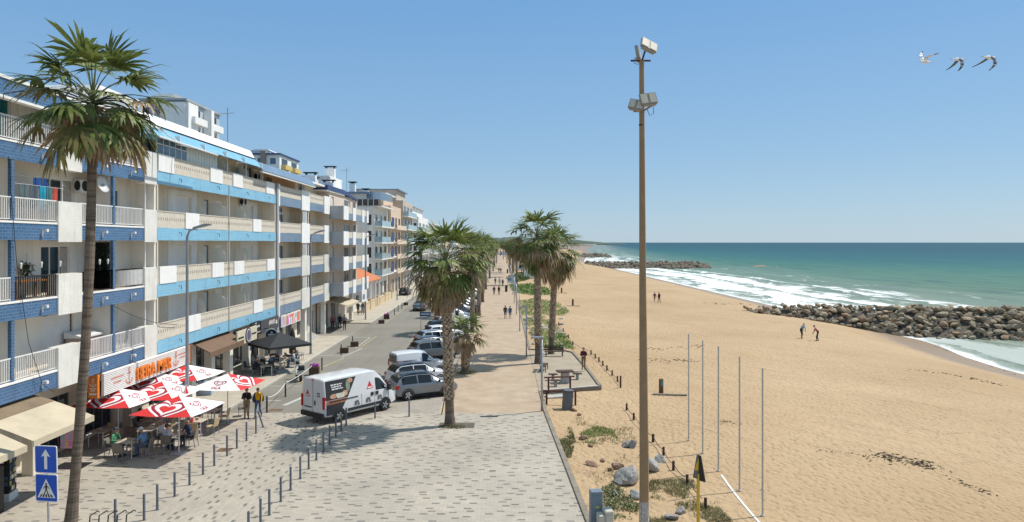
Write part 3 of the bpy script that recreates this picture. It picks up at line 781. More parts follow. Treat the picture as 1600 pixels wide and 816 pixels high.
for li, z in enumerate(LV):
    mb = MB(); mb.box(XW, XF - .02, Y0, Y1 - .17, z - .22, z - .02); bal = B2.part(mb, 'balcony', M_floor)
    mb = MB()
    mb.box(XF - .12, XF, Y0 + .01, Y1 - .01, z - .68, z + .03)
    B2.part(mb, 'tile_band', M_tilesky, bal)
    mb = MB()
    for a, c in S_A[li]: mb.box(XF - .10, XF + .04, a, c, z + .032, z + 1.0)
    B2.part(mb, 'parapet_panel', M_white, bal)
    mb = MB()
    for a, c in gaps(Y0 + .05, Y1 - .1, S_A[li]): slot_rail(mb, XF - .05, a, c, z + .032, z + .98)
    B2.part(mb, 'balustrade', [M_beigem, M_slot], bal)
    mb = MB()
    for y in (41.6, 47.2, 52.5, 57.4):
        mb.tube([(XF + .0, y, z - .20), (XF + .13, y, z - .22), (XF + .15, y, z - .42)], .025, 6)
    B2.part(mb, 'rain_spout', M_grey_metal, bal)
    # frosted partitions across the balcony, chamfered at the outer top corner
    for (y, x1, h) in ((49.1, XF - .2, 1.95), (47.25, XW + .5, 1.7), (53.9, XW + .75, 1.9), (55.3, XW + .55, 1.9)):
        mb = MB(); mb.prism([(XW, z), (x1, z), (x1, z + h - .4), (x1 - min(.4, (x1 - XW) * .5), z + h), (XW, z + h)], 'y', y - .02, y + .02)
        scn = B2.part(mb, 'partition_screen', M_screen, bal)
        
    mb = MB()
    mb.tube([(XF - .1, 49.12, z + .02), (XF - .1, 49.12, z + 2.4 if li < 3 else z + 1.7)], .045, 8); B2.part(mb, 'post', M_whitem, bal)
mb = MB(); mb.box(XF - .16, XF - .02, Y0 + .02, Y0 + .16, 3.6, 14); mb.tube([(XF + .03, 49.15, 3.8), (XF + .03, 49.15, 14)], .035, 6); B2.part(mb, 'downpipe', M_beigem)
# enclosed glazing and pergola on the top floor
mb = MB()
for y0, y1 in ((39.1, 42.8),):
    for k in range(6):
        y = lerp(y0, y1, k / 5); mb.box(XF - .14, XF - .08, y - .03, y + .03, 14.95, 16.0)
    mb.box(XF - .14, XF - .08, y0, y1, 15.95, 16.02); mb.box(XF - .14, XF - .08, y0, y1, 15.5, 15.55)
mb2 = MB(); mb2.box(XF - .125, XF - .095, 39.12, 42.78, 14.96, 15.94)
e1 = B2.part(mb, 'glazed_enclosure', M_whitem); B2.part(mb2, 'enclosure_glass', M_glass_b, e1)
mb = MB()
for k in range(12):
    y = 43.3 + k * .42
    if y < 47.6: mb.box(XF - .32, XF - .29, y, y + .36, 14.9, 15.85)
B2.part(mb, 'privacy_screen', M_screen)
mb = MB()
for y in (49.2, 52.9, 56.4): mb.box(XF - .2, XF - .1, y - .05, y + .05, 14.95, 16.0)
B2.part(mb, 'post', M_whitem)
mb = MB()
for y0 in (50.3, 53.2):
    for i in range(9):
        mb.box(XW + .25, XW + .28, y0 + i * .17, y0 + .05 + i * .17, 14.0, 15.7); mb.box(XW + .245, XW + .285, y0, y0 + 1.4, 14.0 + i * .2, 14.04 + i * .2)
B2.part(mb, 'lattice_screen', M_grey_wall)
mb = MB()                                           # tilted blue fascia + white parapet
mb.prism([(XF + .55, 15.75), (XF + .58, 15.75), (XF + .02, 16.42), (XF - .02, 16.42)], 'y', 36.9, 54.25, 0)
mb.box(-33, XF + .02, 38.9, 54.25, 16.2, 16.40, 1); mb.prism([(XF + .0, 16.42), (XF + .05, 16.42), (XF - .3, 17.05), (XF - .36, 17.05)], 'y', 36.9, 54.25, 1)
mb.box(-32, XF - .4, 38.6, 54.25, 16.40, 17.0, 1)
for y in (37, 40.4, 43.8, 47.2, 50.6, 54.2): mb.box(XF + .3, XF + .62, y - .025, y + .025, 15.72, 16.1, 1)
mb.tube([(XF + .08, 36.9, 16.43), (XF + .08, 54.25, 16.43)], .03, 6, 2)
B2.part(mb, 'roof', [M_tilesky, M_white, M_black])
mb = MB(); mb.box(-24, -20.6, 35.5, 39.5, 17.0, 17.75); mb.box(-24.4, -20.2, 35.3, 40.3, 17.75, 17.9); B2.part(mb, 'stair_head', M_white)
mb = MB(); mb.tube([(XF + .3, 38.5, 16.2), (XF + 1.3, 38.8, 15.5)], .04, 6); mb.tube([(XF + .2, 40.8, 15.7), (XF + 1.35, 41.0, 15.45)], .04, 6); mb.tube([(XF + 1.3, 36.5, 15.5), (XF + 1.3, 44, 15.45)], .055, 8)
B2.part(mb, 'awning_arm', M_whitem)
# ground floor
gh = [(42.2, 44.6, .12, 2.8, 'shop'), (45.6, 47.2, .12, 2.6, 'dark'), (48.6, 50.6, .12, 2.8, 'shop'), (51.6, 54.4, .12, 3.0, 'shop'), (55.2, 58.6, .12, 3.0, 'shop')]
mb = MB(); face_wall(mb, -21.2, Y0, Y1, 0, 3.9, [h[:4] for h in gh], .2); mb.box(-32, -21.42, Y0, Y1, 0, 3.9); B2.part(mb, 'shop_wall', M_cream)
for a, c, e, f, k in gh: opening(B2, -21.2, a, c, e, f, k, .2)
for y in (41.6, 44.9, 47.9, 51.1, 54.8):
    mb = MB(); mb.bbox(-20.2, -19.65, y - .28, y + .28, -.02, 3.86); B2.part(mb, 'pillar', M_stucco)
mb = MB(); mb.prism([(-19.55, 3.75), (-18.3, 3.1), (-18.3, 2.75), (-18.33, 2.75), (-18.33, 3.06), (-19.55, 3.7)], 'y', 44.1, 49.9); B2.part(mb, 'awning', mat('brown_awning_canvas', (.17, .105, .065), .85, .12, 1.5))

# ---------------------------------------------------------------- B3: slate-blue bands
B3 = Building('apartment_block', 'beige apartment block with slate blue balcony bands and tall white piers', 'building', -25.5, 68)
Y0, Y1 = 59.42, 77.7
doors = []
for li, z in enumerate(LV):
    doors += [(61.6, 63.6, z + .05, z + 2.2, 'shutter'), (64.6, 65.8, z + .8, z + 2.1, 'win')]
    if li < 3: doors += [(70.3, 75.0, z + .75, z + 2.35, 'win')]
    else: doors += [(70.6, 73.0, z + .05, z + 2.1, 'dark')]
mb = MB(); face_wall(mb, XW, Y0, Y1, 4.3, 16.0, [d[:4] for d in doors]); mb.box(-32, XW - .15, Y0, Y1, 3.9, 16.0)
mb.box(XW, XF - .05, Y1 - .15, Y1, 3.9, 14); mb.box(XW, XF - .05, 69.4, 69.6, 3.9, 14); mb.face([(XW, Y1, 4.3), (XW - .15, Y1, 4.3), (XW - .15, Y1, 16), (XW, Y1, 16)])
B3.part(mb, 'wall', M_cream)
mb = MB(); mb.box(XW + .003, XW + .05, Y0 + .05, 69.3, 13.98, 16.0); B3.part(mb, 'penthouse_wall', mat('orange_render', (.68, .42, .24), .8, .08, 1))
for a, c, e, f, k in doors: opening(B3, XW, a, c, e, f, k)
for li, z in enumerate(LV):
    mb = MB(); mb.box(XW, XF - .02, Y0 + .02, Y1 - .16, z - .22, z - .02); bal = B3.part(mb, 'balcony', M_floor)
    mb = MB(); mb.box(XF - .12, XF, 60.32, 66.85, z - .75, z + .03); mb.box(XF - .12, XF, 69.62, 75.3, z - .75, z + .03); B3.part(mb, 'tile_band', M_tileslate, bal)
    mb = MB(); mb.box(XF - .1, XF + .06, 66.88, 69.6, z - .85, z + 1.05); mb.box(XF - .1, XF + .06, 75.32, 77.65, z - .85, z + 1.05)
    mb.box(XF - .1, XF + .06, 59.9, 60.3, z - .85, z + 1.05); B3.part(mb, 'parapet_panel', M_white if li > 1 else M_tilewhite, bal)
    mb = MB(); slot_rail(mb, XF - .05, 60.32, 66.85, z + .032, z + .95); slot_rail(mb, XF - .05, 69.62, 75.3, z + .032, z + .95); B3.part(mb, 'balustrade', [M_beigem, M_slot], bal)
    if li < 3:
        mb = MB(); 
        for y in (60.0, 68.0): mb.box(XF - .09, XF - .02, y - .55 if y > 61 else y - .1, y + .75 if y > 61 else y + .28, z + 1.06, z + 2.3)
        lv = B3.part(mb, 'louvre_window', M_white)
        mb = MB()
        for y in (67.6, 68.0, 68.4): mb.box(XF - .03, XF - .005, y - .08, y + .08, z + 1.1, z + 2.25)
        B3.part(mb, 'pane', M_glass_b, lv)
mb = MB(); mb.box(XF - .10, XF + .10, 59.45, 59.85, .1, 15.0); B3.part(mb, 'pier', M_grey_wall)
mb = MB(); mb.prism([(XF + .62, 15.55), (XF + .66, 15.55), (XF + .02, 16.3), (XF - .04, 16.3)], 'y', 54.28, 69.7, 0); mb.box(-33, XF - .05, 59.4, 69.7, 16.0, 16.2, 1); mb.box(XF + .4, XF + .62, 54.3, 69.7, 15.42, 15.54, 1)
mb.box(-21, XF - .06, 54.28, 59.38, 16.05, 16.2, 1)
mb.box(-33, XF - .1, 69.72, 77.7, 16.0, 16.18, 1)
B3.part(mb, 'roof', [M_tileslate, M_white])
mb = MB()
for i in range(8):
    mb.box(XW + .3, XW + .33, 60.2 + i * .17, 60.25 + i * .17, 14.0, 15.6); mb.box(XW + .295, XW + .335, 60.2, 61.5, 14.0 + i * .2, 14.05 + i * .2)
B3.part(mb, 'lattice_screen', M_brown)
gh = [(61, 62.8, .12, 2.9, 'shop'), (63.4, 66.2, .12, 2.9, 'shop'), (66.9, 69.0, .3, 3.3, 'shop'), (70.6, 74.4, .6, 3.0, 'shop'), (75.2, 76.9, .12, 2.6, 'brown')]
mb = MB(); face_wall(mb, -20.6, Y0, Y1, 0, 3.9, [h[:4] for h in gh], .2); mb.box(-32, -20.82, Y0, Y1, 0, 3.9); B3.part(mb, 'shop_wall', M_cream)
for a, c, e, f, k in gh: opening(B3, -20.6, a, c, e, f, k, .2)
mb = MB()
for k in range(4): mb.box(-20.55 + .28 * 0, -19.2 - .28 * k, 70.2, 74.6, -.02 + .0, .12 + .15 * (3 - k) if False else .1 + .14 * k) if k == 0 else mb.box(-20.55, -19.2 - .3 * k, 70.2, 74.6, .1 + .14 * (k - 1), .1 + .14 * k)
B3.part(mb, 'step', M_conc)
for y in (60.6, 69.5, 77.2):
    mb = MB(); mb.bbox(-19.9, -19.4, y - .25, y + .25, -.02, 3.7); B3.part(mb, 'pillar', M_stucco)

# ---------------------------------------------------------------- B4: projecting balconies with grey flanks, navy roof
B4 = Building('apartment_block', 'beige block with projecting grey sided balconies and a navy edged flat roof', 'building', -24, 85)
LB = [4.5, 7.35, 10.2, 13.05]
X4 = -19.15; XB = -17.6; Y0, Y1 = 77.8, 92.6
doors = []
for li, z in enumerate(LB):
    doors += [(79.0, 79.9, z + .05, z + 2.1, 'brown'), (85.2, 88.6, z + .05, z + 2.1, 'dark'), (90, 91.8, z + .8, z + 2.1, 'win')]
XG = -20.5; mb = MB(); face_wall(mb, X4, Y0, Y1, 3.9, 15.6, [d[:4] for d in doors]); mb.box(-32, X4 - .16, Y0 + .001, Y1, 3.9, 15.6); face_wall(mb, XG, Y0, Y1, 0, 3.898, [(79, 82.6, .1, 2.9), (84, 88, .1, 2.9)]); mb.box(-32, XG - .16, Y0 + .001, Y1, 0, 3.898)
mb.face([(X4, Y0, 3.9), (X4 - .16, Y0, 3.9), (X4 - .16, Y0, 15.6), (X4, Y0, 15.6)]); mb.face([(X4, Y1, 3.9), (X4 - .16, Y1, 3.9), (X4 - .16, Y1, 15.6), (X4, Y1, 15.6)]); mb.face([(X4, Y0, 3.9), (X4, Y1, 3.9), (X4 - .16, Y1, 3.9), (X4 - .16, Y0, 3.9)])
B4.part(mb, 'wall', mat('pale_pink_render', (.66, .56, .47), .8, .08, .6, bump=.15, streak=True, world=True))
for a, c, e, f, k in doors: opening(B4, X4, a, c, e, f, k)
opening(B4, XG, 79, 82.6, .1, 2.9, 'shop'); opening(B4, XG, 84, 88, .1, 2.9, 'shop')
for y in (83.3, 90.5): mb = MB(); mb.bbox(-19.7, -19.3, y - .2, y + .2, -.02, 3.89); B4.part(mb, 'pillar', M_stucco)
for li, z in enumerate(LB):
    mb = MB(); mb.box(X4 + .002, XB - .02, Y0 + .1, Y1 - .1, z - .2, z - .02); bal = B4.part(mb, 'balcony', M_floor)
    mb = MB(); mb.box(X4 + .002, XB + .0, Y0, Y0 + .1, z - .45, z + 1.0); B4.part(mb, 'side_panel', M_grey_wall, bal)
    mb = MB()
    for a, c in ((Y0 + .1, 80.4), (82.8, 84.4), (88.2, 89.6), (91.2, 92.4)): mb.box(XB - .1, XB + .05, a, c, z - .5, z + 1.05)
    B4.part(mb, 'parapet_panel', M_white, bal)
    mb = MB()
    for a, c in ((80.4, 82.8), (84.4, 88.2), (89.6, 91.2)): mb.box(XB - .1, XB, a, c, z - .45, z + .3)
    B4.part(mb, 'tile_band', M_tileslate, bal)
    mb = MB()
    for a, c in ((80.4, 82.8), (84.4, 88.2), (89.6, 91.2)): mb.box(XB - .07, XB - .03, a, c, z + .3, z + 1.0)
    B4.part(mb, 'balustrade', M_beigem, bal)
mb = MB(); mb.box(-33, XF + .15, 76.2, 84.6, 15.6, 15.72, 0); mb.box(-33, XF + .2, 76.15, 84.65, 15.72, 16.25, 1); mb.box(-32, -19.4, 84.7, 92.4, 15.6, 15.8, 0)
mb.prism([(84.65, 15.75), (92.4, 15.45), (92.4, 15.55), (84.65, 16.2)], 'x', XF - 1.2, XF + .2, 1)
mb.box(-31, -21, 86, 92, 15.8, 18.0, 0); mb.box(-31, -21, 85.5, 92.5, 18, 18.12, 0)
B4.part(mb, 'roof', [M_white, M_navy])
for (x, y, z, h) in ((-21.5, 79, 16.25, 1.3), (-22, 81.5, 16.25, 1.0), (-20.6, 83.5, 16.2, .9), (-22, 90, 18.12, 1.3)):
    mb = MB(); mb.box(x - .6, x + .6, y - .35, y + .35, z, z + h); mb.box(x - .75, x + .75, y - .45, y + .45, z + h + .22, z + h + .32, 1)
    for k in (-.5, .5): mb.box(x + k - .05, x + k + .05, y - .3, y + .3, z + h, z + h + .22, 1)
    B4.part(mb, 'chimney', [M_white, M_trim])
mb = MB(); mb.prism([(XG + .02, 3.8), (-17.2, 3.0), (-17.2, 2.75), (-17.23, 2.75), (-17.23, 2.97), (XG + .02, 3.75)], 'y', 78.0, 84.6); B4.part(mb, 'awning', M_awn)

# ---------------------------------------------------------------- small house with an orange tiled porch + its garden wall
BH = Building('small_house', 'low pale house with an orange clay tiled porch roof between two apartment blocks', 'house', -24, 106)
mb = MB(); mb.box(-28, -21.2, 100, 112, 0, 5.0); BH.part(mb, 'wall', M_stucco)
mb = MB(); rows = 14
for k in range(rows):
    t0, t1 = k / rows, (k + 1) / rows
    mb.prism([(lerp(-24, -19.3, t0), lerp(6.3, 4.3, t0)), (lerp(-24, -19.3, t1), lerp(6.3, 4.3, t1) + .05), (lerp(-24, -19.3, t1), lerp(6.3, 4.3, t1) - .08), (lerp(-24, -19.3, t0), lerp(6.3, 4.3, t0) - .12)], 'y', 99.5, 112.5)
BH.part(mb, 'roof', M_clay)
for y in (100.5, 104.5, 108.5, 112):
    mb = MB(); mb.box(-19.8, -19.5, y - .15, y + .15, 0, 4.25); BH.part(mb, 'porch_post', M_white)
mb = MB(); mb.box(-21.19, -21.1, 102, 103.4, .9, 2.3); mb.box(-21.19, -21.1, 106, 107.2, .1, 2.3); BH.part(mb, 'window', M_glass)
gw = MB()
gw.box(-19.75, -19.5, 99.6, 123.8, 0, 1.25); gw.box(-19.8, -19.45, 99.6, 123.8, 1.25, 1.33)
for y in (99.4, 104, 110, 117, 124): gw.bbox(-19.85, -19.4, y - .2, y + .2, 0, 1.75)
tag(gw.build('garden_wall', mat('sandstone_render', (.60, .47, .30), .85, .1, .8, bump=.2, world=True)), 'low sandy garden wall with posts beside the far sidewalk', 'wall')

# ---------------------------------------------------------------- B5..B8 further along the street
def far_block(name, label, x0, xf, y0, y1, top, wall, n, side_holes=(), band=None, glass_b=None, roofc=None, bal=1.2, z1=4.3, fl=2.85, nb=3):
    B = Building(name, label, 'building', (x0 + xf) / 2, (y0 + y1) / 2)
    hs = []
    for k in range(n):
        z = z1 + fl * k
        w = (y1 - y0) / nb
        for j in range(nb): hs.append((y0 + w * j + w * .18, y0 + w * j + w * .72, z + .1, z + 2.1))
    for j in range(nb): w = (y1 - y0) / nb; hs.append((y0 + w * j + w * .1, y0 + w * j + w * .8, .1, 2.8))
    sh = [(xf - 1.2, xf - .5, z1 + fl * k + .2, z1 + fl * k + 2.0) for k in range(n)] if side_holes else []
    mb = MB(); face_wall(mb, xf, y0, y1, 0, top, hs); mb.box(x0, xf - .15, y0 + .15, y1, 0, top - .02); face_wall_y(mb, y0, x0, xf, 0, top, sh, .14)
    mb.face([(x0, y0, top), (xf, y0, top), (xf, y1, top), (x0, y1, top)]); mb.face([(xf, y1, 0), (xf - .15, y1, 0), (xf - .15, y1, top), (xf, y1, top)])
    B.part(mb, 'wall', wall)
    for h in hs: 
        mb = MB(); mb.box(xf - .14, xf - .09, h[0], h[1], h[2], h[3]); B.part(mb, 'window', M_glass if glass_b is None else M_glass_b)
    for h in sh:
        mb = MB(); mb.box(h[0], h[1], y0 + .09, y0 + .14, h[2], h[3]); B.part(mb, 'window', M_glass)
    for k in range(n):
        z = z1 + fl * k; mb = MB(); mb.box(xf + .002, xf + bal, y0 + .3, y1 - .3, z - .2, z)
        o = B.part(mb, 'balcony', M_white)
        mb = MB()
        if band: mb.box(xf + bal - .08, xf + bal + .02, y0 + .28, y1 - .28, z - .35, z + .55)
        else: mb.box(xf + bal - .05, xf + bal, y0 + .3, y1 - .3, z + .02, z + 1.0); mb.box(xf + .01, xf + bal, y0 + .3, y0 + .34, z + .02, z + 1.0)
        B.part(mb, 'balustrade', band or M_baluglass, o)
    mb = MB(); mb.box(x0 + 2, xf - 1.6, y0 + 1, y1 - 1, top, top + 2.3); mb.box(x0 + 1.6, xf - 1.0, y0 + .6, y1 - .6, top + 2.3, top + 2.5, 1); B.part(mb, 'penthouse', [wall, roofc or M_white])
    return B
B5 = far_block('apartment_block', 'pale block with rounded glass balconies and a brown glazed penthouse beyond the tiled porch', -34, -22.2, 122, 136, 16.2, M_stucco, 4, True, None, None, M_tileslate, 1.3)
mb = MB(); mb.box(-33.5, -20.9, 122.2, 135.8, 16.22, 16.4, 1); mb.box(-30, -21.2, 122.1, 122.2, 16.4, 17.5, 0)
for k in range(10): mb.box(-30 + k * .95, -29.9 + k * .95, 122.04, 122.11, 16.4, 17.5, 1)
B5.part(mb, 'penthouse_glazing', [mat('brown_glass', (.07, .05, .04), .1, .2, 2), M_white])
mb = MB(); n = 16; pts = [(-21.9 + 2.2 * math.sin(PI * k / n * .5) - 1.4, 123.5 + 10 * (1 - math.cos(PI * k / n * .5))) for k in range(n + 1)]
kerbline(mb, [(-29, 123.5), (-23.3, 123.4)] + pts, .15, 17.6, 18.9); B5.part(mb, 'curved_fascia', M_tileslate)
for x, y, h in ((-27, 127, 2.6), (-25.2, 130, 1.6)):
    mb = MB(); mb.box(x - .5, x + .5, y - .5, y + .5, 18.0, 18 + h); mb.box(x - .7, x + .7, y - .7, y + .7, 18 + h + .2, 18.35 + h, 1); mb.box(x - .3, x + .3, y - .3, y + .3, 18 + h, 18.2 + h, 1); B5.part(mb, 'chimney', [M_white, M_trim])
for k in range(4):
    z = 4.3 + 2.85 * k; mb = MB(); mb.box(-20.85, -20.8, 132.5, 135.5, z + .3, z + 1.9); B5.part(mb, 'navy_panel', M_navy)
B6 = far_block('apartment_block', 'peach block with stacked beige balconies beyond the rounded glass balconies', -34, -21.6, 136.3, 150, 17.2, mat('peach_render', (.64, .50, .38), .8, .08, .6, streak=True, world=True), 4, False, mat('peach_balustrade', (.66, .54, .42), .8, .08, 1), None, None, 1.2)
B7 = far_block('apartment_block', 'tall block with dark bluish glazing and glass balconies next to the peach block', -34, -21.2, 150.3, 166, 19.0, mat('grey_beige_render', (.50, .44, .37), .8, .1, .6, world=True), 5, False, None, True, M_tileslate, 1.1)
B8 = far_block('apartment_block', 'distant white block with blue glass storeys showing above the palm crowns', -40, -21.0, 176, 200, 16.5, M_white, 4, True, None, True, M_grey_wall, 1.0)
specs = [(206, 226, 11.5, M_cream, 'low cream building half hidden behind the palm crowns'), (229, 250, 13.5, M_stucco, 'grey white four storey block behind the street palms'),
         (254, 280, 10, M_pink, 'low pinkish block far down the street'), (285, 320, 12.5, M_white, 'long white block far down the street'), (325, 370, 9, M_cream, 'last low cream block at the far end of the street')]
for y0, y1, top, m, lab in specs: far_block('town_building', lab, -36, -21, y0, y1, top, m, 2 if top < 11 else 3, True, None, None, None, 1.0, 4, 2.8, 3)

# ---------------------------------------------------------------- towers behind the street
def tower(label, x0, x1, y0, y1, top, wall, cap, stripe, cols=4, z0=8.0):
    B = Building('apartment_tower', label, 'building', (x0 + x1) / 2, (y0 + y1) / 2)
    hx = []; hs = []; n = int((top - z0) / 2.9)
    for k in range(n):
        z = top - 2.9 * (k + 1)
        for j in range(cols): w = (x1 - x0) / cols; hx.append((x0 + w * (j + .25), x0 + w * (j + .7), z + .9, z + 2.2))
        for j in range(2): w = (y1 - y0) / 2; hs.append((y0 + w * (j + .2), y0 + w * (j + .8), z + .2, z + 2.3))
    mb = MB(); face_wall(mb, x1, y0, y1, 0, top, hs); face_wall_y(mb, y0, x0, x1, 0, top, hx); mb.box(x0, x1 - .16, y0 + .16, y1, 0, top - .01)
    B.part(mb, 'wall', wall)
    for h in hx: mb = MB(); mb.box(h[0], h[1], y0 + .08, y0 + .13, h[2], h[3]); B.part(mb, 'window', M_glass_b)
    for h in hs:
        mb = MB(); mb.box(x1 - .13, x1 - .08, *h); B.part(mb, 'window', M_glass)
        mb = MB(); mb.box(x1 + .002, x1 + 1.0, h[0] - .3, h[1] + .3, h[2] - .3, h[2] + .7); B.part(mb, 'balcony', stripe)
    mb = MB(); mb.box(x0 - .2, x1 + .35, y0 - .45, y1, top, top + .3, 1); mb.box(x0 + 1, x1 - 2.6, y0 + 1.5, y1 - 3, top + .3, top + 1.0, 0); mb.prism([(x0 + .8, top + 1.0), (x1 - 2.4, top + 1.0), ((x0 + x1) / 2 + 1, top + 1.35), ((x0 + x1) / 2 - 1.5, top + 1.35)], 'y', y0 + 1.3, y1 - 3.2, 0)
    B.part(mb, 'roof', [M_white, cap])
    return B
T1 = tower('tall grey white apartment tower rising behind the light blue block', -51.3, -45.0, 100, 112, 30.1, mat('bluish_grey_render', (.42, .48, .52), .8, .06, .6, world=True), M_grey_wall, M_white)
mb = MB(); mb.box(-48.4, -44.95, 99.6, 100, 8, 29.9); mb.box(-44.98, -44.5, 99.8, 103, 8, 29.9); mb.box(-44.98, -43.8, 106, 107, 8, 29.9); T1.part(mb, 'pier', M_white)
T2 = tower('far white tower with a navy roof edge and yellow balconies behind the slate blue block', -55.5, -47.5, 150, 164, 28.7, M_white, M_navy, mat('yellow_render', (.62, .47, .17), .8, .06, 1), 3)
mb = MB(); mb.box(-51.4, -50.3, 149.4, 151, 10, 29.5); T2.part(mb, 'stair_shaft', mat('taupe_render', (.28, .24, .21), .8, .1, 1))
# ================================================================ palms
def leaf_mat(name, c0, c1, c2, trans=.25):
    m, nt, b = nt_new(name)
    f = noise_n(nt, objc(nt), 1.6, 4, .65); f2 = noise_n(nt, objc(nt), 14, 2)
    c = ramp(nt, f, [(.28, c0), (.52, c1), (.75, c2)])
    c = mix_c(nt, maprange(nt, f2, .4, .75, 0, .35), c, tuple(x * .5 for x in c0))
    nt.links.new(c, b.inputs['Base Color']); b.inputs['Roughness'].default_value = .5; b.inputs['Specular IOR Level'].default_value = .35
    tr = nt.nodes.new('ShaderNodeBsdfTranslucent'); nt.links.new(c, tr.inputs[0])
    mx = nt.nodes.new('ShaderNodeMixShader'); mx.inputs[0].default_value = trans
    nt.links.new(b.outputs[0], mx.inputs[1]); nt.links.new(tr.outputs[0], mx.inputs[2]); nt.links.new(mx.outputs[0], nt.nodes['Material Output'].inputs[0])
    return m
M_frond = leaf_mat('palm_frond_green', (.07, .105, .024), (.16, .205, .05), (.31, .315, .12))
M_frond_y = leaf_mat('palm_frond_yellowing', (.16, .16, .045), (.24, .21, .08), (.33, .27, .13))
M_frond_d = leaf_mat('palm_frond_dead', (.22, .15, .08), (.40, .29, .17), (.58, .46, .31), .25)
M_petiole = mat('palm_petiole', (.12, .13, .05), .6, .3, 5)
def trunk_mat(name, c0, c1, ring):
    m, nt, b = nt_new(name); p = objc(nt); s = sep(nt, p)
    f = noise_n(nt, vmul(nt, p, (3, 3, 1)), 2, 5, .65)
    w = nt.nodes.new('ShaderNodeTexNoise'); nt.links.new(vmul(nt, p, (.6, .6, ring)), w.inputs['Vector']); w.inputs['Scale'].default_value = 1; w.inputs['Detail'].default_value = 3
    c = mix_c(nt, f, c0, c1); c = mix_c(nt, maprange(nt, w.outputs['Fac'], .42, .62, 0, .55), c, tuple(x * .45 for x in c0))
    nt.links.new(c, b.inputs['Base Color']); b.inputs['Roughness'].default_value = .9; b.inputs['Specular IOR Level'].default_value = .15
    bump_n(nt, b, w.outputs['Fac'], .6, .04); return m
M_trunk = trunk_mat('palm_trunk_bark', (.11, .08, .06), (.27, .215, .165), 11)
M_boot = mat('palm_leaf_base', (.42, .33, .24), .9, .45, 5)

def add_fan(mb, c, d, up, size, rnd, n, m, droop, spread=1.25, fold=.35):
    """one fan blade: pointed segments radiating from c around direction d, tips hanging"""
    d = d.normalized(); side = d.cross(up)
    if side.length < .05: side = Vector((1, 0, 0))
    side.normalize(); nrm = side.cross(d).normalized()
    d0 = droop
    for k in range(n):
        droop = d0 * rnd.choice((.3, .6, 1, 1, 1.3, 2.2)); t = (k / (n - 1) * 2 - 1); a = t * spread + rnd.uniform(-.05, .05)
        L = size * (1 - .28 * abs(t) ** 2) * rnd.uniform(.70, 1.12)
        v = (d * math.cos(a) + side * math.sin(a)).normalized() - nrm * (fold * abs(t)) * .6 + nrm * rnd.uniform(-.16, .16)
        v.normalize(); w = size * .054 * rnd.uniform(.8, 1.15)
        sd = v.cross(nrm).normalized() * w
        p0 = c; p1 = c + v * L * .5; p2 = p1 + (v + Vector((0, 0, -droop * .55))).normalized() * L * .28; p3 = p2 + (v + Vector((0, 0, -droop * 1.5))).normalized() * L * .26
        i = len(mb.v)
        mb.v += [tuple(p0 - sd * .35), tuple(p0 + sd * .35), tuple(p1 - sd), tuple(p1 + sd), tuple(p2 - sd * .7), tuple(p2 + sd * .7), tuple(p3)]
        mb.f += [(i, i + 1, i + 3, i + 2), (i + 2, i + 3, i + 5, i + 4), (i + 4, i + 5, i + 6)]; mb.m += [m] * 3
def petiole(mb, c, az, el, L, sag, r, m, seg=4):
    pts = []; p = Vector(c); e = el
    for k in range(seg + 1):
        pts.append(p.copy()); dv = Vector((math.cos(az) * math.cos(e), math.sin(az) * math.cos(e), math.sin(e)))
        p = p + dv * (L / seg); e -= sag / seg
    mb.tube(pts, [lerp(r, r * .55, k / seg) for k in range(seg + 1)], 4, m, False)
    return pts[-1], (pts[-1] - pts[-2]).normalized()
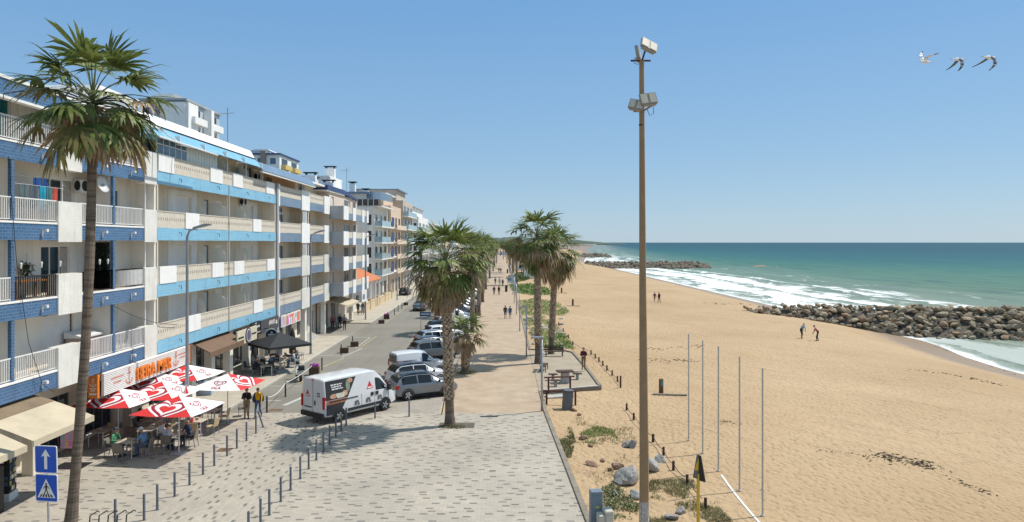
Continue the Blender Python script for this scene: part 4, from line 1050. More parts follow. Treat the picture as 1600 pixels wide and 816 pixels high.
def make_palm(label, H, lean, r0, r1, ngreen, ndead, L, size, seed, nseg=15, boots=False, skirt=1.0, group=None, flare=1.35, pet_r=.022, curve=0.0, low=-.55, wind=(0, 0), dl=1.0):
    """a fan palm: trunk, green crown, skirt of hanging dead fronds; lean = crown offset (x, y)"""
    rnd = random.Random(seed)
    root = thing('palm_tree', label, 'palm', (0, 0, 0), 0, group)
    mb = MB(); n = 12; K = 26; rows = []
    def axis(t):
        b = math.sin(t * PI) * curve
        return Vector((lean[0] * t ** 1.15 + b, lean[1] * t, H * t))
    for k in range(K + 1):
        t = k / K; r = lerp(r0, r1, t ** .7) * (1 + (flare - 1) * max(0, 1 - t * 14)) * rnd.uniform(.97, 1.03)
        if t > .93: r *= 1 + (t - .93) * 6
        rows.append((axis(t), r))
    mb.tube([p for p, r in rows], [r for p, r in rows], n, 0)
    mb.v = [(x, y, z - .05) for x, y, z in mb.v]
    if boots:
        nb = int(H * 46)
        for k in range(nb):
            t = .16 + .84 * k / nb; c = axis(t); a = k * 2.39996 + rnd.uniform(-.15, .15); r = lerp(r0, r1, t ** .7)
            o = Vector((math.cos(a), math.sin(a), 0)); s = Vector((-math.sin(a), math.cos(a), 0)); w = .10 * rnd.uniform(.7, 1.2); h = rnd.uniform(.12, .24)
            p = c + o * r * .98; q = p + o * rnd.uniform(.05, .12) + Vector((0, 0, h)) + s * rnd.uniform(-.04, .04)
            i = len(mb.v); mb.v += [tuple(p - s * w), tuple(p + s * w), tuple(q + s * w * .55), tuple(q - s * w * .55), tuple(p + Vector((0, 0, h * .8)) - s * w * .5), tuple(p + Vector((0, 0, h * .8)) + s * w * .5)]
            mb.f += [(i, i + 1, i + 2, i + 3), (i + 3, i + 2, i + 5, i + 4), (i, i + 3, i + 4), (i + 1, i + 5, i + 2)]; mb.m += [1] * 4
    mb.build('trunk', [M_trunk, M_boot], root)
    top = axis(1.0); wv = Vector((wind[0], wind[1], 0))
    mb = MB()
    for k in range(ngreen):
        u = (k + .5) / ngreen; az = k * 2.39996 + rnd.uniform(-.25, .25)
        el = lerp(1.42, low, u ** .85) + rnd.uniform(-.12, .12)
        l = L * rnd.uniform(.8, 1.15) * (1 if u > .12 else .8)
        c0 = top + Vector((0, 0, .28 * (1 - u)))
        p, d = petiole(mb, c0, az, el, l, .45 + .5 * u, pet_r, 2)
        add_fan(mb, p, (d + wv * .35), Vector((0, 0, 1)), size * rnd.uniform(.85, 1.12), rnd, nseg, (1 if rnd.random() < .55 else 3) if rnd.random() < .05 + 1.7 * max(0, u - .45) else 0, .25 + .6 * u, 1.4 + .25 * rnd.random())
    for k in range(3):                                # unopened spears
        a = rnd.uniform(0, 2 * PI); e = rnd.uniform(1.25, 1.5)
        mb.tube([top, top + Vector((math.cos(a) * math.cos(e), math.sin(a) * math.cos(e), math.sin(e))) * (L + size) * .8], [.03, .006], 4, 0, False)
    mb.build('crown', [M_frond, M_frond_y, M_petiole, M_frond_d], root)
    mb = MB()
    for k in range(ndead):   # tangle of dead fronds, spreading first and hanging lower down
        u = (k + .5) / ndead; az = k * 2.39996 + rnd.uniform(-.3, .3)
        el = lerp(low + .6, -.95, u ** 1.3) + rnd.uniform(-.3, .3); l = L * rnd.uniform(.55, 1.0) * dl
        c0 = top - Vector((0, 0, .1 + .55 * u * skirt)); c0 = c0 + Vector((math.cos(az), math.sin(az), 0)) * r1 * .6
        p, d = petiole(mb, c0, az, el, l, .55, pet_r * .8, 2)
        d = (d * .9 + Vector((0, 0, -.62)) + wv * .2)
        add_fan(mb, p, d, Vector((math.cos(az), math.sin(az), .3)), size * dl * rnd.uniform(.6, 1.05), rnd, max(7, nseg - 4), 0 if rnd.random() < .75 else (1 if rnd.random() < .6 else 3), 1.3, .75)
    mb.build('dead_skirt', [M_frond_d, M_frond_y, M_frond_d, M_frond], root)
    return root
p = at(111, 816)
P1 = make_palm('tallest fan palm with long bare curved trunk beside the blue road sign', 14.9, (.72, .1), .172, .150, 42, 56, 1.7, 1.35, 11, 19, False, .3, pet_r=.026, curve=.22, wind=(-.3, 0), low=-.6, dl=.74)
P1.location = (p.x, p.y, 0)
# bare flower stalks arching out of the tall palm's crown
mb = MB(); rnd = random.Random(5); top = Vector((.72, .1, 14.9))
for az, l, e0, sg in ((.1, 2.9, .75, 2.6), (-.25, 2.6, .55, 2.3), (.35, 2.4, .6, 2.5), (2.9, 2.9, .55, .7), (3.3, 3.0, .45, .75), (.15, 2.5, .35, 2.2)):
    q, d = petiole(mb, top, az, e0, l, sg, .032, 0, 9)
    for k in range(4):
        mb.tube([q, q + Vector((rnd.uniform(-.1, .1), rnd.uniform(-.1, .1), -rnd.uniform(.2, .5)))], [.008, .003], 3, 0, False)
mb.build('flower_stalk', mat('dark_stalk', (.03, .028, .03), .8, .2, 4), P1)
p = at(703, 665)
P2 = make_palm('nearest promenade palm with thick dead skirt standing in a square tree pit', 8.8, (-.25, .1), .25, .23, 46, 54, 1.75, 1.4, 21, 17, True, 1.4, wind=(-.18, 0), dl=.86)
P2.location = (p.x, p.y, 0)
p = at(727, 584)
P3 = make_palm('short young palm with bright green fronds beside the parked cars', 2.9, (.0, .0), .30, .27, 24, 12, 1.1, 1.15, 31, 15, True, .4, flare=1.15, low=-.3, dl=.8)
P3.location = (p.x, p.y, 0)
GP = 'palms lining the promenade'
P4 = make_palm('palm with drooping fronds directly behind the thick skirted palm', 9.0, (.15, 0), .24, .21, 46, 54, 1.75, 1.4, 41, 13, True, 1.4, GP); P4.location = (-3.4, 79, 0)
P5 = make_palm('taller seaside palm with green crest beside the park bench', 10.3, (-.1, .2), .27, .23, 44, 60, 1.65, 1.4, 51, 13, True, 1.6); P5.location = (*at(841, 568).xy, -.02)
P6 = make_palm('seaside palm leaning right on the sand side of the park bench', 9.2, (.45, .1), .25, .22, 40, 60, 1.65, 1.4, 61, 13, True, 1.7, wind=(.25, 0)); q = at(861, 553); P6.location = (q.x, q.y, -.02)
def pal_copy(src, x, y, rz, sc, lab, group=GP):
    o = copy_tree(src); o.location = (x, y, 0 if x < 2.45 else sand_z(x, y) + .0); o.rotation_euler = (0, 0, rz); o.scale = (sc, sc, sc); o['label'] = lab; o['group'] = group; return o
pal_copy(P2, -3.2, 96, 2.1, .98, 'third palm on the car side of the promenade')
pal_copy(P4, -3.3, 118, 1.2, 1.0, 'palm beyond the green information totem')
pal_copy(P6, -3.5, 150, 2.5, .95, 'palm on the car side near the far strollers')
pal_copy(P5, -3.5, 195, .7, .9, 'distant palm on the car side of the promenade')
pal_copy(P6, 3.4, 166, 4.0, .96, 'palm standing alone on the dune side before the white hut')
pal_copy(P4, 2.9, 205, .5, 1.0, 'dense palm on the dune side behind the lone palm')
pal_copy(P2, 2.6, 235, 1.9, 1.0, 'palm at the end of the dune side row')
pal_copy(P5, 3.6, 225, 3.3, .86, 'slim palm in the far dune side cluster')
for k, (x, y) in enumerate(((-3.2, 245), (-3.3, 300), (2.6, 270), (3.4, 300), (2.2, 340), (-3.0, 370), (.5, 420), (3.5, 400), (-5, 430), (1.8, 480), (-1.5, 520))):
    pal_copy((P4, P6, P2)[k % 3], x, y, k * 1.3, .95, 'tiny palm far away where the promenade narrows', 'farthest promenade palms')
# tree pit of the nearest palm
b = MB(); c = at(720, 665); pit = [(c.x - 1.2, c.y - .55), (c.x + .75, c.y - .55), (c.x + .75, c.y + .6), (c.x - 1.2, c.y + .6)]
b.face([(x, y, .006) for x, y in pit])
tag(b.build('tree_pit', mat('tree_pit_soil', (.13, .115, .095), .95, .4, 9, bump=.5)), kind='structure')
# ================================================================ vehicles
def loft_body(mb, st, m=0):
    """st: (x, z_low, z_belt, z_top, hw_low, hw_belt, hw_top) from the tail to the nose"""
    rings = []
    for x, zl, zb, zt, a, b_, c in st:
        zm = lerp(zl, zb, .45)
        half = [(0, zl), (a * .92, zl), (a, zl + .06), (max(a, b_) + .015, zm), (b_ + .01, lerp(zm, zb, .7)), (b_, zb), (lerp(b_, c, .5), lerp(zb, zt - min(.07, (zt - zb) * .3), .5)), (c, zt - min(.07, (zt - zb) * .3)), (c - .10, zt - .012), (c * .5, zt + .012), (0, zt + .018)]
        rings.append([(x, y, z) for y, z in half] + [(x, -y, z) for y, z in reversed(half[1:-1])])
    n = len(rings[0]); vs = [p for r in rings for p in r]; fs = []
    for i in range(len(rings) - 1):
        for k in range(n): fs.append((i * n + k, i * n + (k + 1) % n, i * n + n + (k + 1) % n, i * n + n + k))
    fs.append(tuple(range(n - 1, -1, -1))); fs.append(tuple(range((len(rings) - 1) * n, len(rings) * n)))
    mb.mesh(vs, fs, m)
def wheel(parent, x, y, r, w, rimcol=None):
    s = 1 if y > 0 else -1
    mb = MB(); T = Matrix.Translation((x, y, r)) @ Matrix.Rotation(-s * PI / 2, 4, 'X')
    mb.lathe([(r * .62, -w / 2), (r * .95, -w / 2), (r, -w / 3), (r, w / 3), (r * .95, w / 2), (r * .68, w / 2), (r * .64, w / 2 - .03)], 22, 0, T)
    o = mb.build('wheel', M_rubber, parent); smooth_by_angle(o, 40)
    mb = MB(); mb.lathe([(r * .66, w / 2 - .05), (r * .66, w / 2 - .01), (r * .60, w / 2 - .02), (r * .16, w / 2 - .035), (r * .14, w / 2), (.001, w / 2)], 22, 1, T)
    for k in range(5):
        a = 2 * PI * k / 5; T2 = T @ Matrix.Rotation(a, 4, 'Z'); mb.box(r * .1, r * .62, -r * .10, r * .10, w / 2 - .03, w / 2 + .004, 0, T2)
    mb.build('rim', [rimcol or M_chrome, M_trim], o)
    return o
def quad_panel(mb, P, off, m=0, inset=(0, 1, 0, 1)):
    """P = four corners (lower a, lower b, upper b, upper a); a thin raised pane"""
    a, b_, c, d = (Vector(p) for p in P); u0, u1, v0, v1 = inset
    def q(u, v): return a.lerp(b_, u).lerp(d.lerp(c, u), v)
    pts = [q(u0, v0), q(u1, v0), q(u1, v1), q(u0, v1)]; n = (pts[1] - pts[0]).cross(pts[3] - pts[0]).normalized() * off
    i = [p + n for p in pts]; j = [p - n * 1.0 for p in pts]
    mb.mesh(i + j, [(0, 1, 2, 3), (7, 6, 5, 4), (0, 4, 5, 1), (1, 5, 6, 2), (2, 6, 7, 3), (3, 7, 4, 0)], m)
KINDS = {   # stations, side window spans, wheel data
 'suv': dict(st=[(0, .42, .70, .86, .78, .80, .74), (.05, .30, .92, 1.05, .86, .88, .78), (.30, .28, 1.00, 1.42, .90, .91, .66), (.62, .27, 1.02, 1.60, .91, .92, .64), (1.6, .26, 1.02, 1.64, .91, .92, .66), (2.35, .26, 1.00, 1.60, .91, .92, .64), (3.10, .26, .99, 1.10, .91, .91, .74), (3.75, .27, .92, 1.00, .90, .89, .72), (4.15, .30, .78, .88, .86, .85, .66), (4.32, .40, .66, .72, .74, .74, .58)],
             side=[(.42, 1.42), (1.50, 2.42), (2.47, 2.86)], wb=(.78, 3.42), r=.35),
 'hatch': dict(st=[(0, .42, .64, .80, .74, .76, .70), (.05, .26, .86, .98, .82, .84, .74), (.30, .24, .92, 1.34, .86, .87, .62), (.60, .22, .93, 1.47, .87, .88, .60), (1.5, .22, .93, 1.50, .87, .88, .62), (2.15, .22, .92, 1.46, .87, .88, .60), (2.95, .22, .90, 1.00, .87, .87, .70), (3.55, .24, .82, .90, .85, .84, .66), (3.92, .28, .66, .76, .80, .79, .60), (4.02, .38, .58, .62, .70, .70, .54)],
               side=[(.42, 1.30), (1.38, 2.22), (2.27, 2.62)], wb=(.72, 3.22), r=.31),
 'wagon': dict(st=[(0, .42, .66, .82, .76, .78, .72), (.06, .26, .88, 1.02, .84, .86, .76), (.35, .24, .94, 1.38, .88, .89, .64), (.70, .22, .95, 1.50, .89, .90, .62), (1.9, .22, .95, 1.53, .89, .90, .64), (2.55, .22, .94, 1.48, .89, .90, .62), (3.35, .22, .92, 1.02, .89, .89, .72), (4.05, .24, .84, .92, .87, .86, .68), (4.5, .28, .68, .78, .82, .81, .62), (4.6, .38, .6, .64, .72, .72, .56)],
               side=[(.45, 1.15), (1.22, 2.0), (2.06, 2.65)], wb=(.85, 3.6), r=.33),
 'sedan': dict(st=[(0, .42, .70, .82, .74, .76, .70), (.08, .26, .90, 1.00, .84, .86, .74), (.75, .22, .96, 1.05, .88, .89, .70), (1.35, .22, .95, 1.42, .89, .90, .60), (1.9, .22, .95, 1.46, .89, .90, .62), (2.5, .22, .94, 1.42, .89, .90, .60), (3.3, .22, .92, 1.00, .89, .89, .70), (4.05, .24, .82, .90, .87, .86, .66), (4.42, .28, .66, .76, .82, .81, .6), (4.52, .38, .58, .62, .7, .7, .54)],
               side=[(1.25, 1.86), (1.94, 2.75)], wb=(.85, 3.5), r=.32),
 'smallvan': dict(st=[(0, .36, .80, 1.60, .84, .86, .70), (.04, .28, 1.00, 1.78, .89, .90, .72), (.25, .26, 1.08, 1.84, .90, .91, .73), (1.6, .25, 1.08, 1.87, .90, .91, .74), (2.35, .25, 1.06, 1.80, .90, .91, .72), (3.15, .25, 1.02, 1.18, .90, .90, .76), (3.75, .27, .92, 1.04, .89, .88, .74), (4.15, .30, .74, .84, .86, .85, .66), (4.28, .40, .62, .68, .76, .76, .6)],
                  side=[(2.0, 2.72)], wb=(.75, 3.4), r=.32)}
def st_at(st, x):
    for p, q in zip(st, st[1:]):
        if p[0] <= x <= q[0]:
            t = (x - p[0]) / (q[0] - p[0]); return tuple(lerp(a, b_, t) for a, b_ in zip(p, q))
    return st[-1]
def make_car(kind, label, col, roofcol=None, group=None, glassm=None):
    K = KINDS[kind]; st = K['st']; Lc = st[-1][0]; wb = K['wb']; r = K['r']; cx = (wb[0] + wb[1]) / 2
    root = thing('parked_car', label, 'car', (0, 0, 0), 0, group)
    sh = Matrix.Translation((-cx, 0, 0))
    mb = MB(); loft_body(mb, st); mb.xform(sh); body = mb.build('body', col, root); smooth_by_angle(body, 32)
    gm = glassm or M_car_glass
    for s in (1, -1):
        for a, c in K['side']:
            def pt(x, v):
                q = st_at(st, x); zb, zt, b_, c_ = q[2], q[3], q[5], q[6]
                zt2 = zt - min(.07, (zt - zb) * .3); return Vector((q[0] - cx, s * (lerp(b_, c_, v) + .012), lerp(zb, zt2, v) + .004))
            mb = MB(); xs_ = sorted({a, c, *[q[0] for q in st if a < q[0] < c]}); lo = [pt(x, .05) for x in xs_]; hi = [pt(x, .93) for x in xs_]; n_ = len(xs_)
            iv = Vector((0, s * .03, .01))
            mb.mesh(lo + hi + [p - iv for p in lo] + [p - iv for p in hi], [f for k in range(n_ - 1) for f in ((k, k + 1, n_ + k + 1, n_ + k), (2 * n_ + k, k, k + 1, 2 * n_ + k + 1), (3 * n_ + k, n_ + k, n_ + k + 1, 3 * n_ + k + 1))] + [(0, n_, 3 * n_, 2 * n_), (n_ - 1, 2 * n_ - 1, 4 * n_ - 1, 3 * n_ - 1)])
            mb.build('side_window', gm, root)
        mb = MB(); w = max(st_at(st, 1.2)[4:6])            # black sill cladding and arches
        mb.box(wb[0] + r + .05, wb[1] - r - .05, s * w - .02, s * (w + .02), st_at(st, 1.5)[1] - .02, st_at(st, 1.5)[1] + .13)
        for x in wb:
            hw = max(st_at(st, x)[4:6]); n = 14
            for k in range(n):
                a0, a1 = PI * k / n, PI * (k + 1) / n; R0, R1 = r + .015, r + .085
                mb.mesh([(x + R0 * math.cos(a0), s * (hw + .022), r + R0 * math.sin(a0)), (x + R1 * math.cos(a0), s * (hw + .022), r + R1 * math.sin(a0)), (x + R1 * math.cos(a1), s * (hw + .022), r + R1 * math.sin(a1)), (x + R0 * math.cos(a1), s * (hw + .022), r + R0 * math.sin(a1)),
                         (x + R1 * math.cos(a0), s * (hw - .05), r + R1 * math.sin(a0)), (x + R1 * math.cos(a1), s * (hw - .05), r + R1 * math.sin(a1)), (x + R0 * math.cos(a0), s * (hw - .05), r + R0 * math.sin(a0)), (x + R0 * math.cos(a1), s * (hw - .05), r + R0 * math.sin(a1))], [(0, 1, 2, 3), (1, 4, 5, 2), (0, 3, 7, 6)])
        mb.xform(sh); mb.build('cladding', M_trim, root)
        i = [k for k, q in enumerate(st) if q[3] - q[2] > .3][-1]; fx = st[i + 1][0] - .22; q = st_at(st, fx)
        mb = MB(); mb.ball((fx - cx, s * (q[5] + .12), q[2] + .10), .13, 8, 0, (.7, 1, .75)); mb.build('wing_mirror', M_trim if roofcol else col, root, smooth=True)
        mb = MB(); q = st[-3]; q2 = st[-2]; mb.mesh([(q[0] - cx - .12, s * (q[5] + .014), q[2] - .16), (q2[0] - cx + .02, s * (q2[5] + .02) * .97, q2[2] - .15), (q2[0] - cx + .02, s * (q2[5] + .01) * .95, q2[2] - .02), (q[0] - cx - .12, s * (q[5] + .012), q[2] - .03), (q2[0] - cx + .10, s * q2[5] * .55, q2[2] - .12), (q2[0] - cx + .10, s * q2[5] * .55, q2[2] - .02)], [(0, 1, 2, 3), (1, 4, 5, 2)]); mb.build('headlight', M_lens, root)
        mb = MB(); q = st[1]; z0, z1 = q[2] - .14, q[2] + .08
        if kind == 'smallvan': z0, z1 = .75, 1.25
        mb.box(-cx - .02, -cx + .24, s * (q[5] - .16), s * (q[5] + .022), z0, z1); mb.build('tail_light', M_red_l, root)
    ic = [k for k, q in enumerate(st) if q[3] - q[2] > .3]
    i0, i1 = ic[0], ic[-1]
    def across(q, v, k=.9): return Vector((q[0], (q[6] - .02) * v * k, q[3] + .004))
    mb = MB(); A, Bq = st[i1], st[i1 + 1]; up = Vector((0, 0, .012))
    ins = .08
    P = [across(Bq, -1, 1.0), across(Bq, 1, 1.0), across(A, 1, .97), across(A, -1, .97)]
    quad_panel(mb, [p + up for p in P], .012, 0, (0, 1, .04, .94)); mb.xform(sh); mb.build('windshield', gm, root)
    mb = MB(); A, Bq = st[i0 - 1] if kind not in ('smallvan',) else st[0], st[i0 + 1 if kind not in ('smallvan', 'sedan') else i0]
    if kind == 'smallvan':
        mb.box(-.025, .03, -.66, .66, 1.12, 1.66); 
        mb.box(-.03, .03, -.015, .015, .4, 1.7, 0)
    else:
        ii = range(i0 - 1, i0 + (2 if kind != 'sedan' else 1)); xs_ = []
        for k in ii:
            q = st[k]; xs_.append(q)
        if kind != 'sedan': xs_[-1] = st_at(st, lerp(st[i0][0], st[i0 + 1][0], .45))
        xs_[0] = st_at(st, lerp(xs_[0][0], xs_[1][0], .25))
        L_ = [Vector((q[0] - .012, -(q[6] - .06), q[3] + .03)) for q in xs_]; R_ = [Vector((q[0] - .012, q[6] - .06, q[3] + .03)) for q in xs_]; n_ = len(xs_)
        dn = Vector((.02, 0, -.05))
        mb.mesh(L_ + R_ + [p + dn for p in L_] + [p + dn for p in R_], [f for k in range(n_ - 1) for f in ((k, n_ + k, n_ + k + 1, k + 1), (k, k + 1, 2 * n_ + k + 1, 2 * n_ + k), (n_ + k, 3 * n_ + k, 3 * n_ + k + 1, n_ + k + 1))] + [(0, 2 * n_, 3 * n_, n_), (n_ - 1, 2 * n_ - 1, 4 * n_ - 1, 3 * n_ - 1)])
    mb.xform(sh); mb.build('rear_window', gm, root)
    if roofcol:
        mb = MB()
        for p, q in zip(st[i0:i1], st[i0 + 1:i1 + 1]):
            mb.mesh([(p[0], -p[6] + .0, p[3] - .02), (q[0], -q[6], q[3] - .02), (q[0], -q[6] + .10, q[3] + .012), (p[0], -p[6] + .10, p[3] + .012), (q[0], 0, q[3] + .032), (p[0], 0, p[3] + .032), (q[0], q[6] - .10, q[3] + .012), (p[0], p[6] - .10, p[3] + .012), (q[0], q[6], q[3] - .02), (p[0], p[6], p[3] - .02)], [(0, 1, 2, 3), (3, 2, 4, 5), (5, 4, 6, 7), (7, 6, 8, 9)])
        mb.xform(sh); mb.build('roof_panel', roofcol, root, smooth=True)
    if kind in ('wagon', 'suv'):
        for s in (1, -1): mb = MB(); mb.tube([(.7 - cx, s * .56, st[3][3] + .06), (st[i1][0] - .1 - cx, s * .56, st[i1][3] + .06)], .022, 6); mb.build('roof_rail', M_trim, root)
    mb = MB(); z = .50 if kind != 'smallvan' else .62; mb.box(-cx - .035, -cx + .1, -.27, .27, z, z + .12); mb.build('number_plate', M_plate, root)
    mb = MB(); mb.box(-cx - .03, -cx + .2, -.78, .78, .28, .46); mb.build('rear_bumper', M_trim, root)
    for x in wb:
        for s in (1, -1): wheel(root, x - cx, s * (max(st_at(st, x)[4:6]) - .085), r, .21)
    return root
C_silver = paint('silver_paint', (.23, .245, .27), .32, .5); C_white = paint('white_car_paint', (.70, .71, .72)); C_grey = paint('grey_car_paint', (.17, .19, .21), .3, .4)
C_blue = paint('grey_blue_car_paint', (.16, .21, .28), .3, .4); C_black = paint('black_car_paint', (.015, .016, .018)); C_dblue = paint('dark_blue_car_paint', (.03, .05, .12)); C_sky = paint('pale_blue_car_paint', (.42, .48, .54), .3, .3)
ANG = R(31); GC = 'cars parked along the promenade'
def park(o, x, y, a=ANG): o.location = (x, y, 0); o.rotation_euler = (0, 0, a)
park(make_car('suv', 'silver crossover with black roof parked first in the row next to the delivery van', C_silver, C_black, GC), -5.25, 45.85, R(30))
park(make_car('suv', 'white crossover with dark glass roof between silver crossover and small van', C_white, C_black, GC), -5.95, 49.4)
park(make_car('smallvan', 'small white panel van with black rear window parked among the cars', C_white, None, GC), -6.35, 53.3)
park(make_car('suv', 'dark grey crossover parked just beyond the small white van', C_grey, None, GC), -5.9, 60.6)
park(make_car('hatch', 'white hatchback squeezed beside the dark grey crossover', C_white, C_black, GC), -6.2, 64.2)
park(make_car('wagon', 'pale blue estate car with roof rails in mid row', C_sky, None, GC), -6.2, 68.6)
row = [('hatch', 'white hatchback in front of the blue parking sign', C_white, 72.8), ('wagon', 'black estate car beside the blue parking sign', C_black, 77.2), ('hatch', 'white hatchback right behind the black estate car', C_white, 81.8), ('smallvan', 'white box van parked past the blue parking sign', C_white, 86.4), ('hatch', 'pale blue hatchback partly behind the palm trunks', C_sky, 91), ('suv', 'grey crossover in the shade of the second palm', C_grey, 95.4), ('hatch', 'white hatchback seen right of the thick palm trunk', C_white, 99.8), ('sedan', 'dark blue saloon beyond the white hatchback', C_dblue, 104.2), ('hatch', 'silver hatchback in the far part of the row', C_silver, 108.6), ('hatch', 'white hatchback in the far part of the row', C_white, 113), ('suv', 'dark blue crossover near the far end of the row', C_dblue, 117.4), ('wagon', 'silver estate car last in the visible row', C_silver, 121.8)]
for kd, lab, col, y in row: park(make_car(kd, lab, col, None, GC), -6.1, y)
for k, y in enumerate((127, 134, 141, 150, 160)): park(make_car(('hatch', 'wagon', 'sedan')[k % 3], ('white tiny hatchback far down the street', 'grey tiny estate car far down the street', 'black tiny saloon far down the street', 'silver tiny hatchback far down the street', 'white tiny estate car far down the street')[k], (C_white, C_grey, C_black, C_silver, C_white)[k], None, GC), -5.9, y)
o = make_car('sedan', 'silver blue saloon driving away along the open street', C_blue); o.name = 'moving_car'; o.location = (-12.1, 104, 0); o.rotation_euler = (0, 0, R(90))
o = make_car('hatch', 'small dark car parked on the far sidewalk by the garden wall', C_black); o.location = (-18.4, 133, .09); o.rotation_euler = (0, 0, R(88))

# ---------------------------------------------------------------- delivery van
V = thing('delivery_van', 'white high roof delivery van with dark photo panel and red triangles pulling across the paving', 'van')
vst = [(0, .45, 1.1, 2.40, .96, .98, .86), (.05, .40, 1.2, 2.46, 1.0, 1.02, .88), (.5, .38, 1.3, 2.50, 1.01, 1.025, .89), (3.4, .36, 1.3, 2.52, 1.01, 1.025, .89), (3.85, .36, 1.28, 2.44, 1.01, 1.02, .86), (4.25, .36, 1.26, 2.16, 1.01, 1.02, .80), (4.85, .36, 1.20, 1.40, 1.0, 1.0, .84), (5.15, .36, 1.05, 1.18, .98, .97, .80), (5.38, .40, .78, .90, .92, .90, .72), (5.45, .48, .66, .72, .82, .82, .66)]
vcx = 1.0
mb = MB(); loft_body(mb, vst); mb.v = [(x - vcx, y, z) for x, y, z in mb.v]; ob = mb.build('body', C_white, V); smooth_by_angle(ob, 28)
def vq(x, v, s):                                    # point on the upper / lower flank, v 0 = sill, 1 = belt, 2 = roof edge
    q = st_at(vst, x); zl, zb, zt = q[1], q[2], q[3]
    if v <= 1: return Vector((x - vcx, s * (lerp(q[4], q[5], v) + .016), lerp(zl, zb, v)))
    zt2 = zt - .07; return Vector((x - vcx, s * lerp(q[5], q[6], v - 1), lerp(zb, zt2, v - 1)))
def flank(mb, pts, s, off=.006, m=0):
    """flat decal-like panel laid on the flank, pts = (x, z)"""
    P = []
    for x, z in pts:
        q = st_at(vst, x); zb, zt2 = q[2], q[3] - .07
        if z > zb: y = lerp(q[5], q[6], (z - zb) / (zt2 - zb))
        else: y = max(q[4], q[5]) + .016
        P.append(Vector((x - vcx, s * (y + off), z)))
    mb.face(P if s > 0 else list(reversed(P)), m)
M_photo_d = mat('dark_print', (.03, .03, .034), .7, .25, 3); M_skin_p = mat('printed_skin', (.55, .30, .20), .4, .2, 5); M_cup = mat('printed_cream', (.60, .58, .46), .4, .1, 5); M_green_p = mat('printed_green', (.22, .27, .20), .4, .2, 6)
M_redtri = mat('red_triangle_paint', (.62, .03, .04), .4, .05, 6); M_warm = mat('printed_brown', (.32, .13, .07), .4, .3, 4)
for s in (-1, 1):
    mb = MB()
    def band(x0, x1a, x1b, z0, z1, m=0, off=.006, n=6):
        for k in range(n):
            za, zb_ = lerp(z0, z1, k / n), lerp(z0, z1, (k + 1) / n)
            cuts = [x0, .3, .5, 1.0]
            for a_, c_ in zip(cuts, cuts[1:]): flank(mb, [(a_, za), (c_, za), (c_, zb_), (a_, zb_)], s, off, m)
            flank(mb, [(1.0, za), (lerp(x1a, x1b, k / n), za), (lerp(x1a, x1b, (k + 1) / n), zb_), (1.0, zb_)], s, off, m)
    band(.10, 1.62, 2.28, 1.32, 2.36, 0)
    band(.10, 1.05, 1.42, .50, 1.08, 0); band(.10, 1.42, 1.60, 1.08, 1.30, 3)
    # printed hands around a cup, sleeve, caption bars
    def blob(cx, cz, rx, rz, m, off, n=14): flank(mb, [(cx + rx * math.cos(2 * PI * k / n), cz + rz * math.sin(2 * PI * k / n)) for k in range(n)], s, off, m)
    blob(.62, 1.50, .26, .13, 1, .010); blob(1.42, 1.56, .20, .16, 1, .010); blob(1.66, 1.95, .15, .34, 4, .009); blob(1.85, 2.2, .18, .13, 1, .010)
    flank(mb, [(.86, 1.36), (1.34, 1.36), (1.43, 1.62), (.76, 1.62)], s, .013, 2)
    mb.build('photo_panel', [M_photo_d, M_skin_p, M_cup, M_warm, M_green_p], V)
    mb = MB()
    for k, (a, c) in enumerate(((.45, 1.25), (.50, 1.22), (.52, 1.30))):
        z = 2.08 - k * .12; x = a
        rndv = random.Random(k)
        while x < c:
            w = rndv.uniform(.08, .2); flank(mb, [(x, z), (min(c, x + w), z), (min(c, x + w), z + .07), (x, z + .07)], s, .012); x += w + .04
    mb.build('caption', M_plate, V)
    mb = MB(); flank(mb, [(3.02, 1.50), (3.52, 1.50), (3.27, 1.96)], s, .008); mb.build('red_triangle', M_redtri, V)
    mb = MB(); flank(mb, [(3.10, 1.54), (3.44, 1.54), (3.43, 1.62), (3.11, 1.62)], s, .012); mb.build('triangle_lettering', M_plate, V)
    mb = MB()
    for (cx_, cz) in ((2.30, .86), (3.15, .88), (4.05, .88)):
        for dx, dz, w, h in ((-.12, 0, .10, .12), (.04, .05, .09, .05), (.10, -.07, .08, .06), (-.02, .12, .12, .03)): flank(mb, [(cx_ + dx - w, cz + dz - h), (cx_ + dx + w, cz + dz - h), (cx_ + dx + w * .7, cz + dz + h), (cx_ + dx - w * .8, cz + dz + h)], s, .008 + .001 * abs(dx))
    mb.build('appliance_print', mat('grey_print', (.14, .14, .15), .4, .3, 6), V)
    mb = MB(); y = 1.03
    mb.box(1.62 - vcx, 4.45 - vcx, s * (y - .02), s * (y + .03), .50, .66); mb.build('side_rub_strip', M_trim, V)
    mb = MB(); mb.box(.3 - vcx, 2.35 - vcx, s * (1.03), s * (1.055), 1.20, 1.25); mb.build('door_rail', M_trim, V)
    mb = MB(); cols = [(3.72, 1.36, 2.05), (3.86, 1.35, 2.05), (4.1, 1.34, 1.98), (4.27, 1.33, 1.84), (4.5, 1.32, 1.60), (4.72, 1.31, 1.40)]
    for A_, B_ in zip(cols, cols[1:]): flank(mb, [(A_[0], A_[1]), (B_[0], B_[1]), (B_[0], B_[2]), (A_[0], A_[2])], s, .014)
    mb.build('side_window', M_car_glass, V)
    for x in (3.42, 3.80): mb = MB(); mb.box(x - .1 - vcx, x + .1 - vcx, s * 1.02, s * 1.065, 1.08, 1.28); mb.build('door_handle', M_trim, V)
    mb = MB()
    for x in (2.62, 3.62, 4.72): mb.box(x - vcx - .008, x - vcx + .008, s * 1.02, s * 1.042, .5, 1.29)
    for m_ in clusters(mb): m_.build('door_seam', M_trim, V)
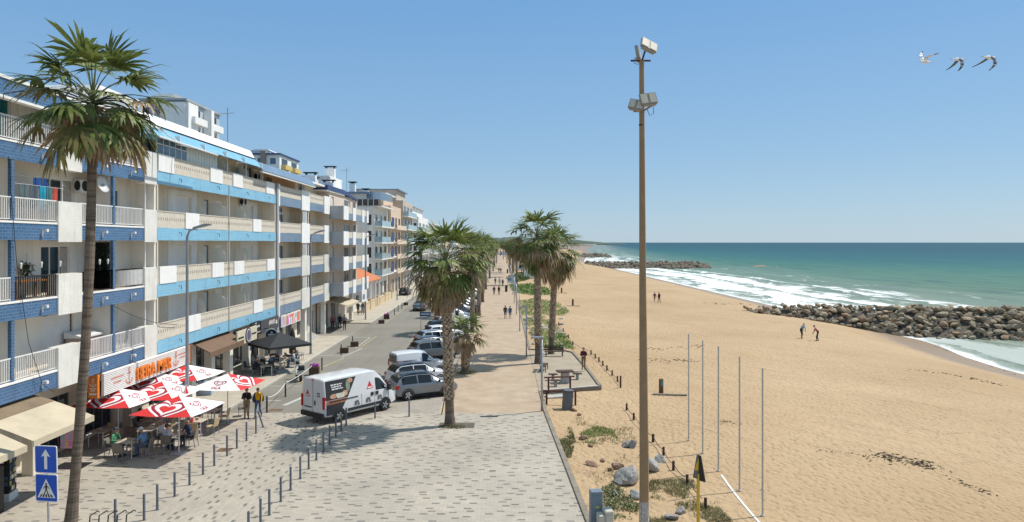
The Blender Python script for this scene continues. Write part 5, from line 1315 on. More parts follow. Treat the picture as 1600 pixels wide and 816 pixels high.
    mb = MB(); mb.bbox(4.55 - vcx, 4.80 - vcx, s * 1.12 - .09, s * 1.12 + .09, 1.22, 1.62, 0, .03); mb.build('wing_mirror', M_trim, V)
    mb = MB(); mb.box(-.03 - vcx, .10 - vcx, s * .93 - .075, s * .93 + .085, .86, 1.52); mb.build('tail_light', M_red_l, V)
    mb = MB(); mb.box(5.0 - vcx, 5.36 - vcx, s * .90 - .06, s * .93 + .05, .78, 1.02); mb.build('headlight', M_lens, V)
    mb = MB()
    for x in (1.0, 4.45):
        n = 14
        for k in range(n):
            a0, a1 = PI * k / n, PI * (k + 1) / n; r0, r1 = .37, .46; Yo = s * 1.05
            mb.mesh([(x - vcx + r0 * math.cos(a0), Yo, .35 + r0 * math.sin(a0)), (x - vcx + r1 * math.cos(a0), Yo, .35 + r1 * math.sin(a0)), (x - vcx + r1 * math.cos(a1), Yo, .35 + r1 * math.sin(a1)), (x - vcx + r0 * math.cos(a1), Yo, .35 + r0 * math.sin(a1)), (x - vcx + r1 * math.cos(a0), s * .98, .35 + r1 * math.sin(a0)), (x - vcx + r1 * math.cos(a1), s * .98, .35 + r1 * math.sin(a1))], [(0, 1, 2, 3), (1, 4, 5, 2)])
    for m_ in clusters(mb): m_.build('wheel_arch', M_trim, V)
    for x in (1.0, 4.45): wheel(V, x - vcx, s * .955, .36, .22, M_galv)
mb = MB(); mb.box(-.09 - vcx, .25 - vcx, -.97, .97, .36, .62); mb.build('rear_bumper', M_trim, V)
mb = MB(); mb.box(5.30 - vcx, 5.50 - vcx, -.86, .86, .36, .68); mb.build('front_bumper', M_trim, V)
mb = MB(); mb.box(-.012 - vcx, .02 - vcx, -.008, .008, .62, 2.36); mb.build('rear_door_seam', M_trim, V)
mb = MB(); mb.box(-.02 - vcx, .03 - vcx, .1, .72, .84, .90); mb.build('plate_light_bar', M_trim, V)
mb = MB(); mb.box(-.016 - vcx, .02 - vcx, .14, .62, .68, .80); mb.build('number_plate', M_plate, V)
mb = MB(); mb.box(-.02 - vcx, .03 - vcx, -.22, -.12, 1.0, 1.26); mb.build('rear_handle', M_trim, V)
mb = MB(); mb.box(-.02 - vcx, .03 - vcx, -.12, .12, 2.37, 2.43); mb.build('brake_light', M_red_l, V)
mb = MB(); mb.face([(-.008 - vcx, .66, 1.44), (-.008 - vcx, .26, 1.44), (-.008 - vcx + .0, .46, 1.84)]); 
mb.v = [(x + .0, y, z) for x, y, z in mb.v]; mb.build('red_triangle', M_redtri, V)
mb = MB(); mb.box(-.012 - vcx, 0 - vcx, .32, .60, 1.48, 1.55); mb.build('triangle_lettering', M_plate, V)
mb = MB()
for z in (1.50, 1.64): mb.box(-.012 - vcx, 0 - vcx, -.46, -.36, z, z + .08); mb.box(-.012 - vcx, 0 - vcx, -.60, -.50, z, z + .08)
for m_ in clusters(mb): m_.build('door_sticker', M_trim, V)
A, Bq = vst[5], vst[6]; mb = MB(); quad_panel(mb, [Vector((Bq[0] - vcx, -.80, Bq[3] + .03)), Vector((Bq[0] - vcx, .80, Bq[3] + .03)), Vector((A[0] - vcx, .74, A[3] + .03)), Vector((A[0] - vcx, -.74, A[3] + .03))], .012); mb.build('windshield', M_car_glass, V)
p0 = at(529.4, 659.7); p1 = at(600, 641.5); hd = math.atan2(p1.y - p0.y, p1.x - p0.x)
V.rotation_euler = (0, 0, hd); n = Vector((-math.sin(hd), math.cos(hd))) * .98
V.location = (p0.x + n.x, p0.y + n.y, 0)

# ---------------------------------------------------------------- scooter
SC = thing('motor_scooter', 'white motor scooter with black helmet box parked by the purple planter', 'scooter')
mb = MB(); mb.prism([(-.75, .55), (-.2, .42), (.25, .35), (.45, .55), (.62, 1.0), (.52, 1.02), (.30, .55), (.1, .50), (-.15, .72), (-.75, .80)], 'y', -.16, .16); mb.build('body', C_white, SC)
mb = MB(); mb.prism([(-.72, .80), (-.1, .74), (.0, .80), (-.3, .90), (-.72, .92)], 'y', -.15, .15); mb.build('seat', M_trim, SC)
mb = MB(); mb.bbox(-1.02, -.66, -.2, .2, .86, 1.2, 0, .05); mb.build('top_box', M_trim, SC)
mb = MB(); mb.tube([(.55, -.34, 1.1), (.5, 0, 1.06), (.55, .34, 1.1)], .025, 6); mb.build('handlebar', M_trim, SC)
mb = MB(); mb.prism([(.5, 1.05), (.62, 1.04), (.50, 1.45), (.46, 1.45)], 'y', -.18, .18); mb.build('windscreen', M_screen, SC)
mb = MB(); mb.ball((.5, 0, 1.2), .15, 10); mb.build('helmet', M_trim, SC, smooth=True)
for x in (-.6, .68): wheel(SC, x, .0, .25, .12)
p = at(467, 594); SC.location = (p.x, p.y, 0); SC.rotation_euler = (0, 0, R(118))
# ================================================================ street furniture
def gz(x, y):                                       # walking level
    if -23 < x < -16.3 and y > 41.3 and not 74.6 < y < 87: return .09
    if x > edge_x(y) and not (x < 6.8 and 47.3 < y < 65): return sand_z(x, y)
    return 0.0
# tall street lamps by the left kerb
L1 = thing('street_lamp', 'tall grey street lamp rising between the red and white parasols', 'street lamp', (0, 0, 0), 0, 'tall street lamps along the left kerb')
mb = MB(); mb.tube([(0, 0, -.05), (0, 0, 1.2), (0, 0, 10.3), (.12, 0, 10.62), (.45, 0, 10.74)], [.105, .095, .062, .05, .04], 10); mb.build('pole', M_lamp_grey, L1, smooth=True)
mb = MB(); mb.prism([(.35, 10.70), (1.25, 10.92), (1.27, 10.99), (.95, 11.0), (.34, 10.80)], 'y', -.14, .14); mb.build('lamp_head', M_lamp_grey, L1)
mb = MB(); mb.bbox(-.2, .2, -.2, .2, -.03, .03); mb.build('base_plate', M_lamp_grey, L1)
for i, (x, y, lab) in enumerate(((-16.75, 37.4, None), (-17.05, 62.6, 'tall grey street lamp next to the black parasol terrace'), (-17.6, 90.5, 'tall grey street lamp in front of the house with orange tiles'), (-18.1, 121, 'tall grey street lamp by the end of the garden wall'), (-18.3, 150, 'tall grey street lamp beyond the moving car, nearly hidden by palm fronds'), (-18.3, 180, 'farthest tall grey street lamp on the left side'))):
    place(L1, i > 0, (x, y, .0 if y < 41 else .09), 0, lab)
# short lamps on the promenade edge
S1 = thing('promenade_lamp', 'nearest short grey promenade lamp with a flat arm at the plaza corner', 'lamp', (0, 0, 0), 0, 'short lamps along the seaward promenade edge')
mb = MB(); mb.tube([(0, 0, -.05), (0, 0, 4.35)], [.07, .06], 10); mb.build('pole', M_galv, S1, smooth=True)
mb = MB(); mb.bbox(-.62, .1, -.09, .09, 4.33, 4.43, 0, .02); mb.build('lamp_arm', M_galv, S1)
mb = MB(); mb.box(-.58, -.2, -.07, .07, 4.315, 4.33); mb.build('light_panel', M_plate, S1)
for i, (x, y) in enumerate(((2.34, 41.75), (2.1, 61.5), (1.95, 79.5), (1.95, 98), (1.95, 116), (2.0, 135), (2.0, 155), (2.0, 176))):
    place(S1, i > 0, (x, y, 0), 0, [None, 'short grey promenade lamp beside the seaside palms', 'third short promenade lamp, next to the green dune plants', 'fourth short promenade lamp counted from the plaza', 'fifth short promenade lamp near the strolling group', 'sixth short promenade lamp beside the blue white board', 'seventh short promenade lamp in front of the lone dune palm', 'most distant short promenade lamp before the palm cluster'][i])
# bollards
def bollard(name, label, h, r, m, group):
    o = MB(); o.lathe([(r * 1.5, -.03), (r * 1.5, .015), (r, .02), (r, h - .02), (r * .8, h)], 12)
    ob = o.build(name, m); smooth_by_angle(ob, 40); return tag(ob, label, 'bollard', group)
M_boll = mat('bollard_grey', (.13, .145, .17), .45, .1, 6, metal=.2)
bl = bollard('bollard', 'slim dark grey bollard in the row between restaurant terrace and paved road', .95, .045, M_boll, 'bollards beside the restaurant terrace'); u = 0
for px, py in ((180, 822), (219, 813), (249.7, 797), (274.5, 776), (297.7, 758), (318.4, 741.6), (336.5, 728), (354, 712.5), (370.5, 700.6), (385.3, 689), (399, 677.5)):
    p = at(px, py); place(bl, u, (-12.9 if px > 200 else p.x, p.y, 0)); u = 1
bl = bollard('bollard', 'slim dark grey bollard in the diagonal looking row across the open plaza', .95, .045, M_boll, 'bollards across the plaza'); u = 0
for px, py in ((385, 843), (405.5, 821), (423.6, 805), (440.6, 784), (455.7, 766), (469.7, 748.4), (482.6, 733), (494.2, 719), (504.2, 706), (514, 694.7), (522.8, 683.4), (531.4, 673.4), (539.5, 664.5)):
    p = at(px, py); place(bl, u, (-8.55, p.y, 0)); u = 1
for px, py, lab in ((586, 653.7, 'dark bollard standing in front of the delivery van'), (639.3, 651, 'lone dark bollard on the cobbles below the silver crossover')):
    o = bollard('bollard', lab, .95, .045, M_boll, None); p = at(px, py); o.location = (p.x, p.y, 0)
o = bollard('bollard', 'crooked leaning bollard at the feet of the woman in yellow', .95, .045, M_boll, None); p = at(411.5, 668); o.location = (p.x, p.y, 0); o.rotation_euler = (0, R(-18), 0)
o = tag(MB().build('x', M_black), 'a', 'b'); bpy.data.objects.remove(o)
mb = MB(); mb.tube([(0, 0, -.05), (0, 0, 1.15)], .03, 7); o = mb.build('wooden_stake', M_wood_d); tag(o, 'thin dark stake leaning beside the nearest promenade palm trunk', 'stake'); p = at(690, 648); o.location = (p.x, p.y, 0); o.rotation_euler = (0, R(11), 0)
bl = bollard('road_post', 'short black post at the edge of the parking strip on the left', .95, .05, M_black, 'black posts along the left parking strip'); u = 0
for px, py, lab in ((417, 644.5, 'black post tied to a white rope near the walking couple'), (446, 620, 'black post at the end of the white rope'), (503, 578, 'black post just beyond the purple planter'), (533, 555, 'black post beside the first brown planter'), (551, 541, 'black post by the second brown planter'), (606, 499, 'black post in front of the far purple planter'), (616.5, 493, 'black post in the far part of the parking strip'), (622, 487, 'black post in the far part of the parking strip'), (628, 483, 'black post in the far part of the parking strip')):
    p = at(px, py); place(bl, u, (p.x, p.y, 0), 0, lab); u = 1
a = at(417, 644.5); c = at(446, 620)
mb = MB(); pts = [Vector((lerp(a.x, c.x, t), lerp(a.y, c.y, t), .9 - 1.0 * t * (1 - t))) for t in [k / 10 for k in range(11)]]; mb.tube(pts, .022, 6); tag(mb.build('white_rope', M_plate), 'sagging white rope strung between two black posts', 'rope')
d = at(490, 585); mb = MB(); pts = [Vector((lerp(c.x, d.x, t), lerp(c.y, d.y, t), lerp(.9, .75, t) - .5 * t * (1 - t))) for t in [k / 10 for k in range(11)]]; mb.tube(pts, .022, 6); tag(mb.build('white_rope', M_plate), 'white rope running from the black post to the purple planter', 'rope')
# planters
M_plt = mat('brown_planter_wood', (.11, .065, .04), .8, .3, 6, bump=.3); M_purp = mat('purple_flowers', (.35, .05, .32), .7, .3, 12)
def planter(label, h, flowers):
    P = thing('planter', label, 'planter', (0, 0, 0), 0, 'planters along the left parking strip')
    mb = MB(); mb.bbox(-.5, .5, -.35, .35, -.02, h, 0, .03)
    for k in range(4): mb.box(-.515, .515, -.365, .365, .05 + h * .24 * k, .05 + h * .24 * k + h * .17)
    mb.build('box', M_plt, P)
    if flowers:
        mb = MB(); r_ = random.Random(2)
        for k in range(60):
            c = Vector((r_.uniform(-.4, .4), r_.uniform(-.28, .28), h + r_.uniform(0, .22)))
            mb.ball(c, .07, 6)
        mb.build('flowers', M_purp, P)
    else:
        mb = MB(); mb.box(-.44, .44, -.3, .3, h - .02, h + .02); mb.build('soil', MC['tree_pit_soil'], P)
    return P
for px, py, h, fl, lab in ((491, 586, .75, 1, 'planter overflowing with purple flowers beside the motor scooter'), (538, 551.5, .55, 0, 'empty brown planter nearest on the parking strip'), (554, 541.5, .55, 0, 'empty brown planter second on the parking strip'), (596, 505.5, .5, 0, 'low brown planter before the far purple flowers'), (604, 498.5, .6, 1, 'planter with purple flowers farther along the street'), (634, 477, .5, 0, 'small brown planter far along the street near the moving car')):
    o = planter(lab, h, fl); p = at(px, py); o.scale = (.72, .72, .85); o.location = (p.x, p.y, 0); o.rotation_euler = (0, 0, R(8))

# blue traffic sign pair
M_sblue = mat('traffic_sign_blue', (.01, .09, .52), .35, .05, 3); M_swhite = mat('traffic_sign_white', (.80, .80, .80), .4, .04, 3)
TS = thing('traffic_sign', 'blue one way arrow plate above blue pedestrian crossing plate on a grey pole', 'road sign')
mb = MB(); mb.tube([(0, 0.03, -.05), (0, .03, 3.6)], .032, 10); mb.build('pole', M_galv, TS)
def rrect(w, h, r, n=5):
    o = []
    for cx_, cz, a0 in ((w - r, h - r, 0), (-w + r, h - r, 90), (-w + r, -h + r, 180), (w - r, -h + r, 270)):
        for k in range(n + 1): a = R(a0 + 90 * k / n); o.append((cx_ + r * math.cos(a), cz + r * math.sin(a)))
    return o
def plate(zc, name):
    mb = MB(); mb.prism([(x, z + zc) for x, z in rrect(.41, .43, .06)], 'y', -.02, 0.0); pl = mb.build(name, M_swhite, TS)
    mb = MB(); mb.prism([(x, z + zc) for x, z in rrect(.385, .405, .05)], 'y', -.024, -.021); mb.build('blue_field', M_sblue, pl); return pl
pl = plate(3.22, 'arrow_plate'); mb = MB()
mb.prism([(-.055, 2.92), (.055, 2.92), (.055, 3.34), (.17, 3.30), (0, 3.54), (-.17, 3.30), (-.055, 3.34)], 'y', -.029, -.025); mb.build('arrow', M_swhite, pl)
pl = plate(2.33, 'crossing_plate'); mb = MB(); mb.prism([(-.33, 2.03), (.33, 2.03), (0, 2.62)], 'y', -.029, -.025); mb.build('white_triangle', M_swhite, pl)
mb = MB()
for k in range(5): x = -.22 + .11 * k; mb.prism([(x - .035, 2.05), (x + .03, 2.05), (x * .72 + .022, 2.14), (x * .72 - .022, 2.14)], 'y', -.034, -.030)
mb.lathe([(.001, -.002), (.033, -.002), (.033, .002), (.001, .002)], 12, 0, Matrix.Translation((.0, -.032, 2.46)) @ Matrix.Rotation(PI / 2, 4, 'X'))
for q in ([(-.035, 2.42), (.04, 2.42), (.03, 2.27), (-.03, 2.27)], [(-.03, 2.28), (.0, 2.28), (-.06, 2.12), (-.10, 2.12)], [(.0, 2.28), (.03, 2.28), (.09, 2.13), (.05, 2.13)], [(.03, 2.41), (.04, 2.37), (.11, 2.31), (.115, 2.33)], [(-.03, 2.41), (-.035, 2.37), (-.10, 2.30), (-.11, 2.33)]): mb.prism(q, 'y', -.034, -.030)
mb.build('pedestrian_symbol', M_black, pl)
TS.location = (-14.18, 22.0, 0); TS.rotation_euler = (0, R(-1.5), R(-12))
# bicycle rack
BR = thing('bicycle_rack', 'low dark bicycle rack of repeated hoops beside the tall palm trunk', 'bike rack')
for k in range(5):
    mb = MB(); x = k * .3; mb.tube([(x, 0, 0), (x + .05, 0, .72), (x + .28, .05, .86), (x + .30, .1, .80)], .022, 6); mb.build('hoop', M_black, BR)
mb = MB(); mb.tube([(-.1, .02, .04), (1.6, .02, .04)], .025, 6); mb.build('ground_bar', M_black, BR)
BR.location = (-14.05, 23.9, 0); BR.rotation_euler = (0, 0, R(4))
# postcard stand + shop goods at the left edge
PS = thing('postcard_stand', 'dark revolving postcard stand crammed with cards outside the awning shop', 'postcard stand')
mb = MB(); mb.bbox(-.36, .36, -.36, .36, 0, .3, 0, .03); mb.build('base', M_whitem, PS)
mb = MB(); mb.box(-.30, .30, -.30, .30, .3, 1.95); mb.build('rack', M_black, PS)
cards = MB(); rc = random.Random(4)
for sgn, ax in ((-1, 'y'), (1, 'x'), (1, 'y'), (-1, 'x')):
    for i in range(4):
        for j in range(7):
            u0 = -.27 + i * .14; z0 = .38 + j * .22; mi = rc.randrange(4)
            if ax == 'y': cards.box(u0, u0 + .11, min(sgn * .302, sgn * .33), max(sgn * .302, sgn * .33), z0, z0 + .16, mi)
            else: cards.box(min(sgn * .302, sgn * .33), max(sgn * .302, sgn * .33), u0, u0 + .11, z0, z0 + .16, mi)
cards.build('postcards', [M_plate, M_glass_b, MC['dark_print'], mat('faded_yellow_card', (.5, .4, .15), .6, .3, 6)], PS)
PS.location = (-19.4, 27.4, 0); PS.rotation_euler = (0, 0, R(12))
mb = MB(); T = Matrix.Translation((-18.9, 25.9, 0)); mb.box(-.35, .35, -.3, .3, 0, 1.7, 0, T); o = mb.build('souvenir_shelf', M_black); tag(o, 'dark souvenir shelf standing under the beige awning at the left edge', 'shelf')

# ================================================================ shop signs
RS = thing('restaurant_sign', 'long white slatted restaurant fascia with raised orange letters', 'sign', (-19.0, 38, 3.2))
def local(mb, o): mb.v = [(x - o[0], y - o[1], z - o[2]) for x, y, z in mb.v]; return mb
mb = MB()
for k in range(13): mb.box(-18.98, -18.9, 33.4, 42.4, 2.72 + k * .083, 2.72 + k * .083 + .055)
mb.box(-19.02, -18.985, 33.4, 42.4, 2.7, 3.8); local(mb, RS.location).build('slat_panel', M_signw, RS)
mb = MB(); mb.box(-19.0, -18.87, 42.4, 42.55, 2.7, 3.8); local(mb, RS.location).build('end_strip', M_orange, RS)
Tt = basis((-18.84 + 19.0, 38.15 - 38, 3.17 - 3.2), (0, 1, 0), (0, 0, 1))
text('BEIRA MAR', .92, Tt, M_orange, RS, .05, 3.75, bold=.006)
M_faint = mat('faded_red_lettering', (.62, .25, .20), .6, .1, 5)
def anchor(mb, y, z, s, X):
    ring = lambda r0, r1, a0, a1, cy, cz, n=14: [mb.face([(X, cy + r0 * math.cos(a), cz + r0 * math.sin(a)), (X, cy + r1 * math.cos(a), cz + r1 * math.sin(a)), (X, cy + r1 * math.cos(b_), cz + r1 * math.sin(b_)), (X, cy + r0 * math.cos(b_), cz + r0 * math.sin(b_))]) for a, b_ in ((lerp(a0, a1, k / n), lerp(a0, a1, (k + 1) / n)) for k in range(n))]
    ring(.05 * s, .09 * s, 0, 2 * PI, y, z + .34 * s); ring(.24 * s, .31 * s, PI * 1.08, PI * 1.92, y, z - .02 * s)
    mb.face([(X, y - .025 * s, z - .30 * s), (X, y + .025 * s, z - .30 * s), (X, y + .025 * s, z + .27 * s), (X, y - .025 * s, z + .27 * s)]); mb.face([(X, y - .15 * s, z + .14 * s), (X, y + .15 * s, z + .14 * s), (X, y + .15 * s, z + .19 * s), (X, y - .15 * s, z + .19 * s)])
for y in (35.65, 40.75):
    mb = MB(); anchor(mb, y, 3.22, 1.15, -18.885); local(mb, RS.location).build('anchor_logo', M_faint, RS)
for y0, y1, z in ((34.0, 35.1, 3.36), (34.25, 34.9, 3.12), (41.05, 42.15, 3.42), (41.2, 41.9, 3.2)):
    mb = MB(); y = y0; rr = random.Random(int(y0 * 9))
    while y < y1: w = rr.uniform(.05, .13); mb.box(-18.9, -18.885, y, min(y1, y + w), z, z + .07); y += w + .03
    local(mb, RS.location).build('small_lettering', M_faint, RS)
OB = thing('orange_lightbox_sign', 'square orange hanging sign with a small white anchor near the tall palm', 'sign', (-19.1, 33.3, 3.2))
mb = MB(); mb.box(-.42, .02, -.12, .06, -.55, .55); mb.build('box', M_orange, OB)
mb = MB(); am = MB(); anchor(am, 0, .17, .55, 0); mb.mesh([(y - .2, -.124, z) for x, y, z in am.v], am.f); mb.build('anchor_logo', M_plate, OB)
for z, w in ((-.12, .15), (-.22, .1), (-.40, .17)):
    mb = MB(); mb.box(-.2 - w, -.2 + w, -.128, -.12, z, z + (.05 if z > -.3 else .09)); mb.build('small_lettering', M_plate, OB)
SG = thing('shop_sign', 'cream shop fascia with a round dark emblem above the brown awning', 'sign', (-18.4, 50.7, 3.3))
mb = MB(); mb.box(-.05, .05, -1.95, 1.95, -.5, .5); mb.build('panel', mat('cream_sign', (.62, .55, .40), .6, .06, 2), SG)
mb = MB(); Tm = Matrix.Translation((.05, .1, .02)) @ Matrix.Rotation(PI / 2, 4, 'Y'); mb.lathe([(.55, 0), (.55, .05), (.48, .055)], 24, 0, Tm); e = mb.build('round_emblem', MC['dark_print'], SG)
mb = MB(); mb.lathe([(.46, .056), (.46, .062)], 24, 0, Tm); mb.lathe([(.40, .063), (.40, .066)], 24, 1, Tm); mb.build('emblem_ring', [M_plate, mat('dusty_violet', (.12, .10, .18), .6, .1, 5)], e)
for y0, y1 in ((-1.8, -.75), (.85, 1.8)): mb = MB(); mb.box(.05, .06, y0, y1, -.06, .06); mb.build('lettering_bar', M_black, SG)
SB = thing('shop_sign', 'black panel sign with small white lettering beside the cream fascia', 'sign', (-18.9, 53.9, 3.45))
mb = MB(); mb.box(-.05, .03, -.95, .95, -.55, .48); mb.build('panel', M_black, SB)
rr = random.Random(3)
for z, w, h in ((.0, .75, .16), (-.4, .85, .08), (.3, .15, .1)):
    mb = MB(); y = -w
    while y < w: q = rr.uniform(.08, .16); mb.box(.03, .038, y, y + q, z, z + h * rr.uniform(.7, 1.1)); y += q + .04
    mb.build('lettering', M_plate, SB)
SC2 = thing('shop_sign', 'long charcoal cafe fascia with pale script letters', 'sign', (-18.9, 57.4, 3.35))
mb = MB(); mb.box(-.05, .03, -2.35, 1.95, -.5, .52); mb.build('panel', mat('charcoal_sign', (.07, .07, .075), .6, .15, 3), SC2)
mb = MB(); rr = random.Random(8); y = -.5
while y < .9: q = rr.uniform(.08, .2); mb.box(.03, .04, y, y + q, .02 - rr.uniform(0, .1), .28 + rr.uniform(0, .08)); y += q + .04
mb.build('lettering', mat('pale_pink_lettering', (.6, .5, .48), .6, .1, 5), SC2)
mb = MB(); mb.box(.03, .04, 1.15, 1.6, -.1, .05); mb.box(.03, .04, 1.2, 1.55, .1, .2); mb.build('lettering', M_plate, SC2)
SR = thing('round_shop_sign', 'round black hanging sign with a white rim under the charcoal fascia', 'sign', (-18.25, 55.6, 2.72))
Tm = Matrix.Rotation(R(90), 4, 'X') @ Matrix.Identity(4); Tm = Matrix.Rotation(R(20), 4, 'Z') @ Tm
mb = MB(); mb.lathe([(.50, -.05), (.50, .05)], 28, 0, Tm); mb.build('rim', M_plate, SR)
mb = MB(); mb.lathe([(.42, -.06), (.42, .062)], 28, 0, Tm); f = mb.build('face', M_black, SR)
mb = MB()
for x0, x1, z0, z1 in ((-.26, .26, -.03, .07), (-.05, .09, .13, .24), (-.12, .12, -.16, -.11)): mb.box(x0, x1, .063, .068, z0, z1, 0, Matrix.Rotation(R(20), 4, 'Z') @ Matrix.Scale(-1, 4, (0, 1, 0)))
mb.build('lettering', M_plate, f)
mb = MB(); mb.box(-.6, -.05, -.02, .02, .45, .5); mb.build('bracket', M_black, SR)
SM = thing('shop_sign', 'white shop fascia painted with multicoloured block letters', 'sign', (-18.95, 63.2, 3.2))
mb = MB(); mb.box(-.05, .03, -2.9, 2.75, -.5, .5); mb.build('panel', M_signw, SM)
PC = {'lilac': (.42, .36, .70), 'yellow': (.70, .50, .14), 'magenta': (.70, .18, .48), 'coral': (.74, .20, .16), 'aqua': (.22, .50, .50), 'rose': (.72, .38, .46)}
PM = {k: mat(k + '_sign_paint', v, .5, .1, 2) for k, v in PC.items()}
for col, pts in (('lilac', [(-2.7, -.42), (-2.3, -.42), (-2.25, .42), (-2.65, .42)]), ('rose', [(-2.2, -.42), (-2.0, -.42), (-1.9, .3), (-2.2, .42)]), ('yellow', [(-1.95, -.4), (-1.55, -.4), (-1.55, .4), (-1.85, .4)]), ('magenta', [(-1.5, -.42), (-.75, -.42), (-.95, .40), (-1.3, .40)]), ('coral', [(-.7, .16), (.75, .16), (.75, .42), (-.7, .42)]), ('aqua', [(-.45, -.42), (-.15, -.42), (-.1, .15), (-.4, .15)]), ('coral', [(.15, -.42), (.45, -.42), (.45, .15), (.15, .15)]), ('aqua', [(.95, -.1), (1.5, -.1), (1.55, .38), (1.1, .38)]), ('coral', [(1.6, -.42), (2.5, -.42), (2.6, .42), (1.65, .42)]), ('rose', [(.6, -.42), (.95, -.42), (.9, .1), (.65, .1)])):
    mb = MB(); mb.prism(pts, 'x', .03, .04); mb.build('painted_letter', PM[col], SM)
mb = MB(); mb.lathe([(.22, 0), (.22, .015)], 18, 0, Matrix.Translation((.036, 1.25, -.22)) @ Matrix.Rotation(PI / 2, 4, 'Y')); mb.build('white_disc', M_plate, SM)
SW = thing('shop_sign', 'white projecting shop panel with a dark blue square below the grey balconies', 'sign', (-17.5, 89, 3.2))
mb = MB(); mb.box(-.1, .05, -1.6, 1.6, -.7, .75); mb.build('panel', M_signw, SW)
mb = MB(); mb.box(.05, .065, -1.1, .3, -.35, .3); mb.build('blue_square', M_tileslate, SW)

# ================================================================ red and white parasols of the restaurant
M_pw = mat('white_parasol_cloth', (.80, .79, .78), .75, .03, 2); M_pr = mat('red_parasol_cloth', (.66, .035, .035), .7, .06, 2); M_pd = mat('dark_red_print', (.38, .012, .045), .7, .06, 2)
def heart(n=30):
    o = []
    for k in range(n):
        t = 2 * PI * k / n; o.append((16 * math.sin(t) ** 3 / 16, (13 * math.cos(t) - 5 * math.cos(2 * t) - 2 * math.cos(3 * t) - math.cos(4 * t)) / 16))
    return o
def clip_tri(P, tri):
    for i in range(3):
        (ax, ay), (bx, by) = tri[i], tri[(i + 1) % 3]; out = []
        f = lambda p: (bx - ax) * (p[1] - ay) - (by - ay) * (p[0] - ax)
        for j in range(len(P)):
            p, q = P[j], P[(j + 1) % len(P)]; u, v = f(p), f(q)
            if u >= 0: out.append(p)
            if (u >= 0) != (v >= 0): t = u / (u - v); out.append((lerp(p[0], q[0], t), lerp(p[1], q[1], t)))
        P = out
        if len(P) < 3: return []
    return P
def heart_on(mb, pm, tri, c, sx, sy, s0, s1, m, dz, dy=0.0, k0=0, k1=30):
    """band of a heart outline laid on the cloth (s0 = 0 fills it), cut off at the panel seams"""
    H = heart()
    for k in range(k0, k1):
        a, b_ = H[k], H[(k + 1) % 30]; q = lambda h, s, d: (c[0] + h[0] * s * sx, c[1] + h[1] * s * sy + d)
        P = [q(a, s0, 0), q(b_, s0, 0), q(b_, s1, dy), q(a, s1, dy)] if s0 > 0 else [q(a, 0, -.05), q(b_, s1, 0), q(a, s1, 0)]
        if sum(P[i][0] * P[(i + 1) % len(P)][1] - P[(i + 1) % len(P)][0] * P[i][1] for i in range(len(P))) < 0: P.reverse()
        P = clip_tri(P, tri)
        if P: mb.face([pm(x, y, dz) for x, y in P], m)
def parasol(label, half=1.5, zt=2.75, zb=2.15):
    U = thing('parasol', label, 'parasol', (0, 0, 0), 0, 'red and white restaurant parasols')
    apex = Vector((0, 0, zt)); cor = [Vector((half * a, half * b_, zb)) for a, b_ in ((-1, -1), (1, -1), (1, 1), (-1, 1))]
    cz = MB()
    for k in range(4):
        A, B_ = cor[k], cor[(k + 1) % 4]; m = 0 if k % 2 == 0 else 1
        n = 6                                        # slightly sagging cloth between the ribs
        for i in range(n):
            for j in range(n):
                def pt(u, v):
                    p = apex.lerp(A.lerp(B_, u), v); p = Vector(p); p.z -= .05 * math.sin(PI * u) * v; return p
                cz.face([pt(i / n, j / n), pt((i + 1) / n, j / n), pt((i + 1) / n, (j + 1) / n), pt(i / n, (j + 1) / n)], m)
        dn = Vector((0, 0, -.15)); 
    can = cz.build('canopy', [M_pr, M_pw], U, smooth=False)
    for k in range(4):
        A, B_ = cor[k], cor[(k + 1) % 4]; mid = (A + B_) / 2; mid.z -= .05
        u = (B_ - A).normalized(); v = (apex - mid).normalized(); Ln = (apex - mid).length
        T = basis(mid + v * 0, u, v)
        wn = T.col[2].to_3d()
        def pm(x, y, dz):
            v_ = max(1e-4, 1 - y / Ln); u_ = (x / (half * v_) + 1) / 2
            p = apex.lerp(A.lerp(B_, u_), v_); p.z -= .05 * math.sin(PI * max(0, min(1, u_))) * v_; return p + wn * dz
        tri = ((-half + .04, .03), (half - .04, .03), (0, Ln - .04)); mb = MB()
        if k % 2 == 0:
            c = (0, Ln * .36)
            for s0, s1, m_, dz, dy, k0, k1 in ((.80, 1.02, 0, .010, .05, 2, 30), (.64, .80, 1, .012, .03, 2, 29), (.38, .62, 0, .014, .02, 0, 28), (0, .38, 2, .016, 0, 0, 30)): heart_on(mb, pm, tri, c, 1.05, .80, s0, s1, m_, dz, dy, k0, k1)
            mb.build('heart_logo', [M_pw, M_pd, M_pr], can)
        else:
            c = (0, Ln * .42)
            heart_on(mb, pm, tri, c, 1.15, .95, .25, .31, 0, .010, .01, 2, 28); heart_on(mb, pm, tri, c, 1.15, .95, .12, .17, 0, .010, 0, 0, 27)
            mb.build('heart_logo', [M_pd], can)
            me_ = text_mesh('OL\u00c1', .27, 0, bold=.006)
            for vv in me_.vertices: vv.co = pm(vv.co.x, Ln * .42 - .45 + vv.co.y, .012)
            me_.materials.clear(); me_.materials.append(M_pd); lt = bpy.data.objects.new('lettering', me_); COL.objects.link(lt); lt.parent = can
    mb = MB(); mb.tube([(0, 0, 0), (0, 0, zt + .06)], .028, 8); mb.build('pole', M_whitem, U)
    mb = MB(); mb.bbox(-.3, .3, -.3, .3, 0, .08, 0, .03); mb.build('base', M_conc, U)
    for c in cor:
        mb = MB(); mb.tube([apex - Vector((0, 0, .05)), c - Vector((0, 0, .035))], .014, 5, 0); mb.build('rib', M_whitem, U)
    return U
UP = parasol('red and white heart parasol in front, nearest to the bollards'); 
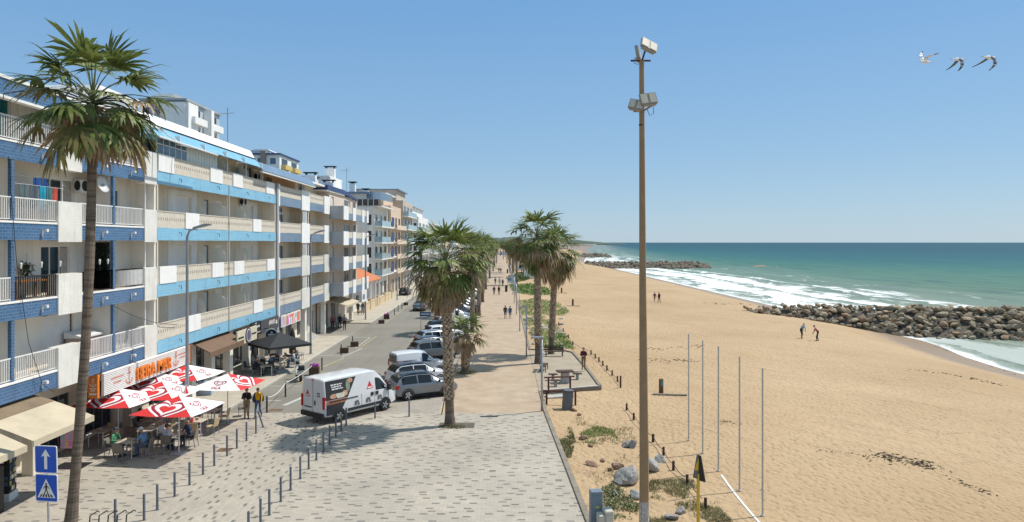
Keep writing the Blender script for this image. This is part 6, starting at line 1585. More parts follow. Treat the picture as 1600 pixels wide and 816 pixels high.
for i, (x, y, a, lab) in enumerate(((-15.3, 33.3, -7, None), (-19.1, 35.0, -4, 'red and white heart parasol standing farthest left by the awnings'), (-17.75, 36.7, -6, 'red and white heart parasol in the middle of the restaurant cluster'), (-19.5, 39.3, -5, 'red and white heart parasol tucked against the restaurant wall'), (-18.4, 41.2, -8, 'red and white heart parasol at the back under the orange letters'), (-15.2, 38.95, 84, 'mostly white heart parasol at the right end near the walking couple'))):
    place(UP, i > 0, (x, y, .0 if y < 41 else .09), R(a), lab)
mb = MB(); FP = thing('folded_parasol', 'folded red and white parasol bundled beside the street lamp', 'parasol', (-16.45, 36.6, 0), 0)
mb.lathe([(.03, .9), (.17, 1.0), (.20, 1.5), (.12, 2.2), (.02, 2.55)], 10); 
mb.m = [1 if (k % 10) in (2, 3, 7) else 0 for k in range(len(mb.m))]; mb.build('canopy', [M_pr, M_pw], FP)
mb = MB(); mb.tube([(0, 0, 0), (0, 0, 2.6)], .028, 8); mb.build('pole', M_whitem, FP); mb = MB(); mb.bbox(-.3, .3, -.3, .3, 0, .08, 0, .03); mb.build('base', M_conc, FP)
# black parasols
M_bcloth = mat('black_parasol_cloth', (.028, .03, .033), .8, .15, 2)
BP = thing('parasol', 'large open black parasol shading the cafe tables', 'parasol', (-17.15, 54.2, .09), R(45))
mb = MB(); hw = 1.75; cor = [(-hw, -hw, 2.15), (hw, -hw, 2.15), (hw, hw, 2.15), (-hw, hw, 2.15)]
for k in range(4):
    A, B_ = Vector(cor[k]), Vector(cor[(k + 1) % 4]); n = 6; ap = Vector((0, 0, 3.0))
    for i in range(n):
        for j in range(n):
            def pt(u, v): p = ap.lerp(A.lerp(B_, u), v); p.z -= .06 * math.sin(PI * u) * v; return p
            mb.face([pt(i / n, j / n), pt((i + 1) / n, j / n), pt((i + 1) / n, (j + 1) / n), pt(i / n, (j + 1) / n)])
    mb.face([A, B_, B_ - Vector((0, 0, .18)), A - Vector((0, 0, .18))])
mb.build('canopy', M_bcloth, BP)
mb = MB(); mb.tube([(0, 0, 0), (0, 0, 3.1)], .035, 8); mb.build('pole', M_whitem, BP); mb = MB(); mb.bbox(-.5, .5, -.5, .5, 0, .12, 0, .03); mb.build('base', M_conc, BP)
mb = MB(); mb.lathe([(.19, 1.25), (.20, 2.05)], 12); mb.build('wrapped_sleeve', mat('grey_plastic_sleeve', (.45, .46, .48), .3, .2, 5), BP)
for x, y, lab in ((-18.0, 60.4, 'tall folded black parasol standing beside the cafe chairs'), (-19.7, 55.6, 'folded black parasol against the cafe front')):
    F_ = thing('folded_parasol', lab, 'parasol', (x, y, .09)); mb = MB(); mb.lathe([(.2, .35), (.30, .45), (.30, 1.3), (.18, 2.2), (.05, 2.6)], 12); mb.build('canopy', M_bcloth, F_, smooth=True); mb = MB(); mb.tube([(0, 0, 0), (0, 0, 2.7)], .03, 8); mb.build('pole', M_whitem, F_); mb = MB(); mb.bbox(-.3, .3, -.3, .3, 0, .08, 0, .03); mb.build('base', M_conc, F_)

# ================================================================ terrace tables and chairs
M_tab = mat('pale_table_top', (.50, .44, .36), .5, .15, 4); M_wick = mat('taupe_wicker', (.24, .20, .16), .7, .25, 14, bump=.3); M_wickt = mat('tan_wicker', (.50, .38, .22), .7, .25, 14, bump=.3); M_chg = mat('dark_grey_chair', (.09, .09, .095), .6, .2, 8)
def make_table(label, w=.42, top=M_tab, group='restaurant terrace tables'):
    t = thing('cafe_table', label, 'table', (0, 0, 0), 0, group)
    mb = MB(); mb.bbox(-w, w, -w, w, .71, .75, 0, .012); mb.build('tabletop', top, t)
    for a in (-1, 1):
        for c in (-1, 1): mb = MB(); mb.tube([(a * (w - .05), c * (w - .05), 0), (a * (w - .05), c * (w - .05), .71)], .02, 6); mb.build('leg', M_whitem, t)
    mb = MB(); mb.bbox(-.08, .08, -.06, .06, .75, .88, 0, .01); mb.build('napkin_box', M_wickt, t)
    return t
def make_chair(label, m, group='restaurant terrace chairs'):
    c = thing('cafe_chair', label, 'chair', (0, 0, 0), 0, group)
    mb = MB(); mb.bbox(-.23, .23, -.23, .23, .42, .46, 0, .02); mb.build('seat', m, c)
    mb = MB(); mb.prism([(-.24, .46), (-.20, .46), (-.27, .86), (-.31, .86)], 'y', -.23, .23); mb.build('backrest', m, c)
    for s in (-1, 1):
        mb = MB(); mb.tube([(.20, s * .22, 0), (.19, s * .22, .64), (-.24, s * .22, .66)], .018, 6); mb.build('armrest', M_grey_metal, c)
        mb = MB(); mb.tube([(-.28, s * .21, 0), (-.20, s * .21, .44)], .018, 6); mb.build('leg', M_grey_metal, c)
    return c
tabs = [(-17.45, 32.9, 'terrace table between the green jacket man and the white cap man'), (-17.5, 34.9, 'terrace table directly behind the green jacket table'), (-18.15, 36.7, 'terrace table below the slatted white fascia'), (-15.95, 34.35, 'terrace table where the navy shirt man sits'), (-19.8, 34.7, 'terrace table closest to the restaurant wall'), (-15.9, 36.7, 'terrace table beside the street lamp'), (-16.1, 38.9, 'terrace table under the mostly white parasol'), (-18.6, 39.6, 'terrace table at the back of the restaurant cluster')]
T0 = make_table('x'); C0 = make_chair('x', M_wick); C1 = make_chair('x', M_wickt); C2 = make_chair('x', M_chg); used = {id(T0): 0, id(C0): 0, id(C1): 0, id(C2): 0}
def put(pr, x, y, a, lab, group=None, z=None):
    o = place(pr, used[id(pr)], (x, y, (gz(x, y) if z is None else z)), a, lab, group); used[id(pr)] = 1; return o
chd = [[(C0, -.78, 0, 0), (C0, .8, 0, 180), (C0, 0, -.75, 90)], [(C0, .75, 0, 180), (C1, 0, .75, -90)], [(C0, -.75, 0, 0), (C1, .75, 0, 180), (C0, 0, -.75, 90)], [(C0, 0, -.78, 90), (C0, .72, .1, 180), (C0, -.75, 0, 0)], [(C0, .75, 0, 180), (C1, 0, .75, -90)], [(C1, .76, 0, 170), (C1, .2, -.8, 95)], [(C1, .74, -.1, 185), (C0, 0, .78, -90), (C0, -.75, 0, 0)], [(C1, .75, 0, 180), (C0, 0, -.75, 90)]]
for (x, y, lab), ch in zip(tabs, chd):
    put(T0, x, y, R(-5), lab)
    for pr, dx, dy, a in ch:
        side = 'left' if dx < -.3 else 'right' if dx > .3 else 'near' if dy < 0 else 'far'
        put(pr, x + dx, y + dy, R(a), ('tan' if pr is C1 else 'taupe') + ' wicker chair, ' + side + ' side of the ' + lab.replace('terrace table', 'table').replace('between the', 'of').replace(' and the white cap man', ''))
o = put(C2, -15.0, 40.6, R(200), 'dark grey chair alone behind the mostly white parasol')
for k, (x, y) in enumerate(((-18.6, 53.6), (-17.6, 52.5), (-17.2, 55.8), (-18.6, 56.4))):
    put(T0, x, y, R(20), ['cafe table under the black parasol by the shop front', 'cafe table under the near corner of the black parasol', 'cafe table beside the black parasol pole on the road side', 'cafe table between the two folded black parasols'][k], 'cafe tables around the black parasol')
    for j, (dx, dy, a) in enumerate(((.75, .1, 180), (-.75, 0, 0), (0, .78, -90))):
        put(C2, x + dx, y + dy, R(a), 'dark chair at the %s side of the %s' % (('road', 'wall', 'far')[j], ['shop front cafe table', 'near corner cafe table', 'parasol pole cafe table', 'folded parasol cafe table'][k]), 'dark chairs around the black parasol')
for k, (x, y) in enumerate(((-17.0, 59.2), (-17.6, 58.0), (-16.9, 57.6))): put(C2, x, y, R(40 * k), ['dark chair left empty next to the tall folded parasol', 'dark chair set askew between parasol and folded parasol', 'dark chair nearest the kerb beyond the black parasol'][k], 'dark chairs around the black parasol')

# ================================================================ items on the balconies
mb = MB(); LZ = 10.8; cl = [('teal_towel', (.02, .25, .34), 28.35, .62, .8), ('grey_towel', (.12, .14, .17), 28.05, .5, .9)]
laundry = [(28.15, .42, .95, (.08, .13, .14), 'dark green towel'), (28.75, .55, .95, (.07, .09, .12), 'charcoal towel'), (29.4, .42, .95, (.01, .27, .40), 'turquoise towel'), (29.85, .38, .75, (.05, .16, .17), 'dark teal shirt with yellow print'), (30.25, .32, .9, (.45, .07, .05), 'red patterned towel'), (29.2, .9, .42, (.01, .06, .22), 'navy cloth')]
for i, (y, w, h, c, lab) in enumerate(laundry):
    mb = MB(); n = 8; zt = LZ + (1.55 if i < 5 else 1.9); X = XF - .22 - .12 * (i == 5)
    for k in range(n):
        for j in range(5):
            def q(a, b_): return (X + .035 * math.sin(a * 9 + i) * b_, y + w * a, zt - h * b_)
            mb.face([q(k / n, j / 5), q((k + 1) / n, j / 5), q((k + 1) / n, (j + 1) / 5), q(k / n, (j + 1) / 5)])
    o = mb.build('hanging_laundry', mat('laundry_%d' % i, c, .9, .25, 5)); so = o.modifiers.new('thickness', 'SOLIDIFY'); so.thickness = .012
    tag(o, lab + ' hung on the balcony behind the tall palm', 'laundry', 'laundry on the balcony')
mb = MB(); mb.tube([(XF - .22, 27.7, LZ + 1.56), (XF - .22, 31.0, LZ + 1.56)], .008, 5); mb.tube([(XF - .34, 27.7, LZ + 1.91), (XF - .34, 31, LZ + 1.91)], .008, 5); mb.tube([(XF - .28, 27.7, LZ + .2), (XF - .28, 27.7, LZ + 1.95)], .015, 5); mb.tube([(XF - .28, 31, LZ + .2), (XF - .28, 31, LZ + 1.95)], .015, 5); mb.tube([(XF - .36, 27.7, LZ + 1.7), (XF - .2, 27.7, LZ + 1.7)], .012, 5); mb.tube([(XF - .36, 31, LZ + 1.7), (XF - .2, 31, LZ + 1.7)], .012, 5)
tag(mb.build('clothes_line', M_whitem), 'clothes line stretched along the balcony with coloured laundry', 'clothes line')
def ac(label, y, z, X=XW):
    A = thing('air_conditioner', label, 'air conditioner', (X + .02, y, z))
    mb = MB(); mb.bbox(.05, .38, -.42, .42, 0, .62, 0, .03); mb.build('casing', M_lamp_w, A)
    mb = MB(); mb.lathe([(.25, 0), (.25, .012), (.2, .015)], 18, 0, Matrix.Translation((.38, -.08, .31)) @ Matrix.Rotation(PI / 2, 4, 'Y')); mb.lathe([(.24, 0), (.24, .012)], 18, 0, Matrix.Translation((.22, -.42, .31)) @ Matrix.Rotation(PI / 2, 4, 'X') @ Matrix.Scale(.6, 4, (1, 0, 0))); mb.build('fan_grille', M_trim, A)
    mb = MB(); mb.box(-.02, .36, -.36, -.32, -.06, 0); mb.box(-.02, .36, .32, .36, -.06, 0); 
    for m_ in clusters(mb): m_.build('bracket', M_whitem, A)
ac('white air conditioner beside the laundry behind the tall palm trunk', 33.9, 12.4); ac('air conditioner under the light blue band left of the pier', 55.0, 12.85); ac('air conditioner on the top floor behind glass screens', 58.1, 15.1); ac('air conditioner below the slate blue band', 63.9, 12.6, XW)
SD = thing('satellite_dish', 'grey satellite dish tilted on the balcony ceiling edge right of the tall palm', 'satellite dish', (-19.4, 34.2, 12.85))
mb = MB(); mb.lathe([(.02, -.10), (.25, -.06), (.44, .02), (.43, .035), (.24, -.045), (.02, -.085)], 20, 0, Matrix.Rotation(R(78), 4, Vector((.12, 1, 0)))); mb.build('dish', M_lamp_w, SD, smooth=True)
mb = MB(); mb.tube([(0, 0, 0), (-.1, .3, -.4), (-.1, .5, -.42)], .018, 6); mb.tube([(-.4, .3, .0), (0, 0, -.05)], .02, 6); mb.build('arm', M_grey_metal, SD)
# second level: hedge panel, hanging ferns, table, bamboo torches
M_hedge = leaf_mat('hedge_leaves', (.012, .03, .010), (.02, .05, .014), (.045, .085, .025), .15)
def leaf_blob(mb, rnd, cfun, n, s, m=0):
    for k in range(n):
        c = cfun(rnd); a = rnd.uniform(0, 2 * PI); e = rnd.uniform(-.9, .9); d = Vector((math.cos(a) * math.cos(e), math.sin(a) * math.cos(e), math.sin(e))); q = d.cross(Vector((0, 0, 1))).normalized(); L_ = s * rnd.uniform(.6, 1.3)
        mb.mesh([c, c + d * L_ * .5 + q * L_ * .22, c + d * L_, c + d * L_ * .5 - q * L_ * .22], [(0, 1, 2, 3)], m)
mb = MB(); mb.box(-20.35, -19.3, 34.56, 34.61, 7.75, 10.0); o = thing('green_wall_panel', 'square dark green leafy wall panel on the balcony right of the tall palm trunk', 'plant panel', (-19.85, 34.6, 7.7))
local(mb, o.location).build('backing', M_dark, o); mb = MB(); leaf_blob(mb, random.Random(3), lambda r: Vector((r.uniform(-.5, .55), r.uniform(-.14, -.05), r.uniform(.1, 2.3))), 1100, .13); mb.build('foliage', M_hedge, o)
for y, z, lab in ((28.7, 8.7, 'hanging fern nearest the blue pillar on the dining balcony'), (29.9, 9.0, 'hanging fern beside the dark sliding door on the dining balcony')):
    o = thing('hanging_fern', lab, 'plant', (XW + .25, y, z)); mb = MB(); leaf_blob(mb, random.Random(int(y)), lambda r: Vector((r.gauss(0, .10), r.gauss(0, .11), r.uniform(-.35, .12))), 160, .18); mb.build('foliage', MC.setdefault('fern', leaf_mat('fern_leaves', (.03, .07, .015), (.06, .13, .03), (.1, .18, .05))), o); mb = MB(); mb.tube([(0, 0, .1), (0, 0, .55)], .008, 4); mb.build('cord', M_black, o); mb = MB(); mb.lathe([(.09, -.1), (.13, .05)], 10); mb.build('pot', M_wood_d, o)
o = thing('balcony_table', 'wooden dining table with benches on the balcony with black railing', 'table', (XF - .75, 29.3, 7.65)); M_ow = mat('orange_wood', (.35, .16, .05), .6, .25, 7)
mb = MB(); mb.box(-.35, .35, -1.1, 1.1, .72, .78); mb.build('tabletop', M_ow, o)
for a in (-.28, .28):
    for c in (-1, 1): mb = MB(); mb.box(a - .035, a + .035, c - .035, c + .035, 0, .72); mb.build('leg', M_ow, o)
for k, (y, z) in enumerate(((28.1, 7.7), (29.35, 7.7), (30.6, 7.7), (33.6, 7.7), (34.3, 7.7))):
    o = thing('garden_torch', ['torch on the black railing nearest the blue pillar', 'torch in the middle of the left black railing', 'torch at the right end of the left black railing', 'torch on the black railing just right of the palm trunk', 'torch on the black railing before the white railing'][k], 'torch', (XF - .12, y, z), 0, 'torches on the black balcony railing'); mb = MB(); mb.tube([(0, 0, .0), (0, 0, 1.3)], .016, 5); mb.build('stick', M_black, o); mb = MB(); mb.lathe([(.03, 1.25), (.055, 1.45), (.03, 1.5)], 8); mb.build('cup', M_plate, o)
for k, (y, lab) in enumerate(((35.6, 'folded dark balcony chair left of its twin on the lowest balcony'), (36.5, 'folded dark balcony chair next to the end wall on the lowest balcony'))):
    put(C2, XF - .7, y, R(20 - 30 * k), lab, 'chairs on the lowest balcony', 4.5)
o = thing('storage_cabinet', 'low pinkish storage cabinet with white lid on the lowest balcony', 'cabinet', (XW + .45, 34.0, 4.5)); mb = MB(); mb.box(-.35, .35, -1.2, .5, 0, 1.0); mb.build('body', mat('dull_pink_cabinet', (.42, .30, .26), .7, .1, 3), o); mb = MB(); mb.prism([(-.4, 1.02), (.42, 1.02), (.42, 1.1), (-.4, 1.3)], 'y', -1.25, .55); mb.build('lid', M_whitem, o)
# roof details
for x, y, z, h, lab in ((-21.5, 28.5, 16.75, 3.4, 'tv aerial on the roof at the left edge behind the tall palm'), (-21, 53.8, 17.0, 3.3, 'thin mast with a dark top at the end of the light blue roof'), (-23, 104, 16.9, 4.2, 'thin aerial above the pale blocks beyond the navy roof')):
    o = thing('roof_aerial', lab, 'aerial', (x, y, z)); mb = MB(); mb.tube([(0, 0, -.05), (0, 0, h)], .03, 6); mb.build('mast', M_grey_metal, o); mb = MB(); mb.tube([(-.9, 0, h - .5), (.5, 0, h - .4)], .02, 5); 
    for k in range(6): mb.tube([(-.8 + k * .22, -.25, h - .49 + k * .015), (-.8 + k * .22, .25, h - .49 + k * .015)], .012, 4)
    mb.build('antenna', M_grey_metal, o)
mb = MB(); pts = [(XF + .02, 27.2, 13.3), (XF + .03, 27.4, 11.2), (XF + .06, 27.6, 9.2), (XF + .12, 28.2, 6.0), (XF + .2, 28.9, 4.2), (XF + .25, 29.6, 3.7)]; mb.tube(pts, .012, 5); tag(mb.build('hanging_cable', M_black), 'black cable dangling down the blue tiled facade at the left edge', 'cable')
mb = MB(); pts = [Vector((XF + .08, lerp(34.2, 41.2, t), lerp(7.0, 5.2, t) - 1.1 * t * (1 - t))) for t in [k / 12 for k in range(13)]]; mb.tube(pts, .014, 5); tag(mb.build('hanging_cable', M_black), 'black cable sagging across the corner between blue and light blue bands', 'cable')
# restaurant: menu board, dark mat, postcards easel
mb = MB(); mb.bbox(-.45, .45, -.3, .3, 0, .01); o = thing('menu_easel', 'colourful ice cream menu board beside the restaurant wall', 'menu board', (-20.3, 33.0, .0)); mb = MB(); mb.box(-.4, .4, -.03, .03, .35, 1.5); mb.build('board', PM['rose'], o)
for k in range(12): mb = MB(); mb.box(-.34 + .17 * (k % 4), -.2 + .17 * (k % 4), -.04, -.031, .45 + .32 * (k // 4), .7 + .32 * (k // 4)); mb.build('picture', list(PM.values())[k % 6], o)
mb = MB(); mb.tube([(-.35, 0, 0), (-.35, 0, .4)], .02, 5); mb.build('leg', M_grey_metal, o); mb = MB(); mb.tube([(.35, 0, 0), (.35, 0, .4)], .02, 5); mb.build('leg', M_grey_metal, o)
mb = MB(); mb.bbox(-19.9, -18.6, 31.0, 32.0, -.01, .015, 0, .005); tag(mb.build('door_mat', M_black), 'black door mat on the paving near the tall palm', 'mat')
mb = MB(); mb.bbox(-.45, .45, -.2, .2, 0, .9, 0, .03); o = mb.build('newspaper_rack', mat('pale_blue_box', (.35, .45, .52), .5, .1, 3)); tag(o, 'pale blue display box beside the cream pillar of the light blue block', 'display box'); o.location = (-19.3, 45.8, .09)

# blue parking sign, totem, bins, board
o = thing('parking_sign', 'wide blue information sign on two posts rising among the parked cars', 'sign', (-8.6, 78.5, 0)); mb = MB(); mb.box(-.62, .62, -.03, .03, 1.75, 2.25); mb.build('panel', mat('dull_blue_sign', (.04, .10, .22), .5, .1, 3), o)
mb = MB(); mb.box(-.5, .5, -.037, -.031, 1.95, 2.07); mb.build('lettering_bar', M_plate, o)
for s in (-.5, .5): mb = MB(); mb.tube([(s, .05, 0), (s, .05, 2.2)], .03, 6); mb.build('post', M_galv, o)
o = thing('information_totem', 'dark upright information totem with a green panel behind the young palm', 'totem', (-3.35, 84.5, 0)); mb = MB(); mb.bbox(-.28, .28, -.14, .14, 0, 2.2, 0, .03); mb.build('body', M_black, o); mb = MB(); mb.box(-.2, .2, -.155, -.141, .9, 1.5); mb.build('green_panel', mat('green_panel', (.03, .30, .14), .5, .1, 4), o); mb = MB(); mb.box(-.16, .16, -.162, -.156, 1.05, 1.3); mb.build('white_field', M_plate, o)
def bin_(label, x, y, h=1.0, w=.25, m=M_trim):
    o = thing('litter_bin', label, 'litter bin', (x, y, gz(x, y))); mb = MB(); mb.bbox(-w, w, -w, w, 0, h, 0, .04); mb.build('body', m, o); mb = MB(); mb.bbox(-w - .03, w + .03, -w - .03, w + .03, h, h + .08, 0, .02); mb.build('lid', m, o); return o
q = at(752, 469); bin_('small dark litter bin beyond the parked cars', q.x, q.y); q = at(791, 456); bin_('tall dark litter bin beside the promenade lamp', q.x, q.y, 1.25)
q = at(793, 427); bin_('dark litter bin far along the promenade', q.x, q.y, 1.2)
o = thing('information_board', 'pale blue white board on legs at the dune edge of the promenade', 'board', (*at(799, 449).xy, 0)); mb = MB(); mb.box(-.9, .9, -.04, .04, 1.0, 2.3); mb.build('panel', mat('pale_blue_board', (.50, .60, .68), .5, .1, 3), o)
for s in (-.8, .8): mb = MB(); mb.tube([(s, .05, 0), (s, .05, 1.2)], .05, 6); mb.build('post', M_galv, o)
mb = MB(); mb.box(-.8, .1, -.05, -.041, 1.5, 2.1); mb.build('map', M_tileslate, o)

# picnic terrace furniture
def bench(label, x, y, a):
    o = thing('park_bench', label, 'bench', (x, y, 0), a)
    mb = MB()
    for k in range(4): mb.box(-.85, .85, -.22 + k * .115, -.13 + k * .115, .42, .46)
    for m_ in clusters(mb)[:1]: pass
    mb.box(-.8, -.76, -.22, .22, .38, .42); mb.box(.76, .8, -.22, .22, .38, .42); mb.build('seat', M_wood_d, o)
    mb = MB()
    for k in range(3): mb.box(-.85, .85, .24 + k * .03, .27 + k * .03, .55 + k * .13, .65 + k * .13)
    mb.prism([(.2, .42), (.24, .42), (.36, .95), (.33, .95)], 'x', -.80, -.76); mb.prism([(.2, .42), (.24, .42), (.36, .95), (.33, .95)], 'x', .76, .80); mb.build('backrest', M_wood_d, o)
    for s in (-.72, .72):
        for yy in (-.18, .2): mb = MB(); mb.box(s - .03, s + .03, yy - .03, yy + .03, 0, .40); mb.build('leg', M_black, o)
q = at(866, 557); bench('dark bench with backrest on the far side of the picnic terrace', q.x, q.y, R(2))
q = at(850, 578); bench('dark bench seen end on beside the promenade palm', q.x, q.y - .3, R(80))
o = thing('picnic_table', 'small square dark topped concrete table on the picnic terrace', 'table', (*at(883, 598).xy, 0), R(8)); mb = MB(); mb.bbox(-.6, .6, -.4, .4, .78, .86, 0, .02); mb.build('tabletop', M_wood_d, o); mb = MB(); mb.prism([(-.38, 0), (.38, 0), (.28, .1), (.24, .78), (-.24, .78), (-.28, .1)], 'y', -.3, .3); mb.build('pedestal', M_conc, o)
for (px, py, lab) in ((864, 594, 'dark plank stool on the left of the picnic table'), (902, 593, 'dark plank stool on the right of the picnic table'), (868, 604, 'dark plank stool nearest to the handrail')):
    o = thing('picnic_stool', lab, 'stool', (*at(px, py).xy, 0), R(8), 'plank stools of the picnic table'); mb = MB(); mb.bbox(-.32, .32, -.2, .2, .40, .46, 0, .015); mb.build('seat', M_wood_d, o); mb = MB(); mb.box(-.09, .09, -.09, .09, 0, .4); mb.build('pedestal', M_conc, o)
M_rail = mat('reddish_wood', (.10, .035, .03), .7, .25, 8)
def handrail(label, a, c, h):
    o = thing('handrail', label, 'handrail', (a.x, a.y, 0)); d = c - a; za, zc = -.35 if a.y < 46.5 else 0, -.4 if a.y < 46.5 else 0
    for q, z in ((Vector((0, 0, 0)), za), (d, zc)): mb = MB(); mb.box(q.x - .06, q.x + .06, q.y - .05, q.y + .05, z - .1, z + h); mb.build('post', M_rail, o)
    e = d.normalized() * .3; mb = MB(); mb.tube([-e + Vector((0, 0, za + h)), d + e + Vector((0, 0, zc + h))], .06, 6); mb.build('rail', M_rail, o)
handrail('dark handrail along the front edge of the picnic terrace', at(857, 612), at(891, 610.5), .95)
handrail('dark handrail on the ramp next to the grey bin', at(854, 634, -.3), at(899, 633, -.3), 1.0)
q = at_sand(886, 640); o = bin_('large grey bin leaning slightly below the picnic terrace', q.x, q.y, 1.15, .27, mat('bin_grey', (.12, .13, .14), .6, .2, 5)); o.rotation_euler = (0, R(4), R(12))
# electrical cabinets at the plaza corner
q = at_sand(931, 836); o = thing('electrical_cabinet', 'tall blue grey electrical cabinet at the plaza corner', 'cabinet', (q.x, q.y, q.z - .05), R(5)); mb = MB(); mb.bbox(-.21, .21, -.17, .17, 0, 1.62, 0, .02); mb.build('body', mat('blue_grey_cabinet', (.17, .21, .25), .5, .15, 4), o); mb = MB(); mb.box(-.17, .17, -.182, -.171, .15, 1.5); mb.build('door', MC['blue_grey_cabinet'], o); mb = MB(); mb.box(-.05, .08, -.19, -.183, 1.05, 1.12); mb.build('sticker', mat('yellow_sticker', (.6, .5, .1), .5, .1, 5), o)
q = at_sand(943, 842); o = thing('concrete_cabinet', 'lower beige concrete meter box beside the blue grey cabinet', 'cabinet', (q.x + .03, q.y - .2, q.z - .05), R(8)); mb = MB(); mb.bbox(-.26, -.06, -.2, .2, 0, 1.0, 0, .02); mb.bbox(-.05, .25, -.22, .22, 0, 1.15, 0, .03); mb.build('body', mat('pale_concrete', (.50, .47, .40), .85, .12, 4, bump=.2), o); mb = MB(); mb.box(-.02, .2, -.232, -.221, .2, 1.0); mb.build('door', MC['pale_concrete'], o)

# ================================================================ floodlight mast
q = at_sand(1006.5, 834); zb = q.z - .3
FM = thing('floodlight_mast', 'tall tan floodlight mast with four lamp panels standing on the sand', 'floodlight mast', (q.x, q.y, zb))
M_mast = mat('tan_concrete_mast', (.30, .20, .112), .8, .10, 2.2, bump=.2); M_flood = mat('floodlight_face', (.55, .50, .38), .35, .1, 6); M_fl_b = mat('floodlight_housing', (.30, .27, .23), .5, .15, 5)
Hm = 10 - (95 - 379) / F * q.y - zb
mb = MB(); mb.tube([(0, 0, 0), (0, 0, 3), (-.05, 0, 9), (-.09, 0, Hm)], [.175, .165, .125, .085], 8); mb.build('pole', M_mast, FM, smooth=False)
mb = MB(); mb.tube([(0, 0, .05), (0, 0, .55), (0, 0, 1.45)], [.185, .18, .172], 10); mb.build('peeling_base', mat('peeling_grey_paint', (.42, .40, .37), .9, .5, 7, bump=.6, bs=12), FM)
mb = MB(); mb.tube([(-.09, 0, Hm - 2.3), (-.09, 0, Hm - 2.25)], .10, 8); mb.build('collar', M_trim, FM)
def flood(cx_, cy, cz, rx, ry, rz_, sz=.62):
    T = Matrix.Translation((cx_, cy, cz)) @ Euler((R(rx), R(ry), R(rz_))).to_matrix().to_4x4()
    mb = MB(); mb.box(-sz * .62, sz * .62, -.05, .05, -sz * .42, sz * .42, 0, T); h = mb.build('floodlight', M_fl_b, FM)
    for s in (-1, 1): mb = MB(); mb.box(min(s * .04, s * sz * .57), max(s * .04, s * sz * .57), -.062, -.05, -sz * .36, sz * .36, 0, T); mb.build('lamp_face', M_flood, h)
    mb = MB(); mb.box(-sz * .5, sz * .5, -.03, .09, -sz * .52, -sz * .42, 0, T); mb.build('hood', M_fl_b, h)
k = q.y / F
def mpx(px, py): return ((px - CX) * k - q.x, 10 - (py - HY) * k - zb)
x, z = mpx(1013, 72); flood(x, -.1, z, -28, 22, 15, .50)
x, z = mpx(998, 83); flood(x, .1, z, -10, 3, 70, .50)
x, z = mpx(1011.5, 156); flood(x, -.15, z, -18, -8, 8, .48)
x, z = mpx(994, 164); flood(x, -.05, z, -20, 14, -18, .42)
mb = MB(); x, z = mpx(1001, 95); mb.tube([(x - .35, 0, z), (x + .35, 0, z)], .035, 6); mb.tube([(x + .05, 0, z), (x + .2, -.05, z + .5)], .035, 6); mb.tube([(x - .1, 0, z), (x - .1, .05, z + .25)], .035, 6); mb.build('bracket', M_wood_d, FM)
mb = MB(); x, z = mpx(1004, 172); mb.tube([(x - .32, -.03, z - .05), (x, 0, z - .05), (x + .35, -.08, z + .16)], .035, 6); mb.build('bracket', M_mast, FM)
mb = MB(); x, z = mpx(1020, 165); mb.tube([(x, -.05, z), (x + .02, -.05, z - .3), (x - .12, -.05, z - .36), (x - .2, -.02, z - .15)], .014, 5); mb.build('cable', MC['slate_blue_facade_tiles'], FM)
mb = MB(); x, z = mpx(992, 90); mb.tube([(x, -.05, z), (x - .03, -.05, z - .22), (x + .12, -.05, z - .26)], .014, 5); mb.build('cable', MC['slate_blue_facade_tiles'], FM)
# thin grey poles on the sand
sp = None
for k_, (px, py, ptop) in enumerate(((1076, 689, 522), (1098, 709, 532), (1122.5, 737, 541), (1155.5, 768, 557), (1191.5, 807, 575))):
    q = at_sand(px, py); h = (py - ptop) * q.y / F
    mb = MB(); mb.tube([(0, 0, -.2), (0, 0, h)], [.038, .034], 8); mb.tube([(0, 0, 1.0), (0, 0, 1.06)], .06, 8); mb.tube([(0, 0, -.1), (0, 0, .06)], .08, 8)
    o = mb.build('sports_pole', M_pale_pole); o.location = q; tag(o, 'thin grey net pole on the sand, ' + ['farthest in its row', 'second from the far end of its row', 'middle one of the five in a row', 'second nearest in its row', 'nearest in its row beside the white tape'][k_], 'pole', 'net poles on the beach')
# yellow post with triangular boards
q = at_sand(1091, 838); o = thing('beach_warning_sign', 'yellow post carrying two weathered triangular boards on the dune grass', 'sign', (q.x, q.y, q.z - .1)); mb = MB(); mb.tube([(0, 0, 0), (0, 0, 2.3)], .06, 8); mb.build('post', mat('yellow_paint', (.62, .42, .04), .5, .1, 3), o)
h0 = 10 - (745 - HY) * q.y / F - q.z + .1; mb = MB(); mb.prism([(-.23, h0), (.12, h0 - .12), (.02, h0 + .78), (-.04, h0 + .78)], 'y', -.03, .03, 0, Matrix.Rotation(R(28), 4, 'Z')); mb.build('board', mat('grey_weathered_board', (.16, .16, .14), .7, .3, 4), o); mb = MB(); mb.prism([(.0, h0 - .12), (.26, h0 - .14), (.10, h0 + .74), (.02, h0 + .76)], 'y', -.03, .03, 0, Matrix.Rotation(R(-35), 4, 'Z')); mb.build('board', M_black, o); mb = MB(); mb.prism([(-.20, h0 + .28), (-.02, h0 + .22), (-.01, h0 + .70)], 'y', -.035, -.031, 0, Matrix.Rotation(R(28), 4, 'Z')); mb.build('yellow_triangle', MC['yellow_paint'], o)
